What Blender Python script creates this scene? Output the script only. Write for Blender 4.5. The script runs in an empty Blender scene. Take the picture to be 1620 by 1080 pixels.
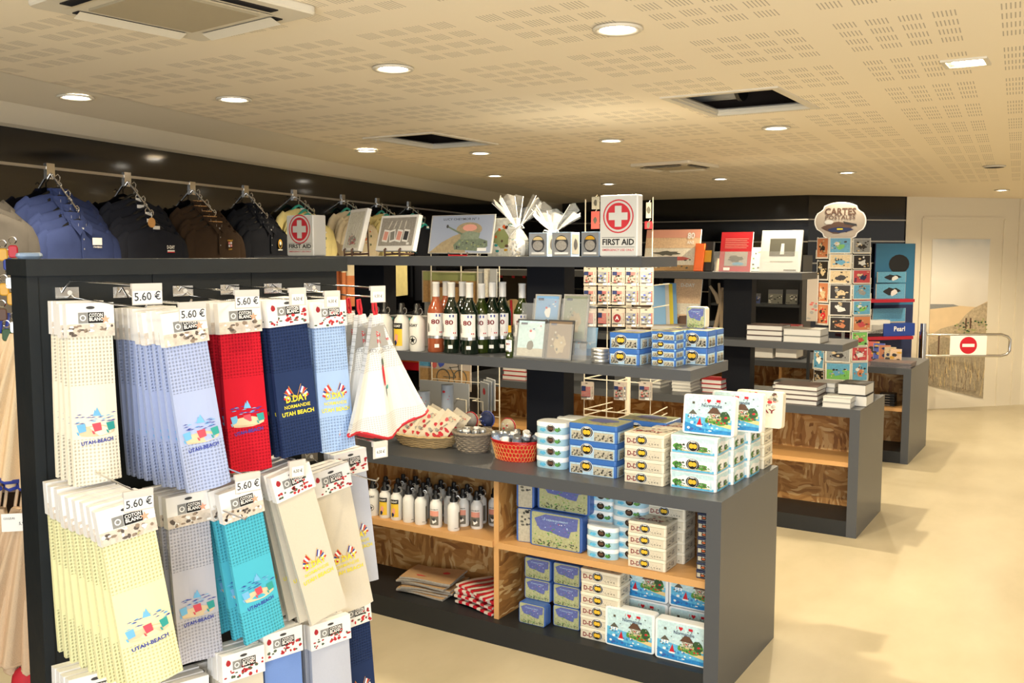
import bpy, math, random
from mathutils import Vector, Matrix
R = math.radians
rnd = random.Random(7)
S = bpy.context.scene
COL = S.collection
# ---------------------------------------------------------------- camera, world, exposure
FOC = 1500.0
CAMH = 1.6
PITCH = math.atan(140 / FOC)
YAW = R(31.96)
cf = Vector((-math.sin(YAW) * math.cos(PITCH), math.cos(YAW) * math.cos(PITCH), -math.sin(PITCH)))
cr = Vector((math.cos(YAW), math.sin(YAW), 0))
cu = cr.cross(cf)
CP = Vector((0, 0, CAMH))
cd = bpy.data.cameras.new('camera')
cam = bpy.data.objects.new('camera', cd)
COL.objects.link(cam)
cam.location = CP
cam.rotation_euler = (math.pi / 2 - PITCH, 0, YAW)
cd.sensor_width = 36
cd.lens = 36 * FOC / 1620
cd.clip_start = 0.05
S.camera = cam
S.view_settings.view_transform = 'Standard'
S.view_settings.look = 'None'
S.view_settings.gamma = 1
S.view_settings.use_curve_mapping = False
S.view_settings.exposure = 0.78
w = bpy.data.worlds.new('daylight')
S.world = w
w.use_nodes = True
w.node_tree.nodes['Background'].inputs[0].default_value = (1.0, 0.93, 0.82, 1)
w.node_tree.nodes['Background'].inputs[1].default_value = 0.36
SPOT_E = 23
SPOT_C = (1.0, 0.84, 0.58)
# shop front glazing behind the photographer: daylight
ld = bpy.data.lights.new('shopfront_daylight', 'AREA')
ld.energy = 100
ld.color = (0.90, 0.95, 1.0)
ld.shape = 'RECTANGLE'
ld.size = 3.4
ld.size_y = 1.7
lo = bpy.data.objects.new('shopfront_daylight', ld)
COL.objects.link(lo)
lo.location = (0.9, -1.6, 1.25)
lo.rotation_euler = (R(88), 0, R(20))

def ray(x, y):
    return cf + cr * ((x - 810) / FOC) - cu * ((y - 540) / FOC)
def PZ(x, y, z):
    d = ray(x, y); return CP + d * ((z - CAMH) / d.z)
def PY(x, y, Y):
    d = ray(x, y); return CP + d * (Y / d.y)
def PL(x, y, p, n):
    d = ray(x, y); return CP + d * ((Vector(p) - CP).dot(n) / d.dot(n))

# ---------------------------------------------------------------- materials
def lin(h):
    if isinstance(h, tuple): return h
    h = h.lstrip('#'); o = []
    for i in (0, 2, 4):
        c = int(h[i:i+2], 16) / 255
        o.append(c / 12.92 if c < .04045 else ((c + .055) / 1.055) ** 2.4)
    return tuple(o)
MATS = {}
GRAIN = ('n_green', 'leaf_dark', 'map_land', 'n_sky', 'n_sea', 'n_sea2', 'map_sea', 'photo_cream', 'sand_dull', 'tank_green', 'tank_green2', 'poster_grey', 'sunset2', 'sunset3', 'dune', 'shell_b', 'band_light', 'pc_beige', 'pc_grey', 'pc_blue', 'pc_green', 'canvas_beige')
def nm(name):
    m = bpy.data.materials.new(name); m.use_nodes = True
    return m, m.node_tree, m.node_tree.nodes['Principled BSDF']
def pm(name, col, rough=.5, metal=0, noise=0, scale=20, bump=0, emit=0, spec=.5, trans=0, coat=0):
    if name in MATS: return name
    m, nt, b = nm(name)
    if name in GRAIN: noise, scale = .4, 110
    c = lin(col)
    b.inputs['Base Color'].default_value = (*c, 1)
    b.inputs['Roughness'].default_value = rough
    b.inputs['Metallic'].default_value = metal
    b.inputs['Specular IOR Level'].default_value = spec
    if coat: b.inputs['Coat Weight'].default_value = coat
    if trans:
        b.inputs['Transmission Weight'].default_value = trans
    if emit:
        b.inputs['Emission Color'].default_value = (*c, 1)
        b.inputs['Emission Strength'].default_value = emit
    if noise or bump:
        tc = nt.nodes.new('ShaderNodeTexCoord')
        n = nt.nodes.new('ShaderNodeTexNoise'); n.inputs['Scale'].default_value = scale; n.inputs['Detail'].default_value = 5
        nt.links.new(tc.outputs['Object'], n.inputs['Vector'])
        if noise:
            mx = nt.nodes.new('ShaderNodeMix'); mx.data_type = 'RGBA'
            mx.inputs[6].default_value = (*[x * (1 - noise) for x in c], 1)
            mx.inputs[7].default_value = (*[min(1, x * (1 + noise)) for x in c], 1)
            nt.links.new(n.outputs['Fac'], mx.inputs[0]); nt.links.new(mx.outputs[2], b.inputs['Base Color'])
        if bump:
            bp = nt.nodes.new('ShaderNodeBump'); bp.inputs['Strength'].default_value = bump; bp.inputs['Distance'].default_value = .003
            nt.links.new(n.outputs['Fac'], bp.inputs['Height']); nt.links.new(bp.outputs[0], b.inputs['Normal'])
    MATS[name] = m
    return name
def nodes(nt, *types): return [nt.nodes.new('ShaderNode' + t) for t in types]
def ramp(nt, src, stops):
    r_ = nt.nodes.new('ShaderNodeValToRGB'); e = r_.color_ramp.elements
    while len(e) < len(stops): e.new(.5)
    for i, (p, c) in enumerate(stops):
        e[i].position = p; e[i].color = (*lin(c), 1)
    nt.links.new(src, r_.inputs[0]); return r_
def osb():
    m, nt, b = nm('strand_board')
    tc, mp, v, n, mp2 = nodes(nt, 'TexCoord', 'Mapping', 'TexVoronoi', 'TexNoise', 'Mapping')
    nn, = nodes(nt, 'TexNoise'); nn.inputs['Scale'].default_value = 5; nn.inputs['Detail'].default_value = 2
    nt.links.new(tc.outputs['Object'], nn.inputs['Vector'])
    ad, = nodes(nt, 'MixRGB'); ad.blend_type = 'ADD'; ad.inputs[0].default_value = .10
    nt.links.new(tc.outputs['Object'], ad.inputs[1]); nt.links.new(nn.outputs['Color'], ad.inputs[2])
    mp.inputs['Scale'].default_value = (60, 60, 11); mp.inputs['Rotation'].default_value = (.3, .55, .2)
    nt.links.new(ad.outputs[0], mp.inputs[0]); nt.links.new(mp.outputs[0], v.inputs['Vector']); v.inputs['Scale'].default_value = 1
    v2, = nodes(nt, 'TexVoronoi'); mp2.inputs['Scale'].default_value = (13, 13, 60); mp2.inputs['Rotation'].default_value = (-.4, -.8, .1)
    nt.links.new(ad.outputs[0], mp2.inputs[0]); nt.links.new(mp2.outputs[0], v2.inputs['Vector']); v2.inputs['Scale'].default_value = 1
    n.inputs['Scale'].default_value = 6; nt.links.new(tc.outputs['Object'], n.inputs['Vector'])
    mx, = nodes(nt, 'MixRGB'); 
    cr1 = ramp(nt, n.outputs['Fac'], [(.47, (0,0,0)), (.53, (1,1,1))])
    nt.links.new(cr1.outputs[0], mx.inputs[0]); nt.links.new(v.outputs['Color'], mx.inputs[1]); nt.links.new(v2.outputs['Color'], mx.inputs[2])
    rr = ramp(nt, mx.outputs[0], [(0, '#7a4e26'), (.35, '#a0703a'), (.6, '#b98a4e'), (1, '#dcc08c')])
    nt.links.new(rr.outputs[0], b.inputs['Base Color']); b.inputs['Roughness'].default_value = .6
    MATS['strand_board'] = m
osb()
def ceiling_mat():
    m, nt, b = nm('perforated_plaster')
    tc, sp = nodes(nt, 'TexCoord', 'SeparateXYZ')
    nt.links.new(tc.outputs['Object'], sp.inputs[0])
    def M(op, a, b_=None, c=None):
        k = nt.nodes.new('ShaderNodeMath'); k.operation = op
        for i, q in enumerate((a, b_, c)):
            if q is None: continue
            if isinstance(q, (int, float)): k.inputs[i].default_value = q
            else: nt.links.new(q, k.inputs[i])
        return k.outputs[0]
    X, Y = sp.outputs[0], sp.outputs[1]
    u = M('ADD', M('ADD', X, M('MULTIPLY', Y, .070)), 2.648 + .37 * 40)     # block grid drifts 4 degrees off the room axes
    v = M('ADD', M('ADD', Y, M('MULTIPLY', X, -.01)), -2.455 + .52 * 40)
    bu = M('MODULO', u, .37); bv = M('MODULO', v, .52)
    inbu = M('LESS_THAN', bu, .295); inbv = M('LESS_THAN', bv, .385)
    gu = M('MODULO', bu, .0755); gv = M('MODULO', bv, .1005)
    ingu = M('LESS_THAN', gu, .0545); ingv = M('LESS_THAN', gv, .062)
    su = M('MODULO', gu, .0094); insu = M('LESS_THAN', su, .0031)
    k = insu
    for q in (inbu, inbv, ingu, ingv): k = M('MULTIPLY', k, q)
    # plain margin along the slanted wall
    mar = M('GREATER_THAN', M('ADD', X, M('MULTIPLY', Y, .235)), -2.86)
    mar2 = M('LESS_THAN', Y, 8.4)
    k = M('MULTIPLY', M('MULTIPLY', k, mar), mar2)
    k = M('MULTIPLY', k, .5)
    mx, = nodes(nt, 'MixRGB'); mx.inputs[1].default_value = (*lin('#f3e6cd'), 1); mx.inputs[2].default_value = (*lin('#55493a'), 1)
    nt.links.new(k, mx.inputs[0]); nt.links.new(mx.outputs[0], b.inputs['Base Color'])
    b.inputs['Roughness'].default_value = .8
    MATS['perforated_plaster'] = m
ceiling_mat()
def floor_mat():
    m, nt, b = nm('polished_resin_floor')
    tc, n, n2, mp = nodes(nt, 'TexCoord', 'TexNoise', 'TexNoise', 'Mapping')
    mp.inputs['Scale'].default_value = (1, .5, 1); mp.inputs['Rotation'].default_value = (0, 0, .6)
    nt.links.new(tc.outputs['Object'], mp.inputs[0]); nt.links.new(mp.outputs[0], n.inputs['Vector'])
    n.inputs['Scale'].default_value = 2.2; n.inputs['Detail'].default_value = 6; n.inputs['Roughness'].default_value = .6
    rr = ramp(nt, n.outputs['Fac'], [(.25, '#aca286'), (.5, '#bbb096'), (.75, '#c6bca2')])
    nt.links.new(rr.outputs[0], b.inputs['Base Color'])
    b.inputs['Roughness'].default_value = .32; b.inputs['Specular IOR Level'].default_value = .35
    MATS['polished_resin_floor'] = m
floor_mat()
def waffle(name, col, sc=120, st=.9):
    m, nt, b = nm(name); c = lin(col)
    tc, sp = nodes(nt, 'TexCoord', 'SeparateXYZ'); nt.links.new(tc.outputs['Object'], sp.inputs[0])
    def M(op, a, b_=None):
        k = nt.nodes.new('ShaderNodeMath'); k.operation = op
        for i, q in enumerate((a, b_)):
            if q is None: continue
            if isinstance(q, (int, float)): k.inputs[i].default_value = q
            else: nt.links.new(q, k.inputs[i])
        return k.outputs[0]
    sx = M('SINE', M('MULTIPLY', sp.outputs[0], 2 * math.pi * sc)); sz = M('SINE', M('MULTIPLY', sp.outputs[2], 2 * math.pi * sc))
    h = M('MULTIPLY', M('ADD', M('MULTIPLY', M('ADD', sx, 1), M('ADD', sz, 1)), 0), .25)
    # plain woven panel in the lower middle where the embroidery sits
    up = M('GREATER_THAN', sp.outputs[2], -.19); dn = M('LESS_THAN', sp.outputs[2], -.315)
    k = M('MULTIPLY', h, M('MAXIMUM', up, dn))
    bp, mx = nodes(nt, 'Bump', 'MixRGB'); bp.inputs['Strength'].default_value = st; bp.inputs['Distance'].default_value = .002
    nt.links.new(k, bp.inputs['Height']); nt.links.new(bp.outputs[0], b.inputs['Normal'])
    mx.inputs[1].default_value = (*c, 1); mx.inputs[2].default_value = (*[x * .55 for x in c], 1)
    nt.links.new(M('MULTIPLY', k, .8), mx.inputs[0]); nt.links.new(mx.outputs[0], b.inputs['Base Color'])
    b.inputs['Roughness'].default_value = .9; b.inputs['Specular IOR Level'].default_value = .1
    MATS[name] = m; return name
def glass(name, col='#ffffff', alpha=.18, rough=.05):
    m, nt, b = nm(name)
    b.inputs['Base Color'].default_value = (*lin(col), 1); b.inputs['Roughness'].default_value = rough
    b.inputs['Alpha'].default_value = alpha; b.inputs['Specular IOR Level'].default_value = .8
    MATS[name] = m; return name
for a in [('black_laminate', '#0a0a0d', .09, 0, 0, 20, 0, 0, .7), ('wall_cream', '#e3dac6', .7), ('aluminium', '#b9b4ab', .35, 1), ('chrome', '#d8d6d2', .15, 1),
          ('anthracite', '#4a4d52', .36), ('anthracite_dark', '#1c1f22', .5), ('post_blueblack', '#070b14', .6, 0, 0, 20, 0, 0, .25), ('orange_edge', '#c99a62', .5),
          ('white', '#f4f2ec', .5), ('white_gloss', '#f3f3f1', .2), ('paper', '#ebe8e0', .7), ('black', '#101010', .4), ('red', '#c2182b', .4),
          ('ink_red', '#c22b33', .5), ('navy', '#1f2c55', .6), ('gold', '#d8a42c', .35), ('cream_tin', '#d9d0ba', .35), ('grey_photo', '#8b8880', .5),
          ('sky', '#8fc4e6', .35), ('sea', '#2c7fbf', .35), ('leaf', '#4f8a3a', .5), ('leaf_dark', '#2c4f2c', .5), ('sand', '#e3c98c', .5), ('brown', '#5b4030', .5),
          ('blue_tin', '#3f6fb8', .3), ('lightblue', '#7fb0dc', .35), ('violet_blue', '#4a58a8', .35), ('olive', '#9aa066', .45), ('grey', '#8a8a88', .5),
          ('dark_grey', '#3b3b3d', .5), ('darkhole', '#1a120c', .9), ('yellow', '#e2cf2e', .5), ('teal', '#2f9c96', .5), ('flag_blue', '#2a3f96', .5),
          ('silver', '#c9c9c6', .3, .8), ('label_ink', '#33363c', .6), ('plastic_tag', '#cfcac4', .25), ('pinkish', '#e4a08e', .5), ('orange', '#e0662c', .5),
          ('beige', '#cbbd9e', .6), ('bottle_cap', '#17181b', .35), ('foil_white', '#e6e4e0', .3), ('ac_white', '#d5ccb8', .6), ('ac_grille', '#a89c82', .7)]:
    pm(*a)
pm('stained_board', '#10171b', .55, noise=.35, scale=14, bump=.5)
pm('concrete_void', '#2c2018', .9, noise=.6, scale=12, bump=.5)
pm('lamp', (1, .93, .8), emit=14)
glass('clear_plastic', '#e8eaea', .16)
glass('cellophane', '#f2f0ea', .22, .12)
glass('blister', '#cfd2d2', .28, .1)
pm('ink_blue', '#2a3a9c', .7)
pm('thread_yellow', '#e6d835', .6)
pm('thread_light', '#6fb4e0', .6)
pm('thread_sand', '#d9c3a0', .7)
pm('thread_red', '#d2495a', .6)
pm('shell_a', '#8f7d6c', .7)
pm('shell_b', '#d2c6b8', .7)
pm('shell_c', '#5a504a', .7)
pm('starfish', '#e6a78a', .7)
pm('poppy', '#a81f2c', .6)
pm('stem', '#4a5a48', .6)
pm('card', '#f1efec', .45)
pm('trim_red', '#c2202e', .7)
pm('print_grey', '#9a9894', .7)
pm('teal_plastic', '#2fb3a6', .4)
pm('wood_light', '#c99558', .6, noise=.2, scale=40)
pm('terry_peach', '#ecd2ac', .95, noise=.12, scale=400, bump=.8, spec=.1)
pm('terry_buff', '#d9bd9c', .95, noise=.12, scale=400, bump=.8, spec=.1)
pm('trim_blue', '#2a3f9a', .7)
pm('cream_grey', '#dcdcd6', .4)
pm('print_red', '#d23540', .4)
pm('canvas_beige', '#e6dccc', .7)
pm('poster_grey', '#a09a90', .7)
pm('tin_sky', '#9fa9bd', .35)
pm('sand_dull', '#a59473', .5)
pm('tank_green', '#6f7d66', .5)
pm('tank_green2', '#86927b', .5)
pm('box_print_blue', '#93a9c4', .4)
pm('oval_blue', '#a4cbdd', .35)
pm('wicker', '#c4a878', .8, noise=.3, scale=60, bump=.5)
pm('wicker_grey', '#8d8272', .8, noise=.4, scale=60, bump=.6)
pm('sachet', '#d8ccb4', .5, noise=.15, scale=60)
pm('cloth_mist', '#a4adb8', .5)
pm('jar_glass', '#6b7684', .12, spec=.8)
pm('jar_blue', '#8fa3c4', .3)
pm('red_enamel', '#c8201f', .3)
pm('gold_line', '#d8a860', .4)
pm('olive_dull', '#8a917a', .5)
pm('sepia', '#7a6650', .5)
pm('wine_green', '#0e1f12', .08, spec=.8, coat=.5)
pm('wine_yellow', '#2c3a0c', .08, spec=.8)
pm('rose_glass', '#a85838', .1, spec=.8)
pm('rose_wine', '#a8473a', .12, spec=.7)
pm('flask_white', '#e6e6e2', .3)
pm('flask_ring', '#b9bcbf', .25, .6)
pm('pinup_yellow', '#e8c23a', .5)
pm('sunset', '#e09a86', .5)
pm('tank_pic', '#6e6a5e', .5)
pm('terracotta', '#b5603c', .4)
pm('kraft', '#b08f68', .8, noise=.12, scale=30)
pm('bag_cream', '#d8cdc0', .6, noise=.1, scale=30)
pm('navy_tin', '#28324f', .35)
pm('mural_sand', '#dcc29a', .5, noise=.12, scale=8)
pm('mural_grass', '#b8a78a', .6, noise=.55, scale=45)
pm('mural_grass2', '#9f927a', .6, noise=.5, scale=60)
# ---------------------------------------------------------------- mesh builder
TXT = {}
BOLD = ('D-DAY', 'D.DAY', 'FIRST AID', 'CARTES', '80', 'UTAH BEACH', 'UTAH-BEACH', 'COTON', 'BLANC')
def text_geo(s):
    if s not in TXT:
        c = bpy.data.curves.new('t', 'FONT'); c.body = s; c.resolution_u = 2; c.offset = .028 if s in BOLD else .012; c.align_x = 'CENTER'; c.align_y = 'CENTER'
        o = bpy.data.objects.new('t', c)
        me = bpy.data.meshes.new_from_object(o)
        TXT[s] = ([v.co.copy() for v in me.vertices], [tuple(p.vertices) for p in me.polygons])
        bpy.data.objects.remove(o); bpy.data.curves.remove(c); bpy.data.meshes.remove(me)
    return TXT[s]
class MB:
    def __init__(s): s.v = []; s.f = []; s.m = []; s.sm = []; s.T = Matrix(); s.mats = []
    def mi(s, m):
        if m not in s.mats: s.mats.append(m)
        return s.mats.index(m)
    def add(s, vs, fs, mat, smooth=False):
        n = len(s.v); s.v += [s.T @ Vector(v) for v in vs]; k = s.mi(mat)
        for f in fs: s.f.append(tuple(n + i for i in f)); s.m.append(k); s.sm.append(smooth)
        return s
    def box(s, x0, y0, z0, x1, y1, z1, mat):
        return s.add([(x0,y0,z0),(x1,y0,z0),(x1,y1,z0),(x0,y1,z0),(x0,y0,z1),(x1,y0,z1),(x1,y1,z1),(x0,y1,z1)],
              [(3,2,1,0),(4,5,6,7),(0,1,5,4),(1,2,6,5),(2,3,7,6),(3,0,4,7)], mat)
    def hexa(s, b, t, mat):
        return s.add(list(b) + list(t), [(3,2,1,0),(4,5,6,7),(0,1,5,4),(1,2,6,5),(2,3,7,6),(3,0,4,7)], mat)
    def loft(s, rings, mat, cap0=True, cap1=True, smooth=False):
        n = len(rings[0]); vs = [p for r_ in rings for p in r_]; fs = []
        for i in range(len(rings) - 1):
            for j in range(n):
                a, b = i*n+j, i*n+(j+1) % n; fs.append((a, b, b+n, a+n))
        s.add(vs, fs, mat, smooth)
        if cap0: s.add(rings[0], [tuple(range(n-1, -1, -1))], mat)
        if cap1: s.add(rings[-1], [tuple(range(n))], mat)
        return s
    def rbox(s, w, d, z0, z1, r, mat, bev=.003, cap=None, n=4, topmat=None):
        def ring(o, z):
            pts = []; rr = max(r - o, .0005)
            for cx, cy, a0 in ((w/2-r, d/2-r, 0), (-w/2+r, d/2-r, 90), (-w/2+r, -d/2+r, 180), (w/2-r, -d/2+r, 270)):
                for i in range(n+1):
                    a = R(a0 + 90*i/n); pts.append((cx + rr*math.cos(a), cy + rr*math.sin(a), z))
            return pts
        s.loft([ring(bev, z0), ring(0, z0+bev), ring(0, z1-bev)], mat, smooth=False, cap1=False)
        s.loft([ring(0, z1-bev), ring(bev*.3, z1-bev*.3), ring(bev, z1)], topmat or mat, cap0=False)
        return s
    def lathe(s, prof, mat, c=(0,0,0), n=20, smooth=True, cap0=True, cap1=True):
        rings = [[(c[0]+r_*math.cos(2*math.pi*i/n), c[1]+r_*math.sin(2*math.pi*i/n), c[2]+z) for i in range(n)] for r_, z in prof]
        return s.loft(rings, mat, cap0, cap1, smooth)
    def tube(s, pts, r, mat, n=6):
        pts = [Vector(p) for p in pts]; rings = []; up = None
        for i, p in enumerate(pts):
            d = (pts[min(i+1, len(pts)-1)] - pts[max(i-1, 0)]).normalized()
            if up is None: up = d.orthogonal().normalized()
            else: up = (up - d*up.dot(d)).normalized()
            q = d.cross(up)
            rr = r[i] if isinstance(r, (list, tuple)) else r
            rings.append([p + (up*math.cos(2*math.pi*k/n) + q*math.sin(2*math.pi*k/n))*rr for k in range(n)])
        return s.loft(rings, mat, smooth=n > 4)
    def ball(s, c, rx, ry, rz, mat, nu=12, nv=8):
        rings = []
        for i in range(1, nv):
            a = math.pi*i/nv - math.pi/2
            rings.append([(c[0]+rx*math.cos(a)*math.cos(2*math.pi*k/nu), c[1]+ry*math.cos(a)*math.sin(2*math.pi*k/nu), c[2]+rz*math.sin(a)) for k in range(nu)])
        return s.loft(rings, mat, smooth=True)
    def grid(s, fn, nu, nv, mat, smooth=True):
        vs = [fn(i/nu, j/nv) for j in range(nv+1) for i in range(nu+1)]
        fs = [(j*(nu+1)+i, j*(nu+1)+i+1, (j+1)*(nu+1)+i+1, (j+1)*(nu+1)+i) for j in range(nv) for i in range(nu)]
        return s.add(vs, fs, mat, smooth)
    def mesh(s, name):
        me = bpy.data.meshes.new(name); me.from_pydata([tuple(v) for v in s.v], [], s.f)
        for m in s.mats: me.materials.append(MATS[m])
        me.polygons.foreach_set('material_index', s.m); me.polygons.foreach_set('use_smooth', s.sm)
        me.update(); return me
class Art:
    """flat printed or stitched shapes laid on a face; P(u, v, w) gives the point, w outward"""
    def __init__(s, mb, P): s.mb = mb; s.P = P
    def poly(s, pts, mat, l=1): s.mb.add([s.P(u, v, l*.0005) for u, v in pts], [tuple(range(len(pts)))], mat); return s
    def rect(s, u0, v0, u1, v1, mat, l=1): return s.poly([(u0,v0),(u1,v0),(u1,v1),(u0,v1)], mat, l)
    def rrect(s, u0, v0, u1, v1, r, mat, l=1):
        pts = []
        for cx, cy, a0 in ((u1-r, v1-r, 0), (u0+r, v1-r, 90), (u0+r, v0+r, 180), (u1-r, v0+r, 270)):
            for i in range(5): a = R(a0+22.5*i); pts.append((cx+r*math.cos(a), cy+r*math.sin(a)))
        return s.poly(pts, mat, l)
    def ell(s, u, v, ru, rv, mat, l=1, n=16, a0=0, a1=360):
        return s.poly([(u+ru*math.cos(R(a0+(a1-a0)*i/n)), v+rv*math.sin(R(a0+(a1-a0)*i/n))) for i in range(n + (a1-a0 < 360))], mat, l)
    def ring(s, u, v, r0, r1, mat, l=1, n=24):
        pts = [(u+r*math.cos(2*math.pi*i/n), v+r*math.sin(2*math.pi*i/n)) for r in (r0, r1) for i in range(n)]
        s.mb.add([s.P(a, b, l*.0005) for a, b in pts], [(i, (i+1) % n, n+(i+1) % n, n+i) for i in range(n)], mat); return s
    def blob(s, u, v, ru, rv, mat, l=1, n=14, j=.25, seed=1):
        q = random.Random(seed)
        return s.poly([(u+ru*math.cos(2*math.pi*i/n)*(1-j*q.random()), v+rv*math.sin(2*math.pi*i/n)*(1-j*q.random())) for i in range(n)], mat, l)
    def specks(s, n, u0, v0, u1, v1, r, mats, l=2, seed=1):
        q = random.Random(seed)
        for i in range(n):
            s.blob(q.uniform(u0, u1), q.uniform(v0, v1), r*q.uniform(.5, 1.4), r*q.uniform(.4, 1), mats[i % len(mats)], l + .3*(i % 3), 6, .4, seed*100+i)
        return s
    def text(s, t, u, v, h, mat, l=2, w=None, rot=0):
        vs, fs = text_geo(t); 
        if not vs: return s
        sx = h; 
        if w: 
            ww = max(p.x for p in vs) - min(p.x for p in vs); sx = w / ww
        c, sn = math.cos(rot), math.sin(rot)
        s.mb.add([s.P(u + p.x*sx*c - p.y*h*sn, v + p.x*sx*sn + p.y*h*c, l*.0005) for p in vs], fs, mat); return s
def front(y=0): return lambda u, v, w: Vector((u, y - w, v))
def top(z=0): return lambda u, v, w: Vector((u, v, z + w))
def right(x=0): return lambda u, v, w: Vector((x + w, u, v))
def left(x=0): return lambda u, v, w: Vector((x - w, -u, v))
# ---------------------------------------------------------------- scene graph
def link(name, me, parent=None, M=None, label=None):
    o = bpy.data.objects.new(name, me); COL.objects.link(o)
    if parent: o.parent = parent
    if M is not None: o.matrix_local = M
    if label: o['label'] = label
    return o
def tag(o, label, cat, group=None, kind=None):
    for a_, b_ in ((' of its stack', ''), (' of its pile', ''), (', hanging ', ', '), (' behind the front one,', ' behind the front,'), ('on the wall rail carrying each', 'carrying each'), (' from the towel stand', ' from the stand'), ('in the ', 'in '), ('the small first aid tin', 'the small first-aid tin')):
        if len(label.replace('-', ' ').split()) > 16: label = label.replace(a_, b_)
    o['label'] = label; o['category'] = cat
    if group: o['group'] = group
    if kind: o['kind'] = kind
    return o
def struct(name, mb):
    o = link(name, mb.mesh(name)); o['kind'] = 'structure'; return o
class Tpl:
    """a kind of thing: its parts and sub-parts, each a mesh; put() sets out one individual of it"""
    def __init__(s): s.parts = []
    def part(s, name, mb, label=None, sub=(), kind=None):
        s.parts.append((name, mb.mesh(name), label, [(a[0], a[1].mesh(a[0]), a[2] if len(a) > 2 else None) for a in sub], kind)); return s
    def put(s, name, label, cat, loc, rz=0, group=None, M=None, sc=1):
        if M is None: M = Matrix.Translation(loc) @ Matrix.Rotation(rz, 4, 'Z')
        if sc != 1: M = M @ Matrix.Scale(sc, 4)
        if len(s.parts) == 1 and not s.parts[0][3]:
            return tag(link(name, s.parts[0][1], None, M), label, cat, group)
        root = tag(link(name, None, None, M), label, cat, group); root.empty_display_size = .05
        for n, me, lb, sub, kd in s.parts:
            o = link(n, me, root, None, lb)
            if kd: o['kind'] = kd
            for a, b, c in sub: link(a, b, o, None, c)
        return root
def one(name, mb, label, cat, loc=(0,0,0), rz=0, group=None, M=None):
    return Tpl().part(name, mb).put(name, label, cat, loc, rz, group, M)
ORD = ['topmost', 'second from top', 'third from top', 'fourth from top', 'fifth from top', 'sixth from top', 'seventh from top', 'eighth from top', 'ninth from top', 'tenth from top']
def ordn(i, n): return 'lowest' if i == 0 and n > 1 else ORD[n-1-i]
NTH = ['first', 'second', 'third', 'fourth', 'fifth', 'sixth', 'seventh', 'eighth', 'ninth', 'tenth', 'eleventh', 'twelfth', 'thirteenth', 'fourteenth', 'fifteenth']
# ================================================================ SETTING
CZ = 2.16
A0 = Vector((-3.679, 2.131)); A1 = Vector((-5.588, 9.877)); WD = (A1-A0).normalized(); WN = Vector((WD.y * 1, -WD.x))  # slanted shop wall, normal into the room
WN = Vector((-WD.y, WD.x)) if WN.x < 0 else WN
WL0 = A0 - WD*4.5; WL1 = A0 + WD*10.5
B0 = Vector((-5.2, 9.4)); B1 = Vector((-2.468, 9.4)); B2 = Vector((-1.68, 10.24)); B3 = Vector((-.70, 11.29)); B4 = Vector((1.6, 11.6))
m = MB(); m.box(-9, -4, -.06, 5, 16, 0, 'polished_resin_floor'); struct('floor', m)
H1 = [(-1.349, 3.263), (-.978, 3.278), (-1.010, 3.768), (-1.385, 3.768)]
H2 = [(-3.05, 3.63), (-2.68, 3.62), (-2.74, 4.13), (-3.11, 4.15)]
m = MB()
def rect_holes():
    xs = [-9, -3.08, -2.71, -1.367, -.994, 5]; ys = [-4, 3.27, 3.63, 3.768, 4.14, 16]
    for i in range(5):
        for j in range(5):
            if i == 1 and j in (2, 3): continue
            if i == 3 and j in (1, 2): continue
            x0, x1, y0, y1 = xs[i], xs[i+1], ys[j], ys[j+1]
            m.add([(x0,y0,CZ),(x0,y1,CZ),(x1,y1,CZ),(x1,y0,CZ)], [(0,1,2,3)], 'perforated_plaster')
    m.box(-9, -4, CZ+.45, 5, 16, CZ+.5, 'concrete_void')
rect_holes()
struct('ceiling', m)
def wall(name, p, q, z0, z1, mat, th=.08, base=None):
    p = Vector(p); q = Vector(q); d = (q-p).normalized(); n = Vector((-d.y, d.x))  # thickness away from the room (room on the right hand of p->q is false)
    mb = MB(); o = n*th
    mb.hexa([(p.x,p.y,z0),(q.x,q.y,z0),(q.x+o.x,q.y+o.y,z0),(p.x+o.x,p.y+o.y,z0)], [(p.x,p.y,z1),(q.x,q.y,z1),(q.x+o.x,q.y+o.y,z1),(p.x+o.x,p.y+o.y,z1)], mat)
    return struct(name, mb)
wall('wall_left', WL0, WL1, 0, 2.1, 'black_laminate')
wall('wall_back', (-7.6, 12.0), (-3.0, 12.0), 0, CZ, 'wall_cream')
wall('wall_back_panelled', B0, B1, 0, CZ, 'black_laminate')
wall('wall_back_corner', B1, B2, 0, CZ, 'black_laminate')
wall('wall_far_right', B2, B3, 0, CZ, 'wall_cream')
wall('wall_right', B3, B4, 0, CZ, 'wall_cream')
# plain cove along the slanted wall
mb = MB()
n3 = Vector((WN.x, WN.y)); 
def cove(p): 
    p = Vector(p); a = p + n3*.62; b = p + n3*.22; c = p - n3*.05
    return [(a.x,a.y,CZ-.001),(b.x,b.y,CZ-.012),(p.x+n3.x*.06,p.y+n3.y*.06,2.098),(c.x,c.y,2.09),(c.x,c.y,CZ+.0)]
mb.loft([cove(WL0), cove(WL1)], 'wall_cream', smooth=False)
struct('trim_1', mb)
mb = MB(); mb.hexa([(B2.x-.03,B2.y-.05,0),(B2.x+.02,B2.y+.0,0),(B2.x+.0,B2.y+.05,0),(B2.x-.06,B2.y+.0,0)], [(B2.x-.03,B2.y-.05,CZ),(B2.x+.02,B2.y,CZ),(B2.x,B2.y+.05,CZ),(B2.x-.06,B2.y,CZ)], 'wall_cream')
struct('trim_2', mb)
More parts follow.
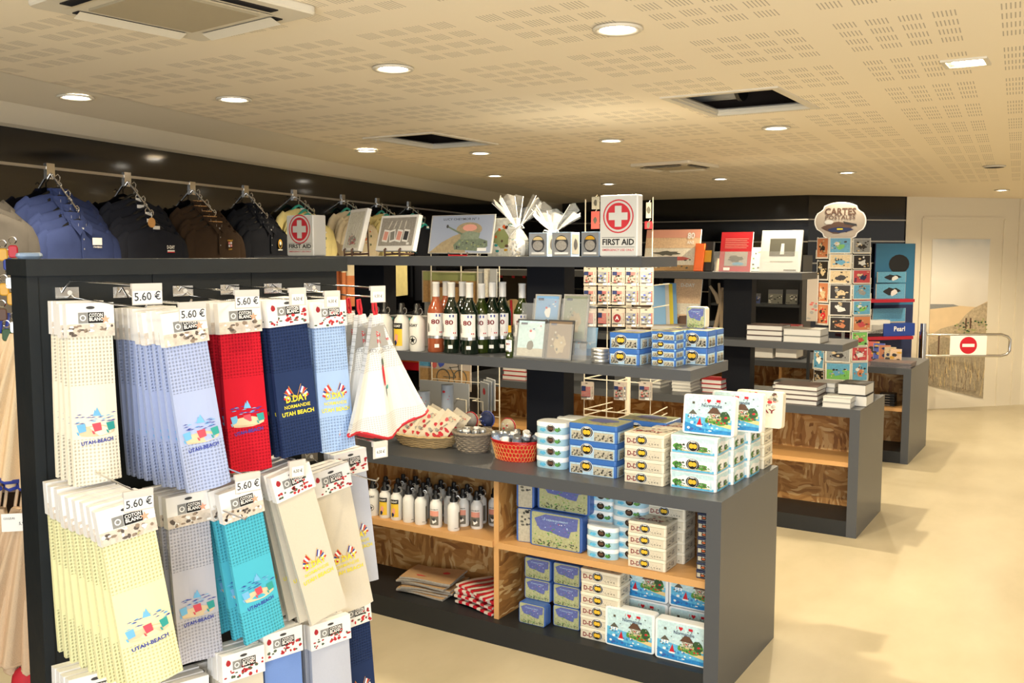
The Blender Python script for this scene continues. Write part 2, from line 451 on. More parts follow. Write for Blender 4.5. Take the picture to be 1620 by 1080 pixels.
# ---- ceiling hatches, air conditioners, downlights
def hatch(name, x0, x1, y0, y1, label):
    t = Tpl(); f = MB(); w_ = .028
    for a in ((x0-w_, y0-w_, x1+w_, y0), (x0-w_, y1, x1+w_, y1+w_), (x0-w_, y0, x0, y1), (x1, y0, x1+w_, y1)):
        f.box(a[0], a[1], CZ-.006, a[2], a[3], CZ+.004, 'ac_white')
    g = MB()
    for a in ((x0, y0, x1, y0+.006), (x0, y1-.006, x1, y1), (x0, y0, x0+.006, y1), (x1-.006, y0, x1, y1)):
        g.box(a[0], a[1], CZ+.004, a[2], a[3], CZ+.016, 'ac_white')
        g.box(a[0], a[1], CZ+.016, a[2], a[3], CZ+.021, 'aluminium')
    v = .16
    for a in ((x0-v, y0-v, x1+v, y0-v+.01), (x0-v, y1+v-.01, x1+v, y1+v), (x0-v, y0-v+.01, x0-v+.01, y1+v-.01), (x1+v-.01, y0-v+.01, x1+v, y1+v-.01)): g.box(a[0], a[1], CZ+.022, a[2], a[3], CZ+.449, 'concrete_void')
    t.part('frame', f); t.part('shaft_lining', g)
    return t.put('ceiling_hatch', label, 'hatch', (0,0,0))
hatch('h', -1.367, -.994, 3.27, 3.768, 'open ceiling hatch with cream frame and a round duct showing inside, right of centre')
hatch('h', -3.08, -2.71, 3.63, 4.14, 'smaller-looking open ceiling hatch with ragged brown void, above the canvases')
mb = MB(); mb.tube([(-1.46,3.74,CZ+.13),(-1.27,3.74,CZ+.13)], .08, 'grey', 16); mb.tube([(-1.27,3.74,CZ+.13),(-1.255,3.74,CZ+.13)], .09, 'black', 16)
one('duct', mb, 'grey round duct seen up inside the right ceiling hatch', 'duct')
def aircon(cx, cy, a, w_, label):
    t = Tpl(); p = MB(); p.rbox(w_, w_, -.02, .0, .02, 'ac_white', .004)
    g = MB(); g.box(-w_*.29, -w_*.29, -.026, w_*.29, w_*.29, -.019, 'ac_grille')
    t.part('panel', p); t.part('intake_grille', g)
    for k in range(4):
        v = MB(); v.T = Matrix.Rotation(k*math.pi/2, 4, 'Z'); v.box(-w_*.3, w_*.37, -.0225, w_*.3, w_*.43, -.0195, 'darkhole'); 
        v.add([(-w_*.3, w_*.355, -.023), (w_*.3, w_*.355, -.023), (w_*.3, w_*.42, -.034), (-w_*.3, w_*.42, -.034)], [(0,1,2,3)], 'ac_white')
        t.part('air_outlet', v)
    return t.put('ceiling_air_conditioner', label, 'air conditioner', (cx, cy, CZ), a)
aircon(-1.80, 1.455, R(-6), .45, 'large cream ceiling air conditioner cassette cut off by the top edge')
aircon(-2.35, 5.72, R(-6), .42, 'distant cream ceiling air conditioner cassette with dark slots')
lt = Tpl(); a = MB(); a.lathe([(.045, 0), (.062, -.003), (.064, -.006), (.06, -.010), (.046, -.008), (.044, 0)], 'ac_white', n=24, cap0=False, cap1=False)
b = MB(); b.lathe([(.044, -.004), (.030, -.0075), (.0005, -.009)], 'lamp', n=20, cap0=False)
lt.part('trim_ring', a); lt.part('lamp_disc', b)
LI = [0]
def downlight(x, y, label, e=1, z=CZ):
    o = lt.put('ceiling_downlight', label, 'downlight', (x, y, z), 0, 'round ceiling downlights')
    l = bpy.data.lights.new('downlight_beam', 'SPOT'); l.energy = SPOT_E*e; l.color = SPOT_C; l.spot_size = R(150); l.spot_blend = .6; l.shadow_soft_size = .045
    q = bpy.data.objects.new('downlight_beam', l); COL.objects.link(q); q.parent = o; q.location = (0, 0, -.03)
DL = [((977,43), 'largest round downlight, above the front shelves', 1.1), ((622,106), 'round downlight left of centre above the canvases', 1), ((370,155), 'round downlight above the dark polo shirts', 1),
      ((1228,201), 'round downlight just behind the right ceiling hatch', 1), ((967,221), 'round downlight straight above the large first aid tin', 1), ((760,241), 'small round downlight beside the left ceiling hatch', 1),
      ((1140,282), 'small downlight beside the distant air conditioner', 1), ((963,290), 'small downlight just above the large first aid tin', 1), ((783,277), 'small downlight above the cellophane parcels', 1),
      ((1340,272), 'small downlight above the postcard rack sign', .35), ((1585,300), 'farthest downlight, above the beach mural', 2.2)]
for (px, py), lb, e in DL:
    p = PZ(px, py, CZ); downlight(p.x, p.y, 'recessed ' + lb, e)
for (px, py), lb in (((120,150), 'bright tilted wall-washer spot above the navy polos'), ((580,236), 'bright tilted wall-washer spot beside the left ceiling hatch')):
    p = PZ(px, py, CZ)
    o = lt.put('ceiling_wall_washer', lb, 'downlight', (p.x, p.y, CZ-.004), 0)
    l = bpy.data.lights.new('washer_beam', 'SPOT'); l.energy = SPOT_E*1.3; l.color = SPOT_C; l.spot_size = R(140); l.spot_blend = .7; l.shadow_soft_size = .04
    q = bpy.data.objects.new('washer_beam', l); COL.objects.link(q); q.parent = o; q.location = (0, 0, -.03)
# square recessed lamp at right
p = PZ(1528, 98, CZ); t = Tpl(); a = MB(); w_ = .05
for c in ((-w_-.012, -w_-.012, w_+.012, -w_), (-w_-.012, w_, w_+.012, w_+.012), (-w_-.012, -w_, -w_, w_), (w_, -w_, w_+.012, w_)): a.box(c[0], c[1], -.006, c[2], c[3], 0, 'ac_white')
b = MB(); b.box(-.03, -w_, -.005, w_, w_*.7, -.001, 'lamp'); t.part('frame', a); t.part('lamp_panel', b)
o = t.put('square_downlight', 'square recessed downlight in the perforated ceiling at far right', 'downlight', (p.x, p.y, CZ))
l = bpy.data.lights.new('square_beam', 'SPOT'); l.energy = SPOT_E*1.2; l.color = SPOT_C; l.spot_size = R(150); l.spot_blend = .6; l.shadow_soft_size = .05
q = bpy.data.objects.new('square_beam', l); COL.objects.link(q); q.parent = o; q.location = (0, 0, -.03)
p = PZ(1573, 262, CZ); mb = MB(); mb.lathe([(.06, -.012), (.07, -.004), (.06, 0)], 'ac_white'); mb.lathe([(.045, -.014), (.058, -.0125)], 'darkhole', cap1=False)
one('ceiling_vent', mb, 'small round dark vent in the perforated ceiling at far right', 'vent', (p.x, p.y, CZ))
# unseen lamps added: off-frame stand-ins, and beams over the gondolas casting floor shadows
for x, y, e_ in ((-1.6, .6, .5), (-3.0, .7, .6), (-.2, 1.1, .5), (.9, 3.9, .6), (.7, 6.8, 1.4), (.3, 9.2, 2.2), (-2.6, 9.0, 1.2), (-1.69, 3.52, 3.6), (-1.6, 5.75, 3.4), (-1.65, 7.95, 2.6)):
    l = bpy.data.lights.new('added_ceiling_beam', 'SPOT'); l.energy = SPOT_E*e_; l.color = SPOT_C; l.spot_size = R(150); l.spot_blend = .6; l.shadow_soft_size = .02
    q = bpy.data.objects.new('added_ceiling_beam', l); COL.objects.link(q); q.location = (x, y, CZ-.03)
# rails set in the black walls
def rail(p, q, z, n, nt_=.006):
    mb = MB(); p = Vector(p); q = Vector(q); d = (q-p).normalized(); nn = Vector(n)*nt_
    mb.hexa([(p.x,p.y,z-.006),(q.x,q.y,z-.006),(q.x+nn.x,q.y+nn.y,z-.006),(p.x+nn.x,p.y+nn.y,z-.006)], [(p.x,p.y,z+.006),(q.x,q.y,z+.006),(q.x+nn.x,q.y+nn.y,z+.006),(p.x+nn.x,p.y+nn.y,z+.006)], 'aluminium'); return mb
k = 3
for z in (1.95, 1.72):
    struct('trim_%d' % k, rail(WL0, WL1, z, WN)); k += 1
for z in (1.925, 1.71, 1.45, 1.2):
    struct('trim_%d' % k, rail(B0, B1, z, (0, -1))); k += 1
d = (B2-B1).normalized(); nB = Vector((d.y, -d.x))
for z in (1.925, 1.715, 1.5, 1.25, 1.0, .6):
    struct('trim_%d' % k, rail(B1, B2 - d*.03, z, nB)); k += 1
# ================================================================ GONDOLAS
def gondola(name, label, x0, x1, y0, y1, zc, shelves, posts, dividers, wood, pl=.09, back=True):
    t = Tpl(); yc = (y0+y1)/2; th = .055
    a = MB(); a.box(x0, y0, zc-.047, x1, y1, zc, 'anthracite'); t.part('worktop', a)
    a = MB(); a.box(x1-th, y0, 0, x1, y1, zc-.047, 'anthracite'); t.part('end_panel', a)
    a = MB(); a.box(x0, y0, 0, x0+th, y1, zc-.047, 'anthracite'); t.part('end_panel', a)
    a = MB(); a.box(x0+th, y0+.004, 0, x1-th, y1-.004, pl, 'anthracite_dark'); t.part('plinth', a)
    a = MB(); a.box(x0+th, yc-.008, pl, x1-th, yc+.008, zc-.047, 'strand_board'); t.part('back_board', a, 'coarse strand board back')
    for dx in dividers:
        a = MB(); a.box(dx-.011, y0+.05, pl, dx+.011, yc-.008, zc-.047, 'strand_board'); 
        e = MB(); e.box(dx-.0115, y0+.045, pl, dx+.0115, y0+.05, zc-.047, 'orange_edge')
        t.part('divider', a, None, [('edge_strip', e)])
    xs = [x0+th] + sorted(dividers) + [x1-th]
    for i in range(len(xs)-1):
        a = MB(); e0 = .0115 if i else 0; e1 = .0115 if i < len(xs)-2 else 0
        a.box(xs[i]+e0, y0+.035, wood-.026, xs[i+1]-e1, yc-.008, wood, 'orange_edge'); t.part('wooden_shelf', a)
    for dx in posts:
        a = MB(); a.box(dx-.09, yc-.045, zc, dx+.09, yc+.045, shelves[-1][4]-.04, 'post_blueblack'); t.part('post', a)
    for (sx0, sx1, sy0, sy1, z) in shelves:
        a = MB(); a.box(sx0, sy0, z-.04, sx1, sy1, z, 'anthracite'); t.part('shelf', a)
    return t.put('gondola_shelving', label, 'shelving unit', (0,0,0))
gondola('g', 'nearest grey gondola with two open shelves on dark posts and an open counter below', -3.55, -1.10, 3.15, 3.83, .73,
        [(-3.55, -1.27, 3.27, 3.68, 1.17), (-3.55, -1.485, 3.30, 3.655, 1.585)], [-1.985, -2.945], [-2.07, -3.0], .42)
gondola('g', 'middle grey gondola topped with books, strand board back and empty bays facing us', -3.9, -1.115, 5.44, 6.13, .73,
        [(-3.9, -1.25, 5.57, 5.98, 1.077), (-3.9, -1.50, 5.60, 5.95, 1.483)], [-1.93, -2.9], [-2.1, -3.1], .42)
gondola('g', 'farthest grey gondola behind the postcard rack, end turned toward the gate', -3.9, -1.20, 7.60, 8.45, .73,
        [(-3.9, -2.55, 7.75, 8.3, 1.02), (-3.9, -2.55, 7.78, 8.27, 1.42)], [-2.8, -3.5], [-2.2, -3.1], .42)
# ================================================================ TOWEL DISPLAY
PU = Vector((.252, .968, 0)); PN = Vector((.968, -.252, 0)); P0 = Vector((-2.21, 1.33, 0))
ML = Matrix((( -PU.x*-1, -PN.x, 0, P0.x), (PU.y, -PN.y, 0, P0.y), (0, 0, 1, 0), (0, 0, 0, 1)))   # local x along the board, local -y out of it
def PP(px, py, off):                       # pixel on the plane 'off' in front of the board -> local coordinates
    q = PL(px, py, P0 + PN*off, PN) - P0
    return Vector((q.dot(PU), -off, q.z))
t = Tpl(); W = .885
a = MB(); 
for i in range(3): a.box(.02+W*.333*i*.97, 0, 0, .02+W*.333*(i+1)*.97-.002, .03, 1.545, 'stained_board')
t.part('board', a)
a = MB(); a.box(-.012, -.03, 1.545, W+.01, .13, 1.585, 'stained_board'); t.part('cap_board', a)
a = MB(); a.box(-.005, -.006, 0, .02, .12, 1.545, 'stained_board'); t.part('side_board', a)
a = MB(); a.box(.02, 0.10, 0, W, .125, 1.545, 'stained_board'); t.part('rear_board', a)
t.put('display_stand', 'black-stained plank display stand carrying the rows of hanging towels', 'display stand', None, M=ML)
# ================================================================ TEA TOWELS ON THE STAND
TC = {'cream': '#efe7d2', 'pale blue': '#aab7dc', 'red': '#c11d2e', 'navy': '#27365c', 'sky blue': '#9db8e2', 'pale yellow': '#ece8b4', 'lilac grey': '#bcbcc8',
      'turquoise': '#4fb4cc', 'beige': '#cdc5b4', 'mist grey': '#b4b9c8', 'cornflower': '#6c8ccc'}
for k, c in TC.items(): waffle('towel_' + k, c)
for k in ('beige', 'mist grey', 'cornflower'): pm('plain_' + k, TC[k], .85, noise=.06, scale=300)
pm('ink_blue', '#2a3a9c', .7); pm('thread_yellow', '#e6d835', .6); pm('thread_light', '#6fb4e0', .6); pm('thread_sand', '#d9c3a0', .7); pm('thread_red', '#d2495a', .6)
pm('shell_a', '#8f7d6c', .7); pm('shell_b', '#d2c6b8', .7); pm('shell_c', '#5a504a', .7); pm('starfish', '#e6a78a', .7); pm('poppy', '#a81f2c', .6); pm('stem', '#4a5a48', .6)
pm('card', '#f1efec', .45)
def towel_tpl(colour, w, L, design, card, mat=None, seed=0):
    q = random.Random(seed + 11); mat = mat or 'towel_' + colour
    ph = q.uniform(0, 6)
    def f(u, v):   # u across in metres, v down from 0 to -L: how far the front stands out
        k = min(1, max(0, (-v - .06) / L))
        return -.0065 - .005*k*math.sin(u/w*5 + ph + v*6) - .010*k*k - .003*math.sin(u/w*math.pi*2)*k
    mb = MB(); NV = 16; NU = 8; rings = []
    for j in range(NV+1):
        v = -.012 - (L-.012)*j/NV; ww = w*.5*(.96 + .05*j/NV)
        fr = [(u, f(u, v), v - (.004*math.sin(u/w*4+ph) if j == NV else 0)) for u in [ww*(-1 + 2*i/NU) for i in range(NU+1)]]
        bk = [(x, y + .013, z) for x, y, z in reversed(fr)]
        rings.append(fr + bk)
    mb.loft(rings, mat, smooth=False)
    t = Tpl(); t.part('folded_cloth', mb)
    # header card wraps the top
    CH = .078 if card == 'shell' else .070
    c = MB(); cw = w*.5 + .0015
    c.box(-cw, -.0125, -CH, cw, .011, 0, 'card')
    A = Art(c, front(-.0125))
    A.rect(-cw, -CH, cw, -CH*.62, 'shell_b' if card == 'shell' else 'card', 1)
    if card == 'shell':
        A.specks(26, -cw*.9, -CH+.004, cw*.9, -CH*.66, .007, ['shell_a', 'card', 'shell_c', 'shell_b'], 2, seed)
        A.poly([(cw*.62+.011*(1 if i % 2 == 0 else .4)*math.cos(R(36*i+90)), -CH*.5+.011*(1 if i % 2 == 0 else .4)*math.sin(R(36*i+90))) for i in range(10)], 'starfish', 3)
    else:
        A.specks(22, -cw*.1, -CH+.005, cw*.9, -CH*.45, .006, ['poppy', 'ink_red', 'stem', 'poppy'], 2, seed)
        A.specks(8, -cw*.9, -CH+.004, -cw*.2, -CH*.62, .005, ['poppy', 'stem'], 2, seed+5)
        A.blob(-cw*.72, -CH*.3, .007, .009, 'poppy', 2)
    lg = MB(); G = Art(lg, front(-.0131))
    G.rect(-cw*.52, -CH*.60, -cw*.14, -CH*.28, 'grey', 1); G.ring(-cw*.33, -CH*.44, .0045, .0072, 'card', 2, 12)
    G.rect(-cw*.12, -CH*.60, cw*.56, -CH*.28, 'black', 1)
    G.text('COTON', cw*.22, -CH*.37, .0115, 'card', 2, cw*.58); G.text('BLANC', cw*.22, -CH*.49, .0115, 'card', 2, cw*.58)
    s_ = MB(); Art(s_, front(-.013)).ell(0, -.011, .010, .0035, 'dark_grey', 1)
    t.part('header_card', c, None, [('logo_patch', lg), ('hanging_slot', s_)])
    e = MB(); P = lambda u, v, l: Vector((u, f(u, v) - .0006 - l, v)); A = Art(e, P)
    if design == 'utah':
        y = -L*.66
        A.blob(0, y-.022, w*.42, .015, 'thread_sand', 1, 20, .2, 3)
        for i in range(24):
            uu = q.uniform(-w*.42, w*.42); vv = y + .006 + q.uniform(-.008, .013)
            A.poly([(uu-.006, vv), (uu+.002, vv+.0018), (uu+.008, vv+.0005), (uu+.001, vv-.0004)], 'ink_blue' if i % 3 else 'thread_light', 2)
        A.poly([(-.004, y+.014), (.013, y+.013), (.004, y+.034)], 'thread_light', 3); A.poly([(-.006, y+.014), (-.001, y+.03), (.002, y+.014)], 'thread_light', 3)
        for uu, m_ in ((-w*.3, 'thread_light'), (0.002, 'thread_red'), (w*.32, 'teal')):
            A.poly([(uu-.011, y-.004), (uu+.008, y-.002), (uu+.010, y-.020), (uu-.006, y-.023)], m_, 3)
            A.poly([(uu-.012, y-.020), (uu-.008, y-.021), (uu-.005, y-.028), (uu-.009, y-.028)], m_, 3)
        A.text('UTAH-BEACH', .002, y-.046, .012, 'ink_blue', 2, w*.68, R(5))
    elif design == 'dday':
        y = -L*.63
        for i, (a_, m1, m2, m3) in enumerate(((62, 'flag_blue', 'white', 'ink_red'), (28, 'ink_red', 'white', 'ink_red'), (-24, 'flag_blue', 'white', 'ink_red'), (-58, 'flag_blue', 'white', 'ink_red'))):
            sg_ = -1 if a_ > 0 else 1; c_, s1 = math.cos(R(a_)), math.sin(R(a_))
            def K(p, r_): return (sg_*.002 - s1*r_ + sg_*c_*p*.9, y + c_*r_ + sg_*s1*p*.9)
            for j, mm_ in enumerate((m1, m2, m3)):
                A.poly([K(.006*j, .016), K(.006*j+.006, .016), K(.006*j+.006, .034-.001*j), K(.006*j, .034-.001*j)], mm_, 1+j*.2+i*.4)
            if i in (0, 3): A.specks(7, min(K(0,.018)[0], K(.018,.03)[0]), K(.009,.02)[1]-.004, max(K(0,.018)[0], K(.018,.03)[0]), K(.009,.03)[1]+.004, .002, ['ink_red', 'flag_blue', 'white'], 3, i)
            A.poly([K(-.001, .0), K(.0005, 0), K(.0005, .038), K(-.001, .038)], 'gold', 4)
        A.text('D.DAY', 0, y-.002, .024, 'thread_yellow', 4, w*.56)
        A.text('NORMANDIE', 0, y-.022, .013, 'thread_yellow', 2, w*.66)
        A.text('UTAH BEACH', 0, y-.040, .015, 'thread_yellow', 2, w*.82)
    t.part('embroidery', e, 'embroidered beach scene' if design == 'utah' else 'embroidered flags and lettering')
    return t
def pl(mb, *a): return mb
HK = 0
def hook(bpx, tpx, price, label, small=False):
    """bracket at pixel bpx on the board; the wire reaches out to the price tag at tpx"""
    b = PP(bpx[0], bpx[1], .0)
    off = .30
    # find the wire length that puts the tag over its pixel column
    best = min((abs((lambda g: g.x)(PP(tpx[0], tpx[1], o)) - b.x), o) for o in [x*.005 for x in range(20, 100)])
    off = best[1]; tg = PP(tpx[0], tpx[1], off)
    t = Tpl(); B = Matrix.Translation((b.x, 0, b.z))
    a = MB(); a.T = B; a.box(-.028, -.006, -.014, .028, -.0005, .014, 'chrome'); a.lathe([(.004, 0), (.004, .0)], 'chrome'); Art(a, front(-.006)).ell(.006, 0, .006, .006, 'white', 1)
    t.part('wall_plate', a)
    a = MB(); a.T = B; z0 = tg.z - b.z
    a.tube([(-.012, -.004, 0), (-.010, -.02, .012), (-.006, -.05, z0+.02 if z0 > -.05 else .01), (0, -off*.6, z0+.020), (0, -off+.004, z0+.018)], .0022, 'chrome')
    a.tube([(.010, -.004, -.004), (.010, -.03, -.012), (.008, -off*.6, -.018), (.008, -off+.03, -.016), (.008, -off+.02, -.006)], .0024, 'chrome')
    t.part('wire_arm', a)
    a = MB(); a.T = B; w2 = .032 if not small else .024; h2 = .018
    a.box(-w2, -off-.003, z0+.012, w2, -off+.006, z0+.024, 'plastic_tag')
    a.box(-w2, -off-.0025, z0-h2-.003, w2, -off, z0+.013, 'plastic_tag')
    c = MB(); c.T = B; A = Art(c, front(-off-.0026))
    if small: A.rect(-w2*.72, z0-h2, w2*.72, z0+.008, 'white', 1); A.text(price, 0, z0-.004, .012, 'label_ink', 2, .026, R(-3))
    else: A.rect(-w2*.97, z0-h2, w2*.97, z0+.008, 'card', 1); A.text(price, 0, z0-.004, .024, 'label_ink', 2, .056, R(2))
    t.part('price_holder', a, None, [('price_card', c)])
    t.put('price_hook', label, 'display hook', None, M=ML)
    return off, b.x
def stack(colour, design, card, TL, TR, BL, BR, off, n, gap, where, mat=None, dx=0, seed=0, slip=0.0):
    a, b, c, d = [PP(p[0], p[1], off) for p in (TL, TR, BL, BR)]
    tc = (a+b)/2; bc = (c+d)/2; w = ((b-a).length + (d-c).length)/2; L = (tc-bc).length
    tilt = math.atan2(bc.x-tc.x, tc.z-bc.z)
    tp = towel_tpl(colour, w, L, design, card, mat, seed)
    what = {'utah': 'with beach-hut embroidery', 'dday': 'with D.DAY embroidery'}[design]
    q = random.Random(seed)
    for i in range(n):
        j = q.uniform(-1, 1) if i else 0
        M = ML @ Matrix.Translation((tc.x + dx*i + .004*j, tc.y + gap*i, tc.z + .004*i*0 + (.003*j)+slip*i)) @ Matrix.Rotation(-tilt*(1-.12*i if i < 6 else .3) + R(.8)*j, 4, 'Y') @ Matrix.Rotation(R(-2.5)*(1 - i/max(n, 2)) , 4, 'X')
        lb = '%s tea towel %s, %s' % (colour, what, where) if n == 1 else \
             ('%s tea towel %s, front one, %s' % (colour, what, where) if i == 0 else '%s tea towel, %s behind the front one, %s' % (colour, NTH[i-1], where))
        tp.put('tea_towel', lb, 'towel', None, M=M, group='%s tea towels' % colour)
# upper row of hooks
o1, _ = hook((105, 463), (233, 466), '5.60 €', 'price hook at the far left of the upper row, above the cream towels')
o2, _ = hook((195, 462), (304, 494), '5.60 €', 'price hook of the upper row above the pale blue towels')
o3, _ = hook((288, 460), (391, 474), '5.60 €', 'price hook of the upper row above the red towels')
o4, _ = hook((362, 458), (471, 470), '6,50 €', 'price hook of the upper row above the navy towels', True)
o5, _ = hook((430, 456), (525, 474), '6,50 €', 'price hook of the upper row above the sky blue towels', True)
o6, _ = hook((492, 455), (598, 466), '6,50 €', 'price hook of the upper row above the round white towels', True)
stack('cream', 'utah', 'shell', (104,478), (173,480), (110,768), (186,752), .20, 4, .035, 'upper row, far left', seed=1)
stack('pale blue', 'utah', 'shell', (250,498), (320,486), (290,780), (353,757), .33, 9, .033, 'upper row, second stack', seed=2)
stack('red', 'utah', 'shell', (343,478), (405,477), (354,748), (421,735), .26, 4, .04, 'upper row, middle', seed=3)
stack('navy', 'dday', 'poppy', (418,473), (480,472), (438,722), (500,712), .26, 4, .03, 'upper row, fourth stack', seed=4)
stack('sky blue', 'dday', 'poppy', (492,475), (541,477), (500,712), (552,706), .26, 3, .03, 'upper row, fifth stack', seed=5)
# second row
hook((100, 776), (219, 792), '5.60 €', 'price hook of the lower row above the pale yellow towels')
hook((262, 762), (392, 764), '5.60 €', 'price hook of the lower row above the turquoise towels')
hook((375, 742), (470, 742), '6,50 €', 'price hook of the lower row above the beige towels', True)
hook((488, 722), (601, 712), '6,50 €', 'price hook below the round white towels, above the wooden bottle shelf', True)
stack('pale yellow', 'utah', 'shell', (150,804), (234,788), (195,1085), (283,1062), .42, 9, .04, 'lower row, far left', seed=6)
stack('lilac grey', 'utah', 'shell', (259,784), (327,776), (277,1046), (342,1028), .24, 4, .04, 'lower row, second stack', seed=7)
stack('turquoise', 'utah', 'shell', (344,777), (405,765), (380,1017), (443,985), .30, 5, .05, 'lower row, third stack', seed=8, mat='plain_turquoise' if 0 else None)
stack('beige', 'dday', 'poppy', (424,748), (485,737), (482,980), (540,958), .30, 5, .035, 'lower row, fourth stack', mat='plain_beige', seed=9)
stack('beige', 'dday', 'poppy', (490,742), (545,738), (522,965), (581,953), .20, 3, .03, 'lower row, next to mist grey', mat='plain_beige', seed=10)
stack('mist grey', 'dday', 'poppy', (526,714), (573,712), (540,925), (591,914), .13, 2, .03, 'lower row, far right', mat='plain_mist grey', seed=11)
# third row
hook((268, 1040), (318, 1062), '5.60 €', 'price hook at the bottom edge of the picture below the lilac grey towels')
hook((500, 965), (540, 985), '6,50 €', 'price hook of the bottom row beside the navy towel', True)
stack('beige', 'dday', 'poppy', (349,1034), (412,1020), (352,1270), (418,1250), .30, 3, .03, 'bottom row, left', mat='plain_beige', seed=12)
stack('cornflower', 'dday', 'poppy', (414,1000), (472,990), (418,1230), (478,1215), .28, 3, .03, 'bottom row, middle', mat='plain_cornflower', seed=13)
stack('mist grey', 'dday', 'poppy', (488,985), (548,973), (494,1200), (555,1190), .26, 3, .03, 'bottom row, right', mat='plain_mist grey', seed=14)
stack('navy', 'dday', 'poppy', (535,955), (580,948), (545,1170), (592,1160), .16, 2, .03, 'bottom row, far right edge', seed=15)
stack('cream', 'utah', 'shell', (108,1068), (185,1058), (110,1350), (188,1340), .28, 4, .03, 'bottom row below the yellow', seed=16)
stack('lilac grey', 'utah', 'shell', (262,1078), (325,1070), (262,1340), (325,1330), .26, 3, .03, 'bottom row, cut off below', seed=17)
# round white terry towels with red trim
waffle('terry_white', '#dcdcda', 160, .35)
pm('trim_red', '#c2202e', .7); pm('print_grey', '#9a9894', .7)
def round_towel(seed):
    t = Tpl(); L = .34; n = 24; q = random.Random(seed)
    def P(a, s):                       # a: -1..1 across, s: 0..1 down the cone
        wd = .014 + .128*s**1.1; z = -.035 - L*s*(1 - .10*abs(a)**2*s) - .010*s*math.cos(a*5)
        return Vector((wd*a, -.010 - .016*s*math.cos(a*math.pi*2.2 + seed), z))
    m = MB(); rings = []
    for j in range(15):
        s = j/14; fr = [P(-1+2*i/16, s) for i in range(17)]; bk = [p + Vector((0, .016, 0)) for p in reversed(fr)]; rings.append(fr+bk)
    m.loft(rings, 'terry_white', smooth=False); t.part('gathered_cloth', m)
    m = MB(); m.tube([P(-1+2*i/16, 1.0) + Vector((0, .006, 0)) for i in range(17)], .007, 'trim_red'); t.part('red_border', m)
    m = MB(); m.tube([(0, -.004, -.045), (-.006, -.004, -.02), (-.004, -.004, .008), (.004, -.004, .008), (.006, -.004, -.02), (.002, -.004, -.045)], .0035, 'trim_red', 4); t.part('hanging_loop', m)
    m = MB(); F = lambda u, v, w_: (lambda s: P(max(-1, min(1, u/(.014+.128*s**1.1))), s) + Vector((0, -.001-w_, 0)))(max(0, min(1, (-v-.035)/L)))
    A = Art(m, F)
    A.rect(-.03, -.145, .03, -.144, 'print_grey'); 
    for i in range(14): A.ring(-.055+.0085*i, -.135+.0004*(i-7)**2*.0, .004, .005, 'print_grey', 1, 8)
    for i in range(9): A.ring(-.018+.0045*i, -.062, .002, .003, 'print_grey', 1, 8)
    A.poly([(-.022, -.066), (.022, -.066), (.052, -.126), (-.052, -.126)], 'print_grey', .4)
    A.text('Sel', .0, -.088, .02, 'ink_red', 2, .03); A.text('et Poivre', .0, -.108, .015, 'ink_red', 2, .055)
    A.ell(-.004, -.20, .005, .030, 'trim_red', 2); A.ell(-.002, -.165, .004, .012, 'stem', 2); A.ell(.008, -.236, .006, .006, 'teal', 2); A.ell(.0, -.245, .0015, .016, 'stem', 1)
    t.part('print', m, 'red and green kitchen print'); return t
rt = round_towel(1)
for i, (px, py, off, rz, lb) in enumerate([((590), 478, .30, 0, 'front one, spread widest'), (566, 478, .25, .12, 'middle one'), (549, 476, .20, .2, 'rear one, beside the sky blue towels')]):
    p = PP(px, py, off)
    rt.put('round_towel', 'white round kitchen towel with red border, ' + lb, 'towel', None, M=ML @ Matrix.Translation(p) @ Matrix.Rotation(R(-7), 4, 'Y') @ Matrix.Rotation(rz, 4, 'Z'), group='round kitchen towels')
# ================================================================ CLOTHES ON THE WALL RAIL
MW = Matrix(((WD.x, -WN.x, 0, A0.x), (WD.y, -WN.y, 0, A0.y), (0, 0, 1, 0), (0, 0, 0, 1)))
WN3 = Vector((WN.x, WN.y, 0)); A03 = Vector((A0.x, A0.y, 0)); WD3 = Vector((WD.x, WD.y, 0))
def WP(px, py, off):
    q = PL(px, py, A03 + WN3*off, WN3) - A03; return Vector((q.dot(WD3), -off, q.z))
for a in [('cloth_navy', '#323d66'), ('cloth_black', '#14161d'), ('cloth_brown', '#3a2c20'), ('cloth_charcoal', '#23252e'), ('cloth_lemon', '#e9dc9c'), ('cloth_cream', '#eee2c4'), ('cloth_taupe', '#54504c'), ('cloth_orange', '#d98a5c'), ('cloth_teal', '#1d5a66')]:
    pm(a[0], a[1], .9, noise=.15, scale=25, spec=.15)
pm('teal_plastic', '#2fb3a6', .4); pm('wood_light', '#c99558', .6, noise=.2, scale=40)
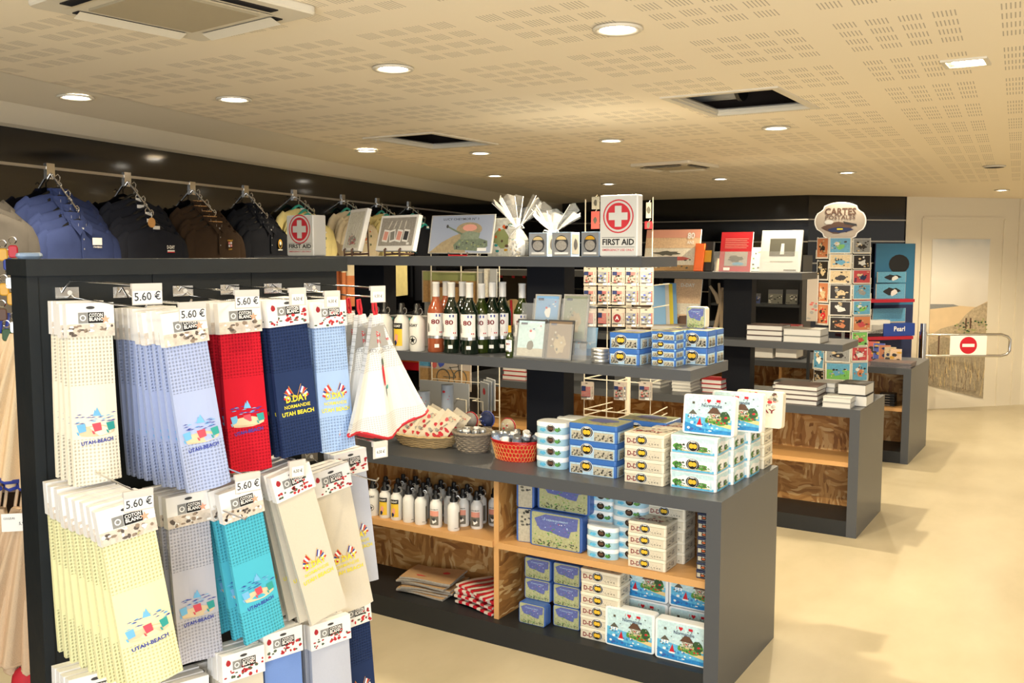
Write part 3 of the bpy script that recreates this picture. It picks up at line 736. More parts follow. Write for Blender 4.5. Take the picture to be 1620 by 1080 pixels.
def shirt(mat, kind, art=None, hang='black', trim=None, L=.56, lower=None):
    t = Tpl(); m = MB(); rings = []
    prof = [(-.000, .052, .026), (-.010, .085, .034), (-.024, .145, .042), (-.042, .192, .046), (-.085, .212, .048), (-.16, .205, .047), (-.24, .195, .043), (-.36, .195, .042), (-L+.01, .20, .044), (-L, .198, .040)]
    sy = .62
    for z, hw, d in prof:
        rings.append([(hw*math.copysign(abs(math.cos(a))**.8, math.cos(a)), d*sy*math.sin(a) + .006*math.sin(hw*60+a*3), z) for a in [2*math.pi*i/28 for i in range(28)]])
    m.loft(rings[:8], mat, smooth=True, cap1=False); m.loft(rings[7:], lower or mat, smooth=True, cap0=False); t.part('torso', m)
    for s in (-1, 1):
        m = MB(); m.loft([[(s*(x + ux*r*1.0), y_*0 + r*.35*vy, z + r*wz) for ux, vy, wz in [(math.cos(b)*.55, math.sin(b), -math.cos(b)*.8*-1) for b in [2*math.pi*i/12 for i in range(12)]]] for x, y_, z, r in
                [(.150, 0, -.055, .045), (.190, 0, -.10, .062), (.222, 0, -.155, .064), (.240, 0, -.205, .062)]], mat, smooth=True)
        if trim: m.tube([(s*.21, -.022, -.20), (s*.27, -.012, -.19)], .004, trim, 4)
        t.part('sleeve', m)
    m = MB()
    if kind == 'polo':
        for s in (-1, 1):
            m.add([(s*.048, -.006, .022), (s*.056, -.026, -.006), (s*.032, -.044, -.046), (s*.001, -.032, -.022), (s*.012, -.026, -.004)], [(0,1,2,3,4)], mat)
            m.add([(s*.046, .0, .018), (s*.058, -.012, -.004), (s*.05, -.024, -.008), (s*.046, -.004, .016)], [(0,1,2,3)], mat)
        m.loft([[(.047*math.cos(a), .024*math.sin(a), z) for a in [2*math.pi*i/20 for i in range(20)]] for z in (-.004, .018)], mat, cap0=False, cap1=False)
        m.loft([[(.052*math.cos(a), .030*math.sin(a), z) for a in [2*math.pi*i/20 for i in range(20)]] for z in (-.012, .018)], mat, cap0=False, cap1=False)
        if trim: m.tube([(.048*math.cos(a), .026*math.sin(a)-.002, .018) for a in [math.pi+math.pi*i/12 for i in range(13)]], .003, trim, 4)
        sub = MB(); sub.box(-.010, -.0315, -.14, .010, -.027, -.03, mat)
        for z in (-.06, -.10): sub.lathe([(.0035, 0), (.003, .002)], 'wood_light' if mat == 'cloth_navy' else 'grey', (0, 0, 0), 8) if 0 else Art(sub, front(-.032)).ell(0, z, .0035, .0035, 'grey', 1, 8)
        t.part('collar', m, None, [('button_placket', sub)])
    else:
        m.tube([(.05*math.cos(a), .026*math.sin(a)-.006, -.010+.006*math.sin(a)) for a in [2*math.pi*i/20 for i in range(21)]], .0045, trim or mat, 5); t.part('neckband', m)
    m = MB(); m.box(-.022, -.027, -.028, .022, -.025, .004, 'white'); t.part('neck_label', m)
    if art:
        m = MB(); art(Art(m, lambda u, v, k: Vector((u, -.034-k, v+.032)))); t.part('chest_print', m)
    m = MB(); m.tube([(-.15, 0, -.05), (-.03, 0, .012), (0, 0, .02), (.03, 0, .012), (.15, 0, -.05)], .008, hang)
    m.tube([(0, 0, .02), (0, 0, .045), (.012, 0, .055), (.014, 0, .068), (.002, 0, .078), (-.010, 0, .070)], .0025, 'chrome'); t.part('hanger', m)
    return t
def art_navy(A): A.rect(.045, -.115, .10, -.085, 'white', 1); A.text('UTAH BEACH', .0725, -.124, .010, 'white', 1, .05)
def art_dday(A): A.text('D-DAY', .085, -.125, .022, 'white', 1, .055); A.rect(.06, -.150, .112, -.138, 'white', 1); A.rect(.06, -.150, .112, -.145, 'red', 2)
def art_brown(A):
    A.text('NORMANDY', .08, -.108, .012, 'gold', 1, .045)
    for i in range(2):
        for j in range(2): A.rect(.064+.017*i, -.14+.014*j, .078+.017*i, -.129+.014*j, 'red' if (i+j) % 2 else 'white', 1); A.rect(.064+.017*i, -.136+.014*j, .078+.017*i, -.133+.014*j, 'white' if (i+j) % 2 else 'flag_blue', 2)
    A.text('D-DAY', .08, -.152, .010, 'gold', 1, .03)
def art_eagle(A): A.ell(.08, -.125, .02, .026, 'gold', 1); A.ell(.08, -.127, .016, .021, 'black', 2); A.blob(.08, -.12, .010, .012, 'white', 3); A.text('AIRBORNE', .08, -.158, .010, 'white', 1, .045)
def art_lemon(A): A.specks(14, -.08, -.20, .10, -.08, .012, ['leaf_dark', 'orange', 'white'], 1, 4)
K = [('navy polo with white chest panel', shirt('cloth_navy', 'polo', art_navy)), ('charcoal D-DAY t-shirt', shirt('cloth_charcoal', 'tee', art_dday)),
     ('dark brown polo with flag badge', shirt('cloth_brown', 'polo', art_brown, trim='wood_light')), ('black polo with eagle badge', shirt('cloth_black', 'polo', art_eagle)),
     ('lemon t-shirt on teal hanger', shirt('cloth_lemon', 'tee', art_lemon, 'teal_plastic')), ('cream and orange t-shirt', shirt('cloth_cream', 'tee', art_lemon, 'teal_plastic', lower='cloth_orange')),
     ('pale yellow speckled t-shirt', shirt('cloth_lemon', 'tee', art_lemon, 'teal_plastic', L=.52)), ('black and teal sweatshirt', shirt('cloth_black', 'tee', None, 'teal_plastic', trim='cloth_teal')),
     ('taupe sweatshirt at the far left edge', shirt('cloth_taupe', 'tee', None))]
ARM = [((78,270), (118,332), 5, 0, 'above the towel stand'), ((200,283), (240,338), 5, 1, 'right of the navy polos'), ((303,297), (345,338), 5, 2, 'left of the small first aid tin'), ((388,302), (425,342), 5, 3, 'beside the small first aid tin'),
       ((465,308), (490,334), 4, 4, 'behind the small first aid tin'), ((542,315), (560,334), 4, 5, 'behind the tall canvas'), ((597,320), (620,340), 4, 6, 'between the two canvases'), ((647,325), (668,346), 4, 7, 'behind the wide canvas'),
       ((-75,262), (-24,308), 3, 8, 'on the wall')]
for ai, (bp, ep, n, k, where) in enumerate(ARM):
    b = WP(bp[0], bp[1], 0); off = .125
    ez = WP(ep[0], ep[1], off).z
    t = Tpl(); m = MB(); m.T = Matrix.Translation((b.x, 0, b.z)); dz = ez - b.z
    m.box(-.022, -.008, -.035, .022, 0, .03, 'chrome'); t.part('wall_plate', m)
    m = MB(); m.T = Matrix.Translation((b.x, 0, b.z)); m.tube([(0, -.006, -.01), (0, -off-.01, dz)], .005, 'chrome')
    for i in range(7): q = (i+.6)/7; m.ball((0, -.006-(off)*q, -.01+dz*q+.008), .004, .004, .004, 'chrome', 6, 5)
    t.part('sloping_arm', m)
    t.put('wall_hanging_arm', 'chrome sloping arm on the wall rail carrying each %s' % K[k][0], 'display arm', None, M=MW)
    for i in range(n):
        q = 1 - i/ (n+.0)
        lb = ('%s, front one, %s' if i == 0 else '%s, hanging ' + NTH[i-1] + ' behind the front one, %s') % (K[k][0], where)
        K[k][1].put('hanging_shirt', lb, 'shirt', None, M=MW @ Matrix.Translation((b.x + (.01*(-1)**i if i else 0), -.006-off*q, b.z-.01+dz*q-.050)) @ Matrix.Rotation(R(1.5*((i*37) % 5-2)) if i else 0, 4, 'Z'), group='%s on one wall arm' % K[k][0])
# wooden swing tag hung on the charcoal shirt
p = WP(240, 352, .215); m = MB(); m.T = MW @ Matrix.Translation(p) @ Matrix.Rotation(math.pi/2, 4, 'X'); m.lathe([(.022, -.003), (.022, .003)], 'wood_light', (0, 0, 0), 16); m.tube([(0, .022, 0), (0, .045, 0)], .001, 'chrome')
one('swing_tag', m, 'round wooden swing tag hanging in front of the charcoal t-shirts', 'tag')
# things beyond the left end of the stand: wire rack, terry towels, key rings
CV = Vector((math.cos(R(62)), -math.sin(R(30)), 0)).normalized(); LP0 = Vector((-2.68, 1.56, 0)); LU = Vector((-CV.y, CV.x, 0)); 
ML2 = Matrix(((LU.x, -CV.x, 0, LP0.x), (LU.y, -CV.y, 0, LP0.y), (0, 0, 1, 0), (0, 0, 0, 1)))
def LP(px, py, off=0):
    q = PL(px, py, LP0 + CV*off, CV) - LP0; return Vector((q.dot(LU), -off, q.z))
t = Tpl(); m = MB()
x0 = LP(-140, 500).x; x1 = LP(44, 500).x
for x in (x0, LP(6, 500).x, x1): m.tube([(x, .10, 0), (x, .10, 1.5)], .008, 'black')
t.part('upright', m); m = MB()
for z in (LP(20, 456).z, LP(20, 757).z): m.tube([(x0, .088, z), (x1, .088, z)], .005, 'chrome')
t.part('cross_rail', m); m = MB(); m.box(x0, .02, LP(20, 770).z-.02, x1, .25, LP(20, 770).z, 'brown'); t.part('shelf_board', m)
t.put('wire_rack', 'black and chrome wire rack behind the left end of the towel stand', 'rack', None, M=ML2)
pm('terry_peach', '#ecd2ac', .95, noise=.12, scale=400, bump=.8, spec=.1); pm('terry_buff', '#d9bd9c', .95, noise=.12, scale=400, bump=.8, spec=.1); pm('trim_blue', '#2a3f9a', .7)
def terry(mat, trim, L, w):
    t = Tpl(); m = MB(); rings = []
    for j in range(13):
        s = j/12; wd = .012 + w*s**.8; z = -L*s
        fr = [(wd*(-1+2*i/14), -.034*s*math.cos((-1+2*i/14)*7.5) - .034, z + .01*s*math.cos((-1+2*i/14)*4)) for i in range(15)]
        rings.append(fr + [(x, y+.03, zz) for x, y, zz in reversed(fr)])
    m.loft(rings, mat, smooth=True); t.part('gathered_cloth', m)
    m = MB(); m.tube([(x, y+.012, z-.004) for x, y, z in rings[-1][:15]], .008, trim); t.part('hem_border', m)
    m = MB(); m.tube([(-.008, -.01, -.02), (-.008, 0, .06), (.008, 0, .06), (.008, -.01, -.02)], .005, trim, 5); t.part('hanging_loop', m)
    return t
tp = terry('terry_peach', 'trim_blue', .43, .075); tb = terry('terry_buff', 'terry_buff', .47, .085)
for i, (px, off) in enumerate([(42, .03), (28, .0), (6, -.02), (-20, .0)]):
    p = LP(px, 527, off); tp.put('terry_towel', 'peach terry towel with blue border, %s from the stand' % ['nearest', 'second', 'third', 'fourth'][i], 'towel', None, M=ML2 @ Matrix.Translation(p) @ Matrix.Rotation(R(8), 4, 'Y'), group='peach terry towels')
for i, (px, off) in enumerate([(46, .03), (30, .0), (4, -.02)]):
    p = LP(px, 800, off); tb.put('terry_towel', 'buff terry towel in the lower row, %s from the towel stand' % ['nearest', 'second', 'third'][i], 'towel', None, M=ML2 @ Matrix.Translation(p) @ Matrix.Rotation(R(8), 4, 'Y'), group='buff terry towels')
m = MB(); p = LP(24, 826, .09); m.T = ML2 @ Matrix.Translation(p); m.box(-.036, -.001, -.026, .036, .001, .026, 'white'); A = Art(m, front(-.001)); A.text('COULEURS', -.015, .012, .008, 'label_ink', 1, .03); A.text('5,90', .02, -.004, .012, 'label_ink', 1)
one('price_label', m, 'small white price label pinned to the buff terry towels', 'label')
m = MB(); p = LP(40, 1062, .03); m.T = ML2 @ Matrix.Translation(p); m.ball((0, 0, -.03), .04, .03, .05, 'trim_red', 12, 8); m.tube([(0, 0, 0), (0, 0, .05)], .004, 'terry_buff')
one('red_pompom_towel', m, 'red fluffy towel tip showing below the buff terry towels', 'towel')
q = random.Random(5)
for i in range(9):
    px = [4, 12, 20, 6, 15, 22, 3, 10, 18][i]; py = [385, 400, 380, 440, 430, 500, 480, 512, 455][i]
    p = LP(px, py, .02); t = Tpl(); m = MB(); m.tube([(.010*math.cos(a), 0, .010*math.sin(a)) for a in [2*math.pi*k/12 for k in range(13)]], .0015, 'chrome', 4); t.part('ring', m)
    m = MB(); m.T = Matrix.Translation((0, -.001, -.032)); 
    c = ['gold', 'flag_blue', 'red', 'gold', 'silver', 'silver', 'brown', 'leaf_dark', 'gold'][i]
    m.rbox(.026, .036, -.003, .003, .008, c); m.v = [Vector((v.x, v.z*1.0-.001, (v.y + .001)-.064+.032)) if 0 else Vector((v.x, (v.z+.032), v.y-.031)) for v in m.v]
    t.part('fob', m)
    t.put('key_ring', 'souvenir key ring with %s fob, hanging at the far left edge, %s' % (['golden', 'blue', 'red', 'small golden', 'silver', 'lower silver', 'brown', 'green', 'middle golden'][i], NTH[i]), 'key ring', None, M=ML2 @ Matrix.Translation(p), group='souvenir key rings')
t = Tpl(); m = MB(); 
p = LP(37, 455, .06); m.T = Matrix.Translation(p)
for i, c in enumerate(['trim_blue', 'yellow', 'red', 'orange', 'teal', 'yellow', 'red']): m.box(-.022, -.01, .05-.018*i-.018, .022, .01, .05-.018*i, c)
t.part('striped_sleeve', m)
t.put('striped_pouch', 'yellow and red striped pouch hanging between key rings and the stand', 'pouch', None, M=ML2)
mb = MB(); mb.rbox(.06, .045, 0, .016, .018, 'box_print_blue', .007); q3 = ML @ Vector((.02, .05, 1.585))
one('folded_cap', mb, 'small blue cap lying on the left end of the stand cap board', 'cap', q3, R(70))
# ================================================================ TOP SHELF OF THE NEAREST GONDOLA
def aid(w_, h, d):
    t = Tpl(); m = MB(); m.rbox(w_, d, 0, h, .008, 'white_gloss', .005); t.part('tin_body', m)
    m = MB(); A = Art(m, front(-d/2)); A.rrect(-w_/2+.004, .004, w_/2-.004, h-.004, .006, 'cream_grey', 1)
    cy = h*.655; r_ = w_*.40
    A.ring(0, cy, r_*.92, r_, 'print_red', 2, 32); A.ell(0, cy, r_*.84, r_*.84, 'print_red', 2, 32)
    A.ring(0, cy, r_*.80, r_*.88, 'cream_grey', 3, 32)
    s_ = r_*.22; l_ = r_*.62
    A.rect(-s_, cy-l_, s_, cy+l_, 'cream_grey', 4); A.rect(-l_, cy-s_, l_, cy+s_, 'cream_grey', 4.6)
    A.rect(-w_*.43, h*.312, w_*.43, h*.318, 'black', 2); A.rect(-w_*.43, h*.155, w_*.43, h*.161, 'black', 2)
    A.text('FIRST AID', 0, h*.236, h*.135, 'black', 2, w_*.83); A.text('EMERGENCY USE ONLY', 0, h*.11, h*.05, 'print_red', 2, w_*.83)
    t.part('front_print', m, 'red cross emblem over FIRST AID lettering'); return t
pm('cream_grey', '#dcdcd6', .4); pm('print_red', '#d23540', .4)
YS = 3.33; ZT = 1.585
def onY(x0, x1, ytop, Y, z):
    a = PY(x0, 400, Y); b = PY(x1, 400, Y); c = PY((x0+x1)/2, ytop, Y); return (a.x+b.x)/2, b.x-a.x, c.z - z
cx, w_, h = onY(948, 1008, 308, YS, ZT)
aid(w_, h, .05).put('first_aid_tin', 'large white FIRST AID tin with red cross at the right end of the top shelf', 'tin', (cx, YS+.025, ZT))
cx, w_, h = onY(454, 496, 340, YS, ZT)
aid(w_, h, .09).put('first_aid_tin', 'small white FIRST AID tin behind the right corner of the towel stand', 'tin', (cx, YS+.045, ZT))
def easel_tpl(w_):
    t = Tpl(); 
    for s in (-1, 1):
        m = MB(); m.tube([(s*w_, -.05, .0), (s*w_, -.052, .03), (s*w_, -.045, .035)], .005, 'brown'); m.tube([(s*w_, -.05, .008), (s*w_, .03, .012)], .005, 'brown'); m.tube([(s*w_, -.012, .010), (s*w_*.5, .045, .16)], .005, 'brown'); t.part('easel_leg', m)
    m = MB(); m.tube([(-w_, -.01, .012), (w_, -.01, .012)], .004, 'brown'); m.tube([(0, .05, .0), (0, .045, .15)], .004, 'brown'); t.part('crossbar', m)
    return t
def canvas(w_, h, artf, name='picture_canvas'):
    t = Tpl(); m = MB(); m.rbox(w_, .022, 0, h, .002, 'white', .002); t.part('stretched_canvas', m)
    m = MB(); artf(Art(m, front(-.011)), w_, h); t.part('printed_picture', m); return t
def art_hand(A, w_, h):
    A.rrect(-w_*.42, h*.07, w_*.42, h*.93, .002, 'canvas_beige', 1)
    A.blob(w_*.02, h*.25, w_*.25, h*.13, 'poster_grey', 2, 18, .4, 3); A.specks(26, -w_*.2, h*.15, w_*.3, h*.4, .009, ['pinkish', 'poster_grey', 'canvas_beige', 'ink_red'], 3, 9)
    for i in range(3): A.poly([(-w_*.12+.03*i, h*.35), (-w_*.10+.03*i, h*.35), (-w_*.02+.035*i, h*.66), (-w_*.04+.035*i, h*.66)], 'white', 3)
def art_cards(A, w_, h):
    A.rrect(-w_*.45, h*.14, w_*.45, h*.93, .002, 'poster_grey', 1)
    for i in range(4):
        x = -w_*.28 + w_*.18*i; r_ = [-.12, .2, -.15, -.1][i]
        for k, (hw, hh, c) in enumerate(((w_*.075, h*.17, 'white'), (w_*.055, h*.12, ['pinkish', 'grey_photo', 'pinkish', 'dark_grey'][i]))):
            A.poly([(x+hw*a*math.cos(r_)-hh*b*math.sin(r_), h*.42+hw*a*math.sin(r_)+hh*b*math.cos(r_)) for a, b in ((-1,-1),(1,-1),(1,1),(-1,1))], c, 2+k+i*.2)
    for i in range(4): A.poly([(-w_*.25+.04*i, h*.62), (-w_*.23+.04*i, h*.62), (-w_*.16+.035*i, h*.84), (-w_*.18+.035*i, h*.84)], 'canvas_beige', 2)
    A.rect(w_*.30, h*.17, w_*.37, h*.23, 'white', 2)
pm('canvas_beige', '#e6dccc', .7); pm('poster_grey', '#a09a90', .7)
ez = easel_tpl(.055)
for (x0, x1, yt, Y, artf, hs, lb) in [(541, 594, 331, 3.42, art_hand, 1.0, 'tall'), (598, 672, 341, 3.42, art_cards, 1.0, 'wide')]:
    cx, w_, h = onY(x0, x1, yt, Y, ZT+.022)
    rz = R(-30 if lb == 'tall' else -14)
    w_ /= math.cos(rz + R(0)); T0 = Matrix.Translation((cx, Y, ZT)) @ Matrix.Rotation(rz*-1 if 0 else rz, 4, 'Z')
    ez.put('table_easel', 'small brown easel under the %s canvas' % lb, 'easel', None, M=T0)
    canvas(w_, h*1.03, artf).put('picture_canvas', {'tall': 'tall pale canvas of a hand with threads, leaning on an easel', 'wide': 'wide grey canvas showing four pegged snapshots, leaning on an easel'}[lb], 'picture', None,
        M=T0 @ Matrix.Translation((0, -.032, .022)) @ Matrix.Rotation(R(-14), 4, 'X'))
# tank sign
def art_tank(A, w_, h):
    A.rect(-w_*.48, h*.02, w_*.48, h*.98, 'tin_sky', 1)
    A.poly([(-w_*.48, h*.02), (w_*.1, h*.02), (w_*.05, h*.55), (-w_*.12, h*.45), (-w_*.30, h*.28)], 'sand_dull', 2)
    A.ell(w_*.12, h*.62, w_*.2, h*.18, 'sand_dull', 2, 20); A.ell(w_*.13, h*.66, w_*.11, h*.09, 'pinkish', 2.5)
    A.poly([(-w_*.08, h*.10), (w_*.30, h*.06), (w_*.43, h*.18), (w_*.42, h*.32), (w_*.2, h*.44), (-w_*.02, h*.36), (-w_*.1, h*.22)], 'tank_green', 3)
    A.poly([(w_*.0, h*.36), (w_*.28, h*.36), (w_*.30, h*.52), (w_*.12, h*.58), (w_*.0, h*.50)], 'tank_green2', 4)
    A.poly([(w_*.02, h*.47), (-w_*.22, h*.68), (-w_*.21, h*.71), (w_*.03, h*.51)], 'tank_green', 5); A.ell(-w_*.22, h*.70, .006, .008, 'dark_grey', 6)
    A.specks(30, -w_*.05, h*.10, w_*.40, h*.34, .006, ['tank_green2', 'dark_grey', 'olive'], 5, 8)
    A.text('LUCY CHEYMOR N\u00b0 1', -w_*.02, h*.885, .014, 'dark_grey', 2, w_*.55)
    A.rect(w_*.28, h*.06, w_*.42, h*.14, 'white', 6)
pm('tin_sky', '#9fa9bd', .35); pm('sand_dull', '#a59473', .5); pm('tank_green', '#6f7d66', .5); pm('tank_green2', '#86927b', .5)
cx, w_, h = onY(677, 778, 338, 3.40, ZT+.012)
t = Tpl(); m = MB(); m.rbox(w_, .006, 0, h, .002, 'silver', .001); t.part('metal_plate', m); m = MB(); art_tank(Art(m, front(-.003)), w_, h); t.part('printed_picture', m)
t.put('metal_sign', 'metal wall sign with a green tank climbing a sandy bank, leaning on the top shelf', 'sign', None, M=Matrix.Translation((cx, 3.40, ZT+.012)) @ Matrix.Rotation(R(-12), 4, 'X'))
m = MB(); 
for s in (-1, 1): m.tube([(s*.05, -.03, .02), (s*.05, -.03, .004), (s*.05, .07, .004), (s*.04, .06, .15)], .003, 'chrome')
m.tube([(-.05, -.03, .004), (.05, -.03, .004)], .003, 'red')
one('wire_plate_stand', m, 'wire stand with red bar holding the tank sign', 'stand', (cx, 3.42, ZT))
m = MB(); m.rbox(.15, .03, 0, .165, .002, 'canvas_beige', .001); Art(m, front(-.015)).blob(0, .08, .05, .05, 'olive', 1, 14, .4, 5).specks(16, -.06, .02, .06, .14, .01, ['orange', 'gold', 'teal', 'brown'], 2, 3)
one('souvenir_box', m, 'small souvenir picture box between the tank sign and the cellophane parcel', 'box', (PY(797, 400, 3.52).x, 3.52, ZT), 0)
# cellophane parcels
def parcel(r_, H, seed):
    t = Tpl(); q = random.Random(seed); m = MB()
    m.lathe([(r_*.85, .0), (r_, .01), (r_*.95, H*.28), (r_*.5, H*.40), (r_*.16, H*.46)], 'cellophane', n=18, cap1=False)
    t.part('wrapped_base', m)
    m = MB(); m.lathe([(r_*.6, .004), (r_*.66, H*.1), (r_*.62, H*.24), (r_*.3, H*.28)], 'white', n=16); m2 = Art(m, lambda u, v, w_: Vector((r_*.66*math.sin(u/r_), -(r_*.66+w_)*math.cos(u/r_)-.001, v)))
    m2.specks(40, -r_*1.1, H*.02, r_*1.1, H*.24, .010, ['silver', 'grey', 'white', 'beige'], 1, seed); t.part('sweets', m)
    m = MB()
    for i in range(9):
        a = 2*math.pi*i/9 + q.uniform(-.2, .2); o = q.uniform(.75, 1.15)*r_*2.6; zt = H*q.uniform(.72, 1.0)
        c0 = Vector((.01*math.cos(a), .01*math.sin(a), H*.46)); p1 = Vector((o*math.cos(a), o*math.sin(a)*.4, zt)); p2 = Vector((o*math.cos(a+.8), o*math.sin(a+.8)*.6, zt*q.uniform(.85, 1)))
        mid = (p1+p2)/2 + Vector((0, 0, .02)); k = (c0+mid)/2 + Vector((q.uniform(-.01, .01),)*3)
        m.add([c0, p1, mid, p2, k], [(0,1,4),(1,2,4),(4,2,3),(4,3,0)], 'cellophane')
        m.tube([c0, (c0+p1)/2 + Vector((0,0,.004)), p1], .0012, 'white', 3)
    t.part('fanned_film', m)
    m = MB()
    for s in (-1, 1): m.tube([(0, -.012, H*.45), (s*.03, -.02, H*.50), (s*.04, -.02, H*.45), (0, -.012, H*.44), (s*.025, -.02, H*.34)], .003, 'white')
    t.part('ribbon', m); return t
cx, w_, h = onY(800, 840, 305, 3.42, ZT)
parcel(.045, h, 3).put('gift_parcel', 'tall clear cellophane gift parcel with fanned top on the top shelf', 'parcel', (cx, 3.42, ZT))
cx, w_, h = onY(860, 890, 322, 3.50, ZT)
parcel(.045, h, 8).put('gift_parcel', 'shorter cellophane gift parcel behind the boxed mugs', 'parcel', (cx, 3.50, ZT))
# boxed mugs
def mugbox(seed):
    t = Tpl(); m = MB(); w_ = .085; m.rbox(w_, .085, 0, .098, .002, 'box_print_blue', .001)
    A = Art(m, front(-.0425)); A.rect(-.040, .003, .040, .095, 'silver', 1); A.ell(0, .052, .030, .034, 'dark_grey', 2); A.ell(0, .045, .024, .020, 'poster_grey', 3)
    A.ell(0, .068, .022, .014, ['sand', 'gold'][seed % 2], 4, 12, 0, 180); A.rect(-.03, .01, .03, .018, 'white', 2)
    A = Art(m, right(.0425)); A.rect(-.035, .01, .035, .09, 'grey_photo', 1); A.blob(0, .05, .02, .025, 'dark_grey', 2)
    t.part('carton', m); return t
pm('box_print_blue', '#93a9c4', .4)
for i, (px, Y, lb) in enumerate([(887, 3.345, 'right beside the first aid tin group, front'), (935, 3.345, 'just left of the large first aid tin'), (850, 3.40, 'left of the other boxed mugs, front'), (862, 3.56, 'behind, partly hidden by cellophane')]):
    mugbox(i).put('boxed_mug', 'boxed souvenir mug, ' + lb, 'box', (PY(px, 400, Y).x, Y+.043 - .0, ZT), R(-6 if i % 2 else 4))
m = MB(); m.box(-.045, -.002, 0, .045, .002, .05, 'white'); Art(m, front(-.002)).blob(.0, .025, .02, .015, 'dark_grey', 1)
# ================================================================ GOODS ON THE NEAREST GONDOLA
for a in [('n_sky', '#bfe0f2', .3), ('n_sea', '#2f86c6', .3), ('n_sea2', '#5fb4dd', .3), ('n_green', '#4f8f3c', .45), ('n_dark', '#3a4436', .5), ('tin_white', '#eef1f1', .3), ('map_land', '#a8ac84', .4), ('map_sea', '#5c66a4', .35), ('map_rim', '#3f62a8', .3),
          ('photo_cream', '#b3ae9c', .45), ('photo_dark', '#57564c', .5), ('lid_band', '#3b6cb6', .3), ('band_light', '#a9c8e6', .3), ('badge_gold', '#e0b434', .4), ('maroon', '#7a2028', .5), ('tin_cream2', '#e4ddc9', .35), ('tin_cream_side', '#cfc7b3', .35)]: pm(*a)
def badge(A, u, v, r, l=4, core='badge_gold'):
    A.ell(u, v, r, r*.82, 'tin_white', l, 20); A.ell(u, v, r*.94, r*.77, 'black', l+1, 20); A.ring(u, v, r*.70, r*.74, 'tin_white', l+2, 20) if r > .018 else None
    A.ell(u-r*.24, v+.0, r*.34, r*.34, core, l+3, 12); A.ell(u+r*.26, v+.0, r*.34, r*.32, core, l+3.5, 12)
    A.rect(u-r*.3, v+r*.52, u+r*.3, v+r*.64, 'tin_white', l+3)
def side_dday(A, w_, h, edge=False):
    A.rect(-w_*.49, h*.05, w_*.49, h*.70, 'tin_cream_side', 1)
    if edge: A.text('US', w_*.1, h*.40, h*.5, 'label_ink', 2, w_*.22); A.specks(8, -w_*.4, h*.15, -w_*.1, h*.6, .004, ['photo_dark'], 2, 5); return
    A.text('D-DAY', -w_*.22, h*.36, h*.52, 'maroon', 2, w_*.48); A.specks(10, w_*.1, h*.1, w_*.45, h*.55, h*.05, ['photo_cream', 'photo_dark', 'poster_grey'], 1.5, 9); A.text('1 9 4 4', w_*.28, h*.25, h*.16, 'photo_dark', 2, w_*.26)
    badge(A, -w_*.05, h*.50, h*.50)
def side_blue(A, w_, h, edge=False):
    A.rect(-w_*.495, h*.02, w_*.495, h*.66, 'band_light', 1); A.rect(-w_*.495, h*.70, w_*.495, h*.97, 'lid_band', 1)
    for x0, x1 in ((-.47, -.20), (.04, .47)) if not edge else ((-.4, -.1), (0, .4)):
        A.rect(w_*x0, h*.06, w_*x1, h*.56, 'photo_cream', 2); A.specks(26, w_*(x0+.01), h*.1, w_*(x1-.01), h*.42, h*.075, ['photo_dark', 'dark_grey', 'poster_grey', 'photo_dark'], 3, 2)
    if not edge: badge(A, -w_*.12, h*.52, h*.42)
def side_coast(A, w_, h, edge=False):
    A.rect(-w_*.495, h*.02, w_*.495, h*.97, 'tin_white', 1); A.rect(-w_*.495, h*.03, w_*.495, h*.17, 'n_sea2', 2); A.poly([(-w_*.49, h*.55), (-w_*.2, h*.78), (w_*.3, h*.62), (w_*.49, h*.66), (w_*.49, h*.9), (-w_*.49, h*.95)], 'n_sky', 1.5)
    A.specks(22, -w_*.47, h*.16, -w_*.18, h*.50, h*.07, ['leaf_dark', 'n_green', 'n_dark', 'photo_cream'], 4, 3); A.specks(22, w_*.1, h*.16, w_*.40, h*.42, h*.06, ['leaf_dark', 'n_green', 'brown', 'photo_cream'], 4, 8)
    A.blob(-w_*.36, h*.34, w_*.13, h*.24, 'n_green', 3, 14, .4, 4); A.blob(w_*.22, h*.32, w_*.16, h*.20, 'n_green', 3, 14, .4, 6); A.blob(w_*.12, h*.36, w_*.05, h*.13, 'n_dark', 4, 8, .3, 7); A.rect(-w_*.3, h*.14, w_*.4, h*.19, 'sand', 3)
    A.poly([(w_*.40, h*.12), (w_*.46, h*.12), (w_*.43, h*.62)], 'n_sky', 4)
    if not edge: badge(A, 0, h*.45, h*.40)
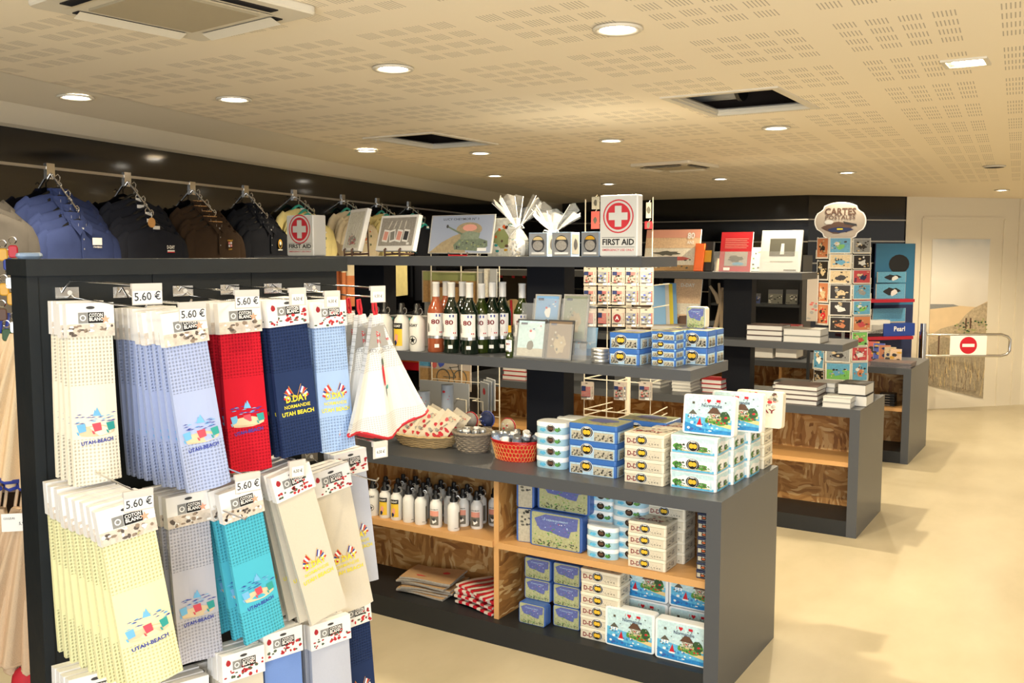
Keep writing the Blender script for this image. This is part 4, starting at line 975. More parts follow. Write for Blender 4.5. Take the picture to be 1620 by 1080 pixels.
def art_normandy(A, w_, h):
    A.rrect(-w_*.49, h*.01, w_*.49, h*.99, .008, 'tin_white', 1); A.rrect(-w_*.465, h*.04, w_*.465, h*.965, .007, 'n_sky', 2)
    A.poly([(-w_*.465, h*.05), (w_*.465, h*.05), (w_*.465, h*.42), (w_*.1, h*.40), (-w_*.465, h*.50)], 'n_sea2', 3)
    A.poly([(-w_*.465, h*.06), (w_*.1, h*.04), (w_*.465, h*.06), (w_*.465, h*.14), (-w_*.1, h*.16), (-w_*.465, h*.30)], 'n_sea', 3.5)
    A.poly([(w_*.0, h*.30), (w_*.465, h*.20), (w_*.465, h*.30), (w_*.2, h*.36)], 'sand', 4)
    A.blob(w_*.20, h*.38, w_*.26, h*.12, 'n_green', 4.5, 18, .3, 2); A.blob(w_*.33, h*.50, w_*.12, h*.15, 'leaf_dark', 5, 14, .3, 5)
    A.poly([(w_*.02, h*.42), (w_*.22, h*.42), (w_*.22, h*.56), (w_*.02, h*.56)], 'photo_cream', 5.5); A.poly([(-w_*.02, h*.55), (w_*.26, h*.55), (w_*.17, h*.70), (w_*.07, h*.70)], 'brown', 6)
    A.poly([(-w_*.40, h*.50), (-w_*.22, h*.50), (-w_*.31, h*.62)], 'photo_dark', 5); A.rect(-w_*.38, h*.44, -w_*.24, h*.50, 'tin_white', 5)
    A.poly([(-w_*.22, h*.24), (-w_*.12, h*.24), (-w_*.16, h*.44)], 'red', 6); A.poly([(-w_*.24, h*.24), (-w_*.10, h*.24), (-w_*.12, h*.20), (-w_*.22, h*.20)], 'tin_white', 6)
    A.ell(-w_*.02, h*.87, w_*.022, h*.03, 'red', 6, 10); A.ell(w_*.02, h*.87, w_*.022, h*.03, 'red', 6.3, 10); A.poly([(-w_*.042, h*.865), (w_*.042, h*.865), (0, h*.80)], 'red', 6.6); A.text('I', -w_*.08, h*.865, h*.09, 'red', 6)
    A.text('Normandie', w_*.06, h*.74, h*.12, 'navy', 6, w_*.40); A.rect(w_*.15, h*.84, w_*.23, h*.90, 'red', 6)
    A.specks(16, -w_*.4, h*.55, w_*.45, h*.85, .003, ['tin_white', 'photo_dark', 'n_dark'], 6, 3); A.specks(46, -w_*.04, h*.30, w_*.44, h*.52, .006, ['n_green', 'leaf_dark', 'olive', 'sand', 'n_green', 'red'], 5.2, 13); A.specks(26, -w_*.45, h*.08, w_*.2, h*.30, .007, ['n_sea', 'tin_white', 'n_sea2', 'map_rim'], 4.2, 5); A.specks(12, w_*.03, h*.43, w_*.22, h*.55, .003, ['photo_dark', 'tin_white'], 5.8, 6); A.rect(-w_*.33, h*.76, -w_*.28, h*.82, 'photo_dark', 6); A.specks(12, -w_*.40, h*.38, -w_*.20, h*.5, .004, ['tin_white', 'photo_dark', 'n_sea'], 5.5, 9)
def art_map(A, w_, h):
    A.rrect(-w_*.49, h*.01, w_*.49, h*.99, .006, 'map_rim', 1); A.rrect(-w_*.47, h*.03, w_*.47, h*.97, .006, 'map_land', 2)
    A.poly([(-w_*.42, h*.78), (-w_*.2, h*.93), (w_*.44, h*.93), (w_*.42, h*.60), (w_*.30, h*.55), (w_*.26, h*.36), (w_*.10, h*.38), (-w_*.05, h*.44), (-w_*.30, h*.48), (-w_*.36, h*.60)], 'map_sea', 3)
    A.text('LE DEBARQUEMENT', 0, h*.78, h*.06, 'band_light', 4, w_*.5); A.specks(14, -w_*.2, h*.5, w_*.25, h*.72, h*.018, ['red', 'tin_white', 'violet_blue'], 4, 3)
    A.specks(70, -w_*.44, h*.05, w_*.44, h*.22, h*.03, ['n_green', 'n_dark', 'olive', 'photo_dark'], 4, 7); A.specks(40, -w_*.42, h*.2, w_*.42, h*.55, h*.03, ['olive', 'photo_cream', 'n_green'], 2.6, 17); A.specks(22, -w_*.38, h*.55, w_*.40, h*.9, h*.02, ['violet_blue', 'band_light', 'map_rim'], 3.6, 21)
def art_ddtop(A, w_, h):
    A.rect(-w_*.48, h*.02, w_*.48, h*.98, 'tin_cream2', 1); A.specks(30, -w_*.45, h*.05, w_*.45, h*.95, w_*.07, ['photo_cream', 'ink_red', 'poster_grey', 'photo_cream', 'photo_dark'], 2, 11); A.text('D-DAY', 0, h*.35, h*.26, 'maroon', 4, w_*.6)
def art_bluetop(A, w_, h):
    A.rect(-w_*.48, h*.02, w_*.48, h*.98, 'map_land', 1); A.blob(0, h*.6, w_*.36, h*.28, 'map_sea', 2, 18, .3, 4); A.specks(20, -w_*.4, h*.05, w_*.4, h*.3, w_*.03, ['olive', 'photo_dark', 'pinkish'], 3, 3)
def lying_tin(w_, d, h, body, lid, sidef, topf, rr=.008):
    t = Tpl(); m = MB(); m.rbox(w_-.002, d-.002, 0, h*.7, rr, body, .0015); A = Art(m, front(-d/2+.001)); 
    t.part('tin_body', m); m = MB(); m.rbox(w_, d, h*.68, h-.0005, rr, lid, .003); topf(Art(m, lambda u, v, k: Vector((u, v-d/2, h-.0005+k))), w_, d); t.part('lid', m)
    m = MB(); sidef(Art(m, front(-d/2-.0002)), w_-2*rr, h); P = right(w_/2+.0002); sidef(Art(m, lambda u, v, k: Vector((w_/2+.0002+k, u, v))), d-2*rr, h, True); t.part('side_print', m)
    return t
def standing_tin(w_, h, d, artf, side='tin_white', lean=0):
    t = Tpl(); m = MB(); m.T = Matrix.Rotation(math.pi/2, 4, 'X'); m.rbox(w_, h, -d*.45, d*.5, .012, side, .003); m.v = [Vector((v.x, v.y, v.z+h/2)) for v in m.v]; t.part('tin_body', m)
    m = MB(); artf(Art(m, front(-d/2-.0002)), w_*.97, h); t.part('front_print', m); return t
def oval_tin(w_, d, h, lobes=False):
    t = Tpl(); m = MB()
    def ring(k, z):
        n = 28; out = []
        for i in range(n):
            a = 2*math.pi*i/n; c, s_ = math.cos(a), math.sin(a)
            if lobes: q_ = .82 + .18*abs(c)**1.5; out.append((w_/2*k*c, d/2*k*s_*q_, z))
            else: out.append((w_/2*k*math.copysign(abs(c)**.6, c), d/2*k*math.copysign(abs(s_)**.6, s_), z))
        return out
    m.loft([ring(.97, 0), ring(.98, .002), ring(.98, h*.62)], 'oval_blue', smooth=True); t.part('tin_body', m)
    m = MB(); m.loft([ring(1, h*.60), ring(1, h-.004), ring(.96, h-.0005)], 'tin_white', smooth=True); t.part('lid', m)
    m = MB(); P = lambda u, v, k: Vector((u, -(d/2+.0008+k) * (1-min(1, abs(2*u/w_))**3)**.33 if not lobes else -(d/2*.93+.002+k), v))
    A = Art(m, P); A.blob(-w_*.2, h*.32, w_*.14, h*.2, 'n_sea2', .5, 12, .4, 3); A.blob(w_*.28, h*.4, w_*.12, h*.2, 'n_green', .7, 12, .5, 4); badge(A, w_*.08, h*.52, h*.42, 2, 'brown'); A.specks(8, w_*.22, h*.3, w_*.38, h*.62, .004, ['n_green', 'n_dark'], 2, 3)
    t.part('side_print', m); return t
NEAR = 'on the nearest counter'
def base(x0, x1, yb, z, Yf=None):
    p = PZ((x0+x1)/2, yb, z); Y = Yf or p.y
    a = PY(x0, yb, Y); b = PY(x1, yb, Y); return (a.x+b.x)/2, Y, b.x-a.x
def pile(tp, name, cx, Yc, z, h, n, desc, cat, group=None, rz=0, where=''):
    for i in range(n):
        k = ordn(i, n) if n > 1 else ''
        tp.put(name, (desc + (', ' + k + ' of its stack' if n > 1 else '') + where), cat, (cx + rnd.uniform(-.0012, .0012), Yc + rnd.uniform(-.0012, .0012), z + h*i), rz + R(rnd.uniform(-.8, .8)), group)
ZC = .73; ZM = 1.17
# --- counter top
cx, Y, w_ = base(844, 892, 741, ZC); h = (PY(868, 668, Y).z - ZC)/4; ovt = oval_tin(w_, .10, h)
pile(ovt, 'biscuit_tin', cx, Y+.05, ZC, h, 4, 'pale blue oval biscuit tin beside the red bucket', 'tin', 'pale blue oval tins')
pile(ovt, 'biscuit_tin', cx+.03, Y+.165, ZC, h, 4, 'pale blue oval biscuit tin, rear stack by the post', 'tin', 'pale blue oval tins')
cx, Y, w_ = base(899, 975, 752, ZC); h = (PY(935, 671, Y).z - ZC)/3; btn = lying_tin(w_, .16, h, 'blue_tin', 'blue_tin', side_blue, art_bluetop)
pile(btn, 'biscuit_tin', cx, Y+.08, ZC, h, 3, 'large blue tin with yellow badge on the counter', 'tin', 'large blue tins')
pile(btn, 'biscuit_tin', cx+.13, Y+.255, ZC, h, 3, 'large blue tin, rear stack on the counter', 'tin', 'large blue tins')
cx, Y, w_ = base(986, 1049, 766, ZC); h = (PY(1017, 686, Y).z - ZC)/4; ddn = lying_tin(w_, .145, h, 'tin_cream2', 'tin_cream2', side_dday, art_ddtop)
pile(ddn, 'biscuit_tin', cx, Y+.073, ZC, h, 4, 'cream D-DAY tin on the counter, front stack', 'tin', 'cream D-DAY tins')
pile(ddn, 'biscuit_tin', cx+.045, Y+.225, ZC, h, 4, 'cream D-DAY tin on the counter, rear stack', 'tin', 'cream D-DAY tins')
cx, Y, w_ = base(1058, 1132, 775, ZC); h = (PY(1095, 690, Y).z - ZC)/3; cst = lying_tin(w_, .135, h, 'tin_white', 'tin_white', side_coast, lambda A, w_, d: (A.rect(-w_*.47, d*.03, w_*.47, d*.97, 'n_sky', 1), A.blob(0, d*.4, w_*.3, d*.2, 'n_green', 2)))
for k, lb in enumerate(('front stack at the counter corner', 'middle stack at the counter corner', 'rear stack at the counter corner')):
    pile(cst, 'biscuit_tin', cx + .015*k, Y+.07+.145*k, ZC, h, 3, 'white coastal tin, ' + lb, 'tin', 'white coastal tins')
CXC, YC3, HC3 = cx, Y, h
pile(lying_tin(w_*.8, .12, h*.75, 'tin_cream2', 'tin_cream2', side_dday, art_ddtop), 'biscuit_tin', cx+.05, Y+.53, ZC, h*.75, 4, 'cream D-DAY tin behind the coastal tins', 'tin', 'cream D-DAY tins')
zt = ZC + 3*h + .001
a = PY(1079, 650, Y+.03); b = PY(1161, 650, Y+.03); hh = PY(1110, 626, Y+.03).z - zt
nst = standing_tin(b.x-a.x, hh, .045, art_normandy)
nst.put('biscuit_tin', 'white Normandie tin with thatched cottage, standing front on top of coastal tins', 'tin', None, M=Matrix.Translation(((a.x+b.x)/2, Y+.055, zt)) @ Matrix.Rotation(R(-6), 4, 'X'))
nst.put('biscuit_tin', 'white Normandie tin standing second, half hidden by the front one', 'tin', None, M=Matrix.Translation(((a.x+b.x)/2+.06, Y+.19, zt)) @ Matrix.Rotation(R(-6), 4, 'X'))
def art_ddfront(A, w_, h): A.rrect(-w_*.49, h*.01, w_*.49, h*.99, .008, 'tin_cream2', 1); A.specks(40, -w_*.42, h*.55, w_*.42, h*.93, w_*.06, ['photo_cream', 'ink_red', 'poster_grey', 'photo_dark'], 2, 4); A.specks(12, -w_*.4, h*.08, -w_*.05, h*.30, w_*.07, ['red', 'orange', 'photo_dark'], 2, 6); A.text('D-DAY', 0, h*.46, h*.16, 'maroon', 5, w_*.72); A.text('1944', .0, h*.34, h*.08, 'photo_dark', 5)
dst = standing_tin((b.x-a.x)*.92, hh*.95, .045, art_ddfront, 'tin_cream2')
dst.put('biscuit_tin', 'cream D-DAY tin standing rearmost of the three upright tins on the counter', 'tin', None, M=Matrix.Translation(((a.x+b.x)/2+.105, Y+.32, zt)) @ Matrix.Rotation(R(-5), 4, 'X'))
# --- baskets, red bucket
pm('oval_blue', '#a4cbdd', .35)
pm('wicker', '#c4a878', .8, noise=.3, scale=60, bump=.5); pm('wicker_grey', '#8d8272', .8, noise=.4, scale=60, bump=.6); pm('sachet', '#d8ccb4', .5, noise=.15, scale=60)
def basket(rx, ry, h, mat, n=9):
    t = Tpl(); m = MB(); rings = []
    for j in range(9):
        s_ = j/8; k = .72 + .28*s_; rings.append([(rx*k*math.cos(a), ry*k*math.sin(a), h*s_) for a in [2*math.pi*i/28 for i in range(28)]])
    for j in range(8, -1, -1):
        s_ = j/8; k = (.72 + .28*s_)*.93; rings.append([(rx*k*math.cos(a), ry*k*math.sin(a), max(.004, h*s_)) for a in [2*math.pi*i/28 for i in range(28)]])
    m.loft(rings, mat, smooth=True)
    for j in range(1, n):
        s_ = j/n; k = .72 + .28*s_ + .01
        m.tube([(rx*k*math.cos(a)+.0, ry*k*math.sin(a), h*s_ + .0025*math.sin(a*14 + (j % 2)*math.pi)) for a in [2*math.pi*i/56 for i in range(57)]], h*.055, mat, 4)
    t.part('woven_wall', m); m = MB(); m.tube([(rx*1.02*math.cos(a), ry*1.02*math.sin(a), h+.002*math.sin(a*20)) for a in [2*math.pi*i/48 for i in range(49)]], h*.09, mat, 6); t.part('braided_rim', m)
    return t
bp = PZ(655, 708, ZC); 
basket(.175, .115, .055, 'wicker').put('wicker_basket', 'long straw-coloured wicker basket full of poppy-print sachets', 'basket', (bp.x, bp.y+.09, ZC))
sa = MB(); sa.grid(lambda u, v: Vector(((u-.5)*.085, -.012*math.sin(math.pi*u)*math.sin(math.pi*v)**.5, v*.165)), 8, 10, 'sachet'); sa.grid(lambda u, v: Vector(((.5-u)*.085, .012*math.sin(math.pi*u)*math.sin(math.pi*v)**.5, v*.165)), 8, 10, 'sachet')
Art(sa, lambda u, v, k: Vector((u, -.012*math.sin(math.pi*(u/.085+.5))*math.sin(math.pi*v/.165)**.5-.0012-k, v))).specks(16, -.030, .03, .030, .145, .014, ['red', 'ink_red', 'poster_grey', 'red', 'beige'], 1, 3).text('Savon de Normandie', 0, .08, .012, 'photo_dark', 3, .06, R(70))
st_ = Tpl().part('s', sa)
q = random.Random(3)
for i in range(12):
    x = bp.x - .13 + .0195*i + q.uniform(-.005, .005); row = i % 2
    st_.put('soap_sachet', 'poppy-print sachet in the wicker basket, %s from the left' % NTH[i], 'sachet', None, M=Matrix.Translation((x, bp.y + .045 + .05*row, ZC+.022)) @ Matrix.Rotation(R(28 + q.uniform(-8, 8)), 4, 'Y') @ Matrix.Rotation(R(-30+q.uniform(-8, 8)), 4, 'X') @ Matrix.Rotation(R(q.uniform(-15, 25)), 4, 'Z'), group='poppy-print sachets in the basket')
def mtin(h, r_=.028):
    t = Tpl(); m = MB(); m.lathe([(r_*.97, 0), (r_, .002), (r_, h-.012), (r_*.97, h-.01)], 'cloth_mist', n=20)
    Art(m, lambda u, v, k: Vector((r_*math.sin(u/r_), -(r_+.0005+k)*math.cos(u/r_), v))).specks(9, -.03, .02, .03, h-.02, .004, ['ink_red', 'navy'], 1, 4).ell(-.0, h-.03, .008, .006, 'ink_red', 2)
    t.part('canister_body', m); m = MB(); m.lathe([(r_*1.02, h-.014), (r_*1.02, h-.001), (r_*.98, h)], 'cloth_mist', n=20); t.part('lid', m); return t
pm('cloth_mist', '#a4adb8', .5)
for i, (px, yt) in enumerate(((671, 618), (708, 608))):
    Yc = 3.50; x = PY(px, 640, Yc).x; mtin(PY(px, yt, Yc).z - ZC).put('tea_canister', ['shorter', 'taller'][i] + ' grey-blue canister with red and navy pattern behind the sachets', 'canister', (x, Yc, ZC))
bq = PZ(722, 717, ZC)
basket(.088, .08, .085, 'wicker_grey').put('wicker_basket', 'grey woven basket of small wrapped jars right of the sachets', 'basket', (bq.x+.03, bq.y+.085, ZC))
jt = Tpl(); m = MB(); m.lathe([(.020, 0), (.023, .004), (.023, .045), (.018, .052)], 'jar_glass', n=14); jt.part('jar_body', m)
pm('jar_glass', '#6b7684', .12, spec=.8); pm('jar_blue', '#8fa3c4', .3)
m.mats = m.mats
def jar(band, lidm, r_=.019, h=.060):
    t = Tpl(); m = MB(); m.lathe([(r_*.9, 0), (r_, .004), (r_, h*.72), (r_*.75, h*.82), (r_*.75, h*.86)], 'jar_glass', n=14); t.part('jar_body', m)
    m = MB(); m.lathe([(r_*.82, h*.82), (r_*.84, h*.98), (r_*.78, h)], lidm, n=14); t.part('lid', m)
    m = MB(); m.lathe([(r_*1.02, h*.15), (r_*1.02, h*.58)], band, n=14, cap0=False, cap1=False); t.part('label_band', m); return t
jts = [jar('jar_blue', 'silver'), jar('card', 'silver'), jar('dark_grey', 'card')]
for i in range(7):
    a = 2*math.pi*i/7; jts[i % 3].put('small_jar', 'small glass jar standing in the grey woven basket, %s around the rim' % NTH[i], 'jar', None, M=Matrix.Translation((bq.x+.03+.052*math.cos(a), bq.y+.085+.042*math.sin(a), ZC+.040)) @ Matrix.Rotation(R(12*math.sin(i*2)), 4, 'X'), group='small jars in the grey woven basket')
for i, (px, py, c, lb) in enumerate([(745, 652, 'poster_grey', 'grey snow globe with red ribbon'), (771, 651, 'navy', 'round navy pot-pourri ball'), (804, 662, 'beige', 'beige wrapped ball with red ribbon')]):
    Yc = 3.56; p = PY(px, py+12, Yc); t = Tpl(); m = MB(); m.ball((0, 0, 0), .036, .034, .036, c, 16, 10); Art(m, front(-.034)).specks(8, -.02, -.02, .02, .02, .006, ['card', 'violet_blue' if i == 1 else 'red'], 1, i); t.part('ball', m)
    m = MB(); m.tube([(.037*math.sin(a), -.0*math.cos(a), .037*math.cos(a)) for a in [2*math.pi*k/20 for k in range(21)]], .003, 'red' if i != 1 else 'violet_blue', 4)
    m.lathe([(.018, -(p.z-ZC)), (.020, -.03)], 'wicker_grey', n=12); t.part('ribbon_and_foot', m)
    t.put('decorative_ball', lb + ' behind the jars', 'ornament', (p.x, Yc, p.z))
# red bucket
rb = PZ(800, 731, ZC); t = Tpl(); m = MB(); rx, ry, hb = .112, .078, .085
prof = []
for j in range(9): s_ = j/8; k = .82+.18*s_; prof.append([(rx*k*math.cos(a), ry*k*math.sin(a), hb*s_) for a in [2*math.pi*i/36 for i in range(36)]])
for j in range(8, -1, -1): s_ = j/8; k = (.82+.18*s_)*.95; prof.append([(rx*k*math.cos(a), ry*k*math.sin(a), max(.003, hb*s_)) for a in [2*math.pi*i/36 for i in range(36)]])
m.loft(prof, 'red_enamel', smooth=True); t.part('bucket_wall', m)
pm('red_enamel', '#c8201f', .3); pm('gold_line', '#d8a860', .4)
m = MB()
def onb(ang, z, o=.0012): k = .82+.18*z/hb; return Vector(((rx*k+o)*math.cos(ang), (ry*k+o)*math.sin(ang), z))
for r_ in range(4):
    for i in range(19):
        a0 = math.pi + math.pi*(i + .5*(r_ % 2))/19
        zc = .012 + .0175*r_
        m.tube([onb(a0 + .085*math.cos(R(60*k+30)), zc + .0098*math.sin(R(60*k+30))) for k in range(7)], .0009, 'gold_line', 3)
t.part('honeycomb_pattern', m, 'gilt honeycomb pattern'); m = MB(); m.tube([onb(2*math.pi*i/36, hb, .001) for i in range(37)], .0025, 'red_enamel', 5); t.part('rolled_rim', m)
m = MB(); m.box(.058, -.052, .045, .078, -.05, .06, 'white'); 
t.put('red_bucket', 'oval red metal bucket with golden honeycomb pattern, full of jars', 'bucket', (rb.x, rb.y+.08, ZC))
q = random.Random(9)
for i in range(13):
    a = q.uniform(0, 6.28); r_ = math.sqrt(i/13); x = rb.x + .084*r_*math.cos(i*2.4); y = rb.y+.08 + .055*r_*math.sin(i*2.4)
    jts[i % 3].put('small_jar', 'small lidded jar tipped in the red bucket, ' + NTH[i] + ' from its middle', 'jar', None, M=Matrix.Translation((x, y, ZC+.060)) @ Matrix.Rotation(R(q.uniform(-35, 35)), 4, 'X') @ Matrix.Rotation(R(38*r_*math.cos(i*2.4)), 4, 'Y'), group='small jars in the red bucket')
# --- middle shelf
cx, Y, w_ = base(962, 1010, 577, ZM); h = (PY(986, 526, Y).z - ZM)/2; tt = lying_tin(w_, .17, h, 'blue_tin', 'blue_tin', side_blue, art_bluetop)
pile(tt, 'biscuit_tin', cx, Y+.09, ZM, h, 2, 'blue tin with yellow badge on the upper open shelf', 'tin', 'blue tins on the open shelf')
cx, Y, w_ = base(1029, 1068, 579, ZM); h = (PY(1048, 524, Y).z - ZM)/4; tt = lying_tin(w_, .078, h, 'blue_tin', 'lightblue', side_blue, art_bluetop, .005)
for k in range(3): pile(tt, 'biscuit_tin', cx + .006*k + (.0), Y+.04+.086*k, ZM, h, 4, 'small blue tin on the upper open shelf, ' + ('front', 'middle', 'rear')[k] + ' column', 'tin', 'small blue tins')
t2 = lying_tin(w_, .085, h*2, 'lid_band', 'map_rim', side_blue, art_bluetop, .005)
for k in range(2): pile(t2, 'biscuit_tin', cx+.088+.0*k, Y+.15+.095*k, ZM, h*2, 2, 'taller blue tin near the shelf end, ' + ('front', 'rear')[k] + ' column', 'tin', 'taller blue tins at the shelf end')
zz = ZM + 4*h + .001; a = PY(1097, 500, Y+.22); b = PY(1127, 500, Y+.22)
standing_tin(b.x-a.x, PY(1110, 485, Y+.22).z-zz, .05, art_map, 'tin_cream2').put('biscuit_tin', 'small map-print tin standing upright on top of the small blue tins', 'tin', None, M=Matrix.Translation((a.x*.5+b.x*.5-.02, Y+.22, zz)))
p = PZ(943, 574, ZM)
mm = MB(); mm.lathe([(.034, 0), (.036, .002), (.036, .012), (.034, .0135)], 'silver', n=24)
pile(Tpl().part('x', mm), 'round_tin', p.x, p.y+.036, ZM, .0138, 4, 'flat round silver tin left of the blue tins', 'tin', 'flat round silver tins')
m = MB(); m.box(-.05, 0, 0, .05, .003, .12, 'sky'); A = Art(m, front(0)); A.blob(-.01, .04, .025, .03, 'dark_grey', 1, 10, .4, 2); A.rect(-.05, 0, .05, .03, 'sea', 1); A.specks(6, -.04, .05, .04, .11, .006, ['red', 'white'], 2)
one('picture_card', m, 'bright blue picture card propped behind the silver tins', 'card', None, M=Matrix.Translation((PY(925, 560, 3.52).x, 3.52, ZM+.001)) @ Matrix.Rotation(R(-10), 4, 'X'))
m.v = m.v
# framed magnets in acrylic holders
def frame_tpl(w_, h, kind):
    t = Tpl(); m = MB(); m.box(-w_/2, -.004, 0, w_/2, .004, h, 'dark_grey' if kind > 1 else 'silver'); t.part('backing', m)
    m = MB(); A = Art(m, front(-.0045))
    if kind in (0, 2): A.rect(-w_*.44, h*.04, w_*.44, h*.96, 'n_sky' if kind else 'lightblue', 1); A.rect(-w_*.44, h*.04, w_*.44, h*.25, 'photo_cream', 2); A.blob(.0, h*.32, w_*.13, h*.16, 'photo_dark', 3, 10, .3, 4); A.blob(w_*.05, h*.6, w_*.16, h*.17, 'white', 2, 10, .5, 6); A.specks(5, -w_*.3, h*.6, w_*.35, h*.85, w_*.05, ['red', 'white', 'flag_blue'], 4, 2)
    else: A.rect(-w_*.44, h*.04, w_*.44, h*.96, 'olive_dull' if kind == 1 else 'sepia', 1); A.blob(0, h*.4, w_*.3, h*.28, 'sand_dull', 2, 14, .4, 3); A.specks(8, -w_*.3, h*.2, w_*.3, h*.7, w_*.07, ['photo_cream', 'photo_dark'], 3, 8)
    A.rect(-w_*.36, h*.86, -w_*.14, h*.91, 'navy', 4); t.part('printed_picture', m)
    m = MB(); m.box(-w_*.5-.003, -.012, -.0, w_*.5+.003, -.010, h*.9, 'clear_plastic'); t.part('acrylic_front', m); return t
pm('olive_dull', '#8a917a', .5); pm('sepia', '#7a6650', .5)
for i, (x0, x1, yb, yt, kind, dY, lb) in enumerate([(815, 861, 567, 505, 2, 0, 'front left, sky and soldiers'), (863, 904, 571, 506, 3, 0, 'front right, sepia'), (842, 882, 540, 465, 0, .09, 'back left, pale blue'), (887, 927, 540, 465, 1, .09, 'back right, misty green')]):
    Yf = 3.30 + dY; a = PY(x0, 540, Yf); b = PY(x1, 540, Yf); c = PY((x0+x1)/2, yt, Yf).z; z0 = ZM + .004 + (.07 if dY else 0)
    frame_tpl(b.x-a.x, c-z0, kind).put('souvenir_picture', 'plastic-fronted souvenir picture, ' + lb, 'picture', None, M=Matrix.Translation(((a.x+b.x)/2, Yf, z0)) @ Matrix.Rotation(R(-10), 4, 'X'))
m = MB(); a = PY(812, 560, 3.36).x; b = PY(930, 560, 3.36).x; m.box(a, 3.29, ZM+.0005, b, 3.43, ZM+.004, 'clear_plastic'); m.box(a, 3.345, ZM, b, 3.348, ZM+.07, 'clear_plastic'); m.box(a, 3.345, ZM+.068, b, 3.43, ZM+.071, 'clear_plastic'); m.box(a, 3.43, ZM, b, 3.433, ZM+.22, 'clear_plastic')
one('acrylic_display', m, 'stepped clear acrylic display holding the four souvenir pictures', 'display')
# wine bottles
pm('wine_green', '#0e1f12', .08, spec=.8, coat=.5); pm('wine_yellow', '#2c3a0c', .08, spec=.8); pm('rose_glass', '#a85838', .1, spec=.8); pm('rose_wine', '#a8473a', .12, spec=.7)
def bottle(glassm, h, capm='foil_white', blank=False):
    t = Tpl(); r_ = h*.125; m = MB()
    m.lathe([(r_*.9, 0), (r_, .004), (r_, h*.56), (r_*.93, h*.61), (r_*.66, h*.69), (r_*.42, h*.75), (r_*.38, h*.80), (r_*.37, h*.93)], glassm, n=22); t.part('glass_body', m)
    m = MB(); m.lathe([(r_*.42, h*.79), (r_*.41, h*.97), (r_*.44, h*.975), (r_*.44, h), (r_*.3, h)], capm, n=16); t.part('capsule', m)
    m = MB(); P = lambda u, v, k: Vector(((r_+.0006+k)*math.sin(u/r_), -(r_+.0006+k)*math.cos(u/r_), v))
    def wrap(u0, u1, v0, v1, mt, l):
        n = 10; vs = []; 
        for i in range(n+1): u = u0+(u1-u0)*i/n; vs += [P(u, v0, l*.0004), P(u, v1, l*.0004)]
        m.add(vs, [(2*i, 2*i+2, 2*i+3, 2*i+1) for i in range(n)], mt)
    wrap(-r_*1.05, r_*1.05, h*.22, h*.56, 'card', 1); wrap(-r_*1.05, r_*1.05, h*.20, h*.24, 'silver', 2)
    A = Art(m, P); A.text('80', r_*.1, h*.435, h*.09, 'maroon', 3, r_*.95); A.rect(r_*.15, h*.51, r_*.3, h*.545, 'flag_blue', 3); A.rect(r_*.5, h*.51, r_*.65, h*.545, 'flag_blue', 3); A.rect(r_*.55, h*.28, r_*.66, h*.30, 'red', 3); A.rect(r_*.75, h*.28, r_*.86, h*.30, 'red', 3)
    for i in range(3): A.rect(-r_*.5, h*(.31+.02*i), r_*.3, h*(.315+.02*i), 'poster_grey', 3)
    A.blob(-r_*.75, h*.36, r_*.16, h*.09, 'photo_dark', 3, 9, .4, 5); A.rect(0, h*.07, r_*.5, h*.12, 'white', 2); t.part('label', m); return t
hb = .0
Yb = 3.33; hb = PY(715, 446, Yb).z - ZM
BG = bottle('wine_green', hb); BY = bottle('wine_yellow', hb*.98); BR = bottle('rose_glass', hb)
for (px, Yq, tp, lb) in [(690, Yb, BR, 'rose wine bottle with an 80 label, leftmost of the bottles'), (714.5, Yb, BG, 'green wine bottle with an 80 label, second from left in front'), (743, Yb, BG, 'green wine bottle with an 80 label, third from left in front'),
                      (732, 3.42, BG, 'green wine bottle behind the gap of the second and third bottles'), (762, 3.40, BY, 'green wine bottle with yellowish glass right of the third front bottle'), (779, 3.43, BG, 'green wine bottle, second from the right of the tight group'), (795, 3.47, BG, 'green wine bottle, rightmost of the tight group'), (826, 3.50, BY, 'yellow-green wine bottle standing apart, left of the post'), (706, 3.43, BR, 'rose wine bottle in the rear row')]:
    tp.put('wine_bottle', lb, 'bottle', (PY(px, 500, Yq).x, Yq, ZM), R(25 if px < 700 else 12), 'wine bottles on the open shelf')
p = PZ(804, 566, ZM); bottle('wine_yellow', PY(804, 515, p.y).z - ZM, 'gold').put('miniature_bottle', 'miniature bottle with golden cap between spoons and pictures', 'bottle', (p.x, p.y+.012, ZM))
# spoon display
t = Tpl(); m = MB(); m.box(-.045, -.03, 0, .045, .03, .004, 'clear_plastic'); m.box(-.045, .0, 0, .045, .003, .10, 'clear_plastic'); t.part('acrylic_stand', m); sp = PZ(775, 556, ZM)
t.put('spoon_display', 'small clear stand for souvenir spoons in front of the bottles', 'display', (sp.x, sp.y+.035, ZM))
for i, c in enumerate(('dark_grey', 'red')):
    t = Tpl(); m = MB(); m.rbox(.022, .012, 0, .125, .003, 'clear_plastic', .002); Art(m, front(-.0062)).rrect(-.009, .004, .009, .12, .003, c, 1); t.part('case', m)
    m = MB(); m.ball((0, -.009, .028), .006, .002, .010, 'silver', 8, 6); m.tube([(0, -.009, .036), (0, -.009, .09)], .0012, 'silver', 4); m.ball((0, -.009, .10), .006, .002, .008, 'gold', 8, 6); t.part('spoon', m)
    t.put('souvenir_spoon', 'souvenir spoon in a %s case leaning on the little stand' % ('black', 'red')[i], 'spoon', None, M=Matrix.Translation((sp.x-.025+.035*i, sp.y+.012, ZM+.006)) @ Matrix.Rotation(R(14), 4, 'Y') @ Matrix.Rotation(R(-12), 4, 'X'))
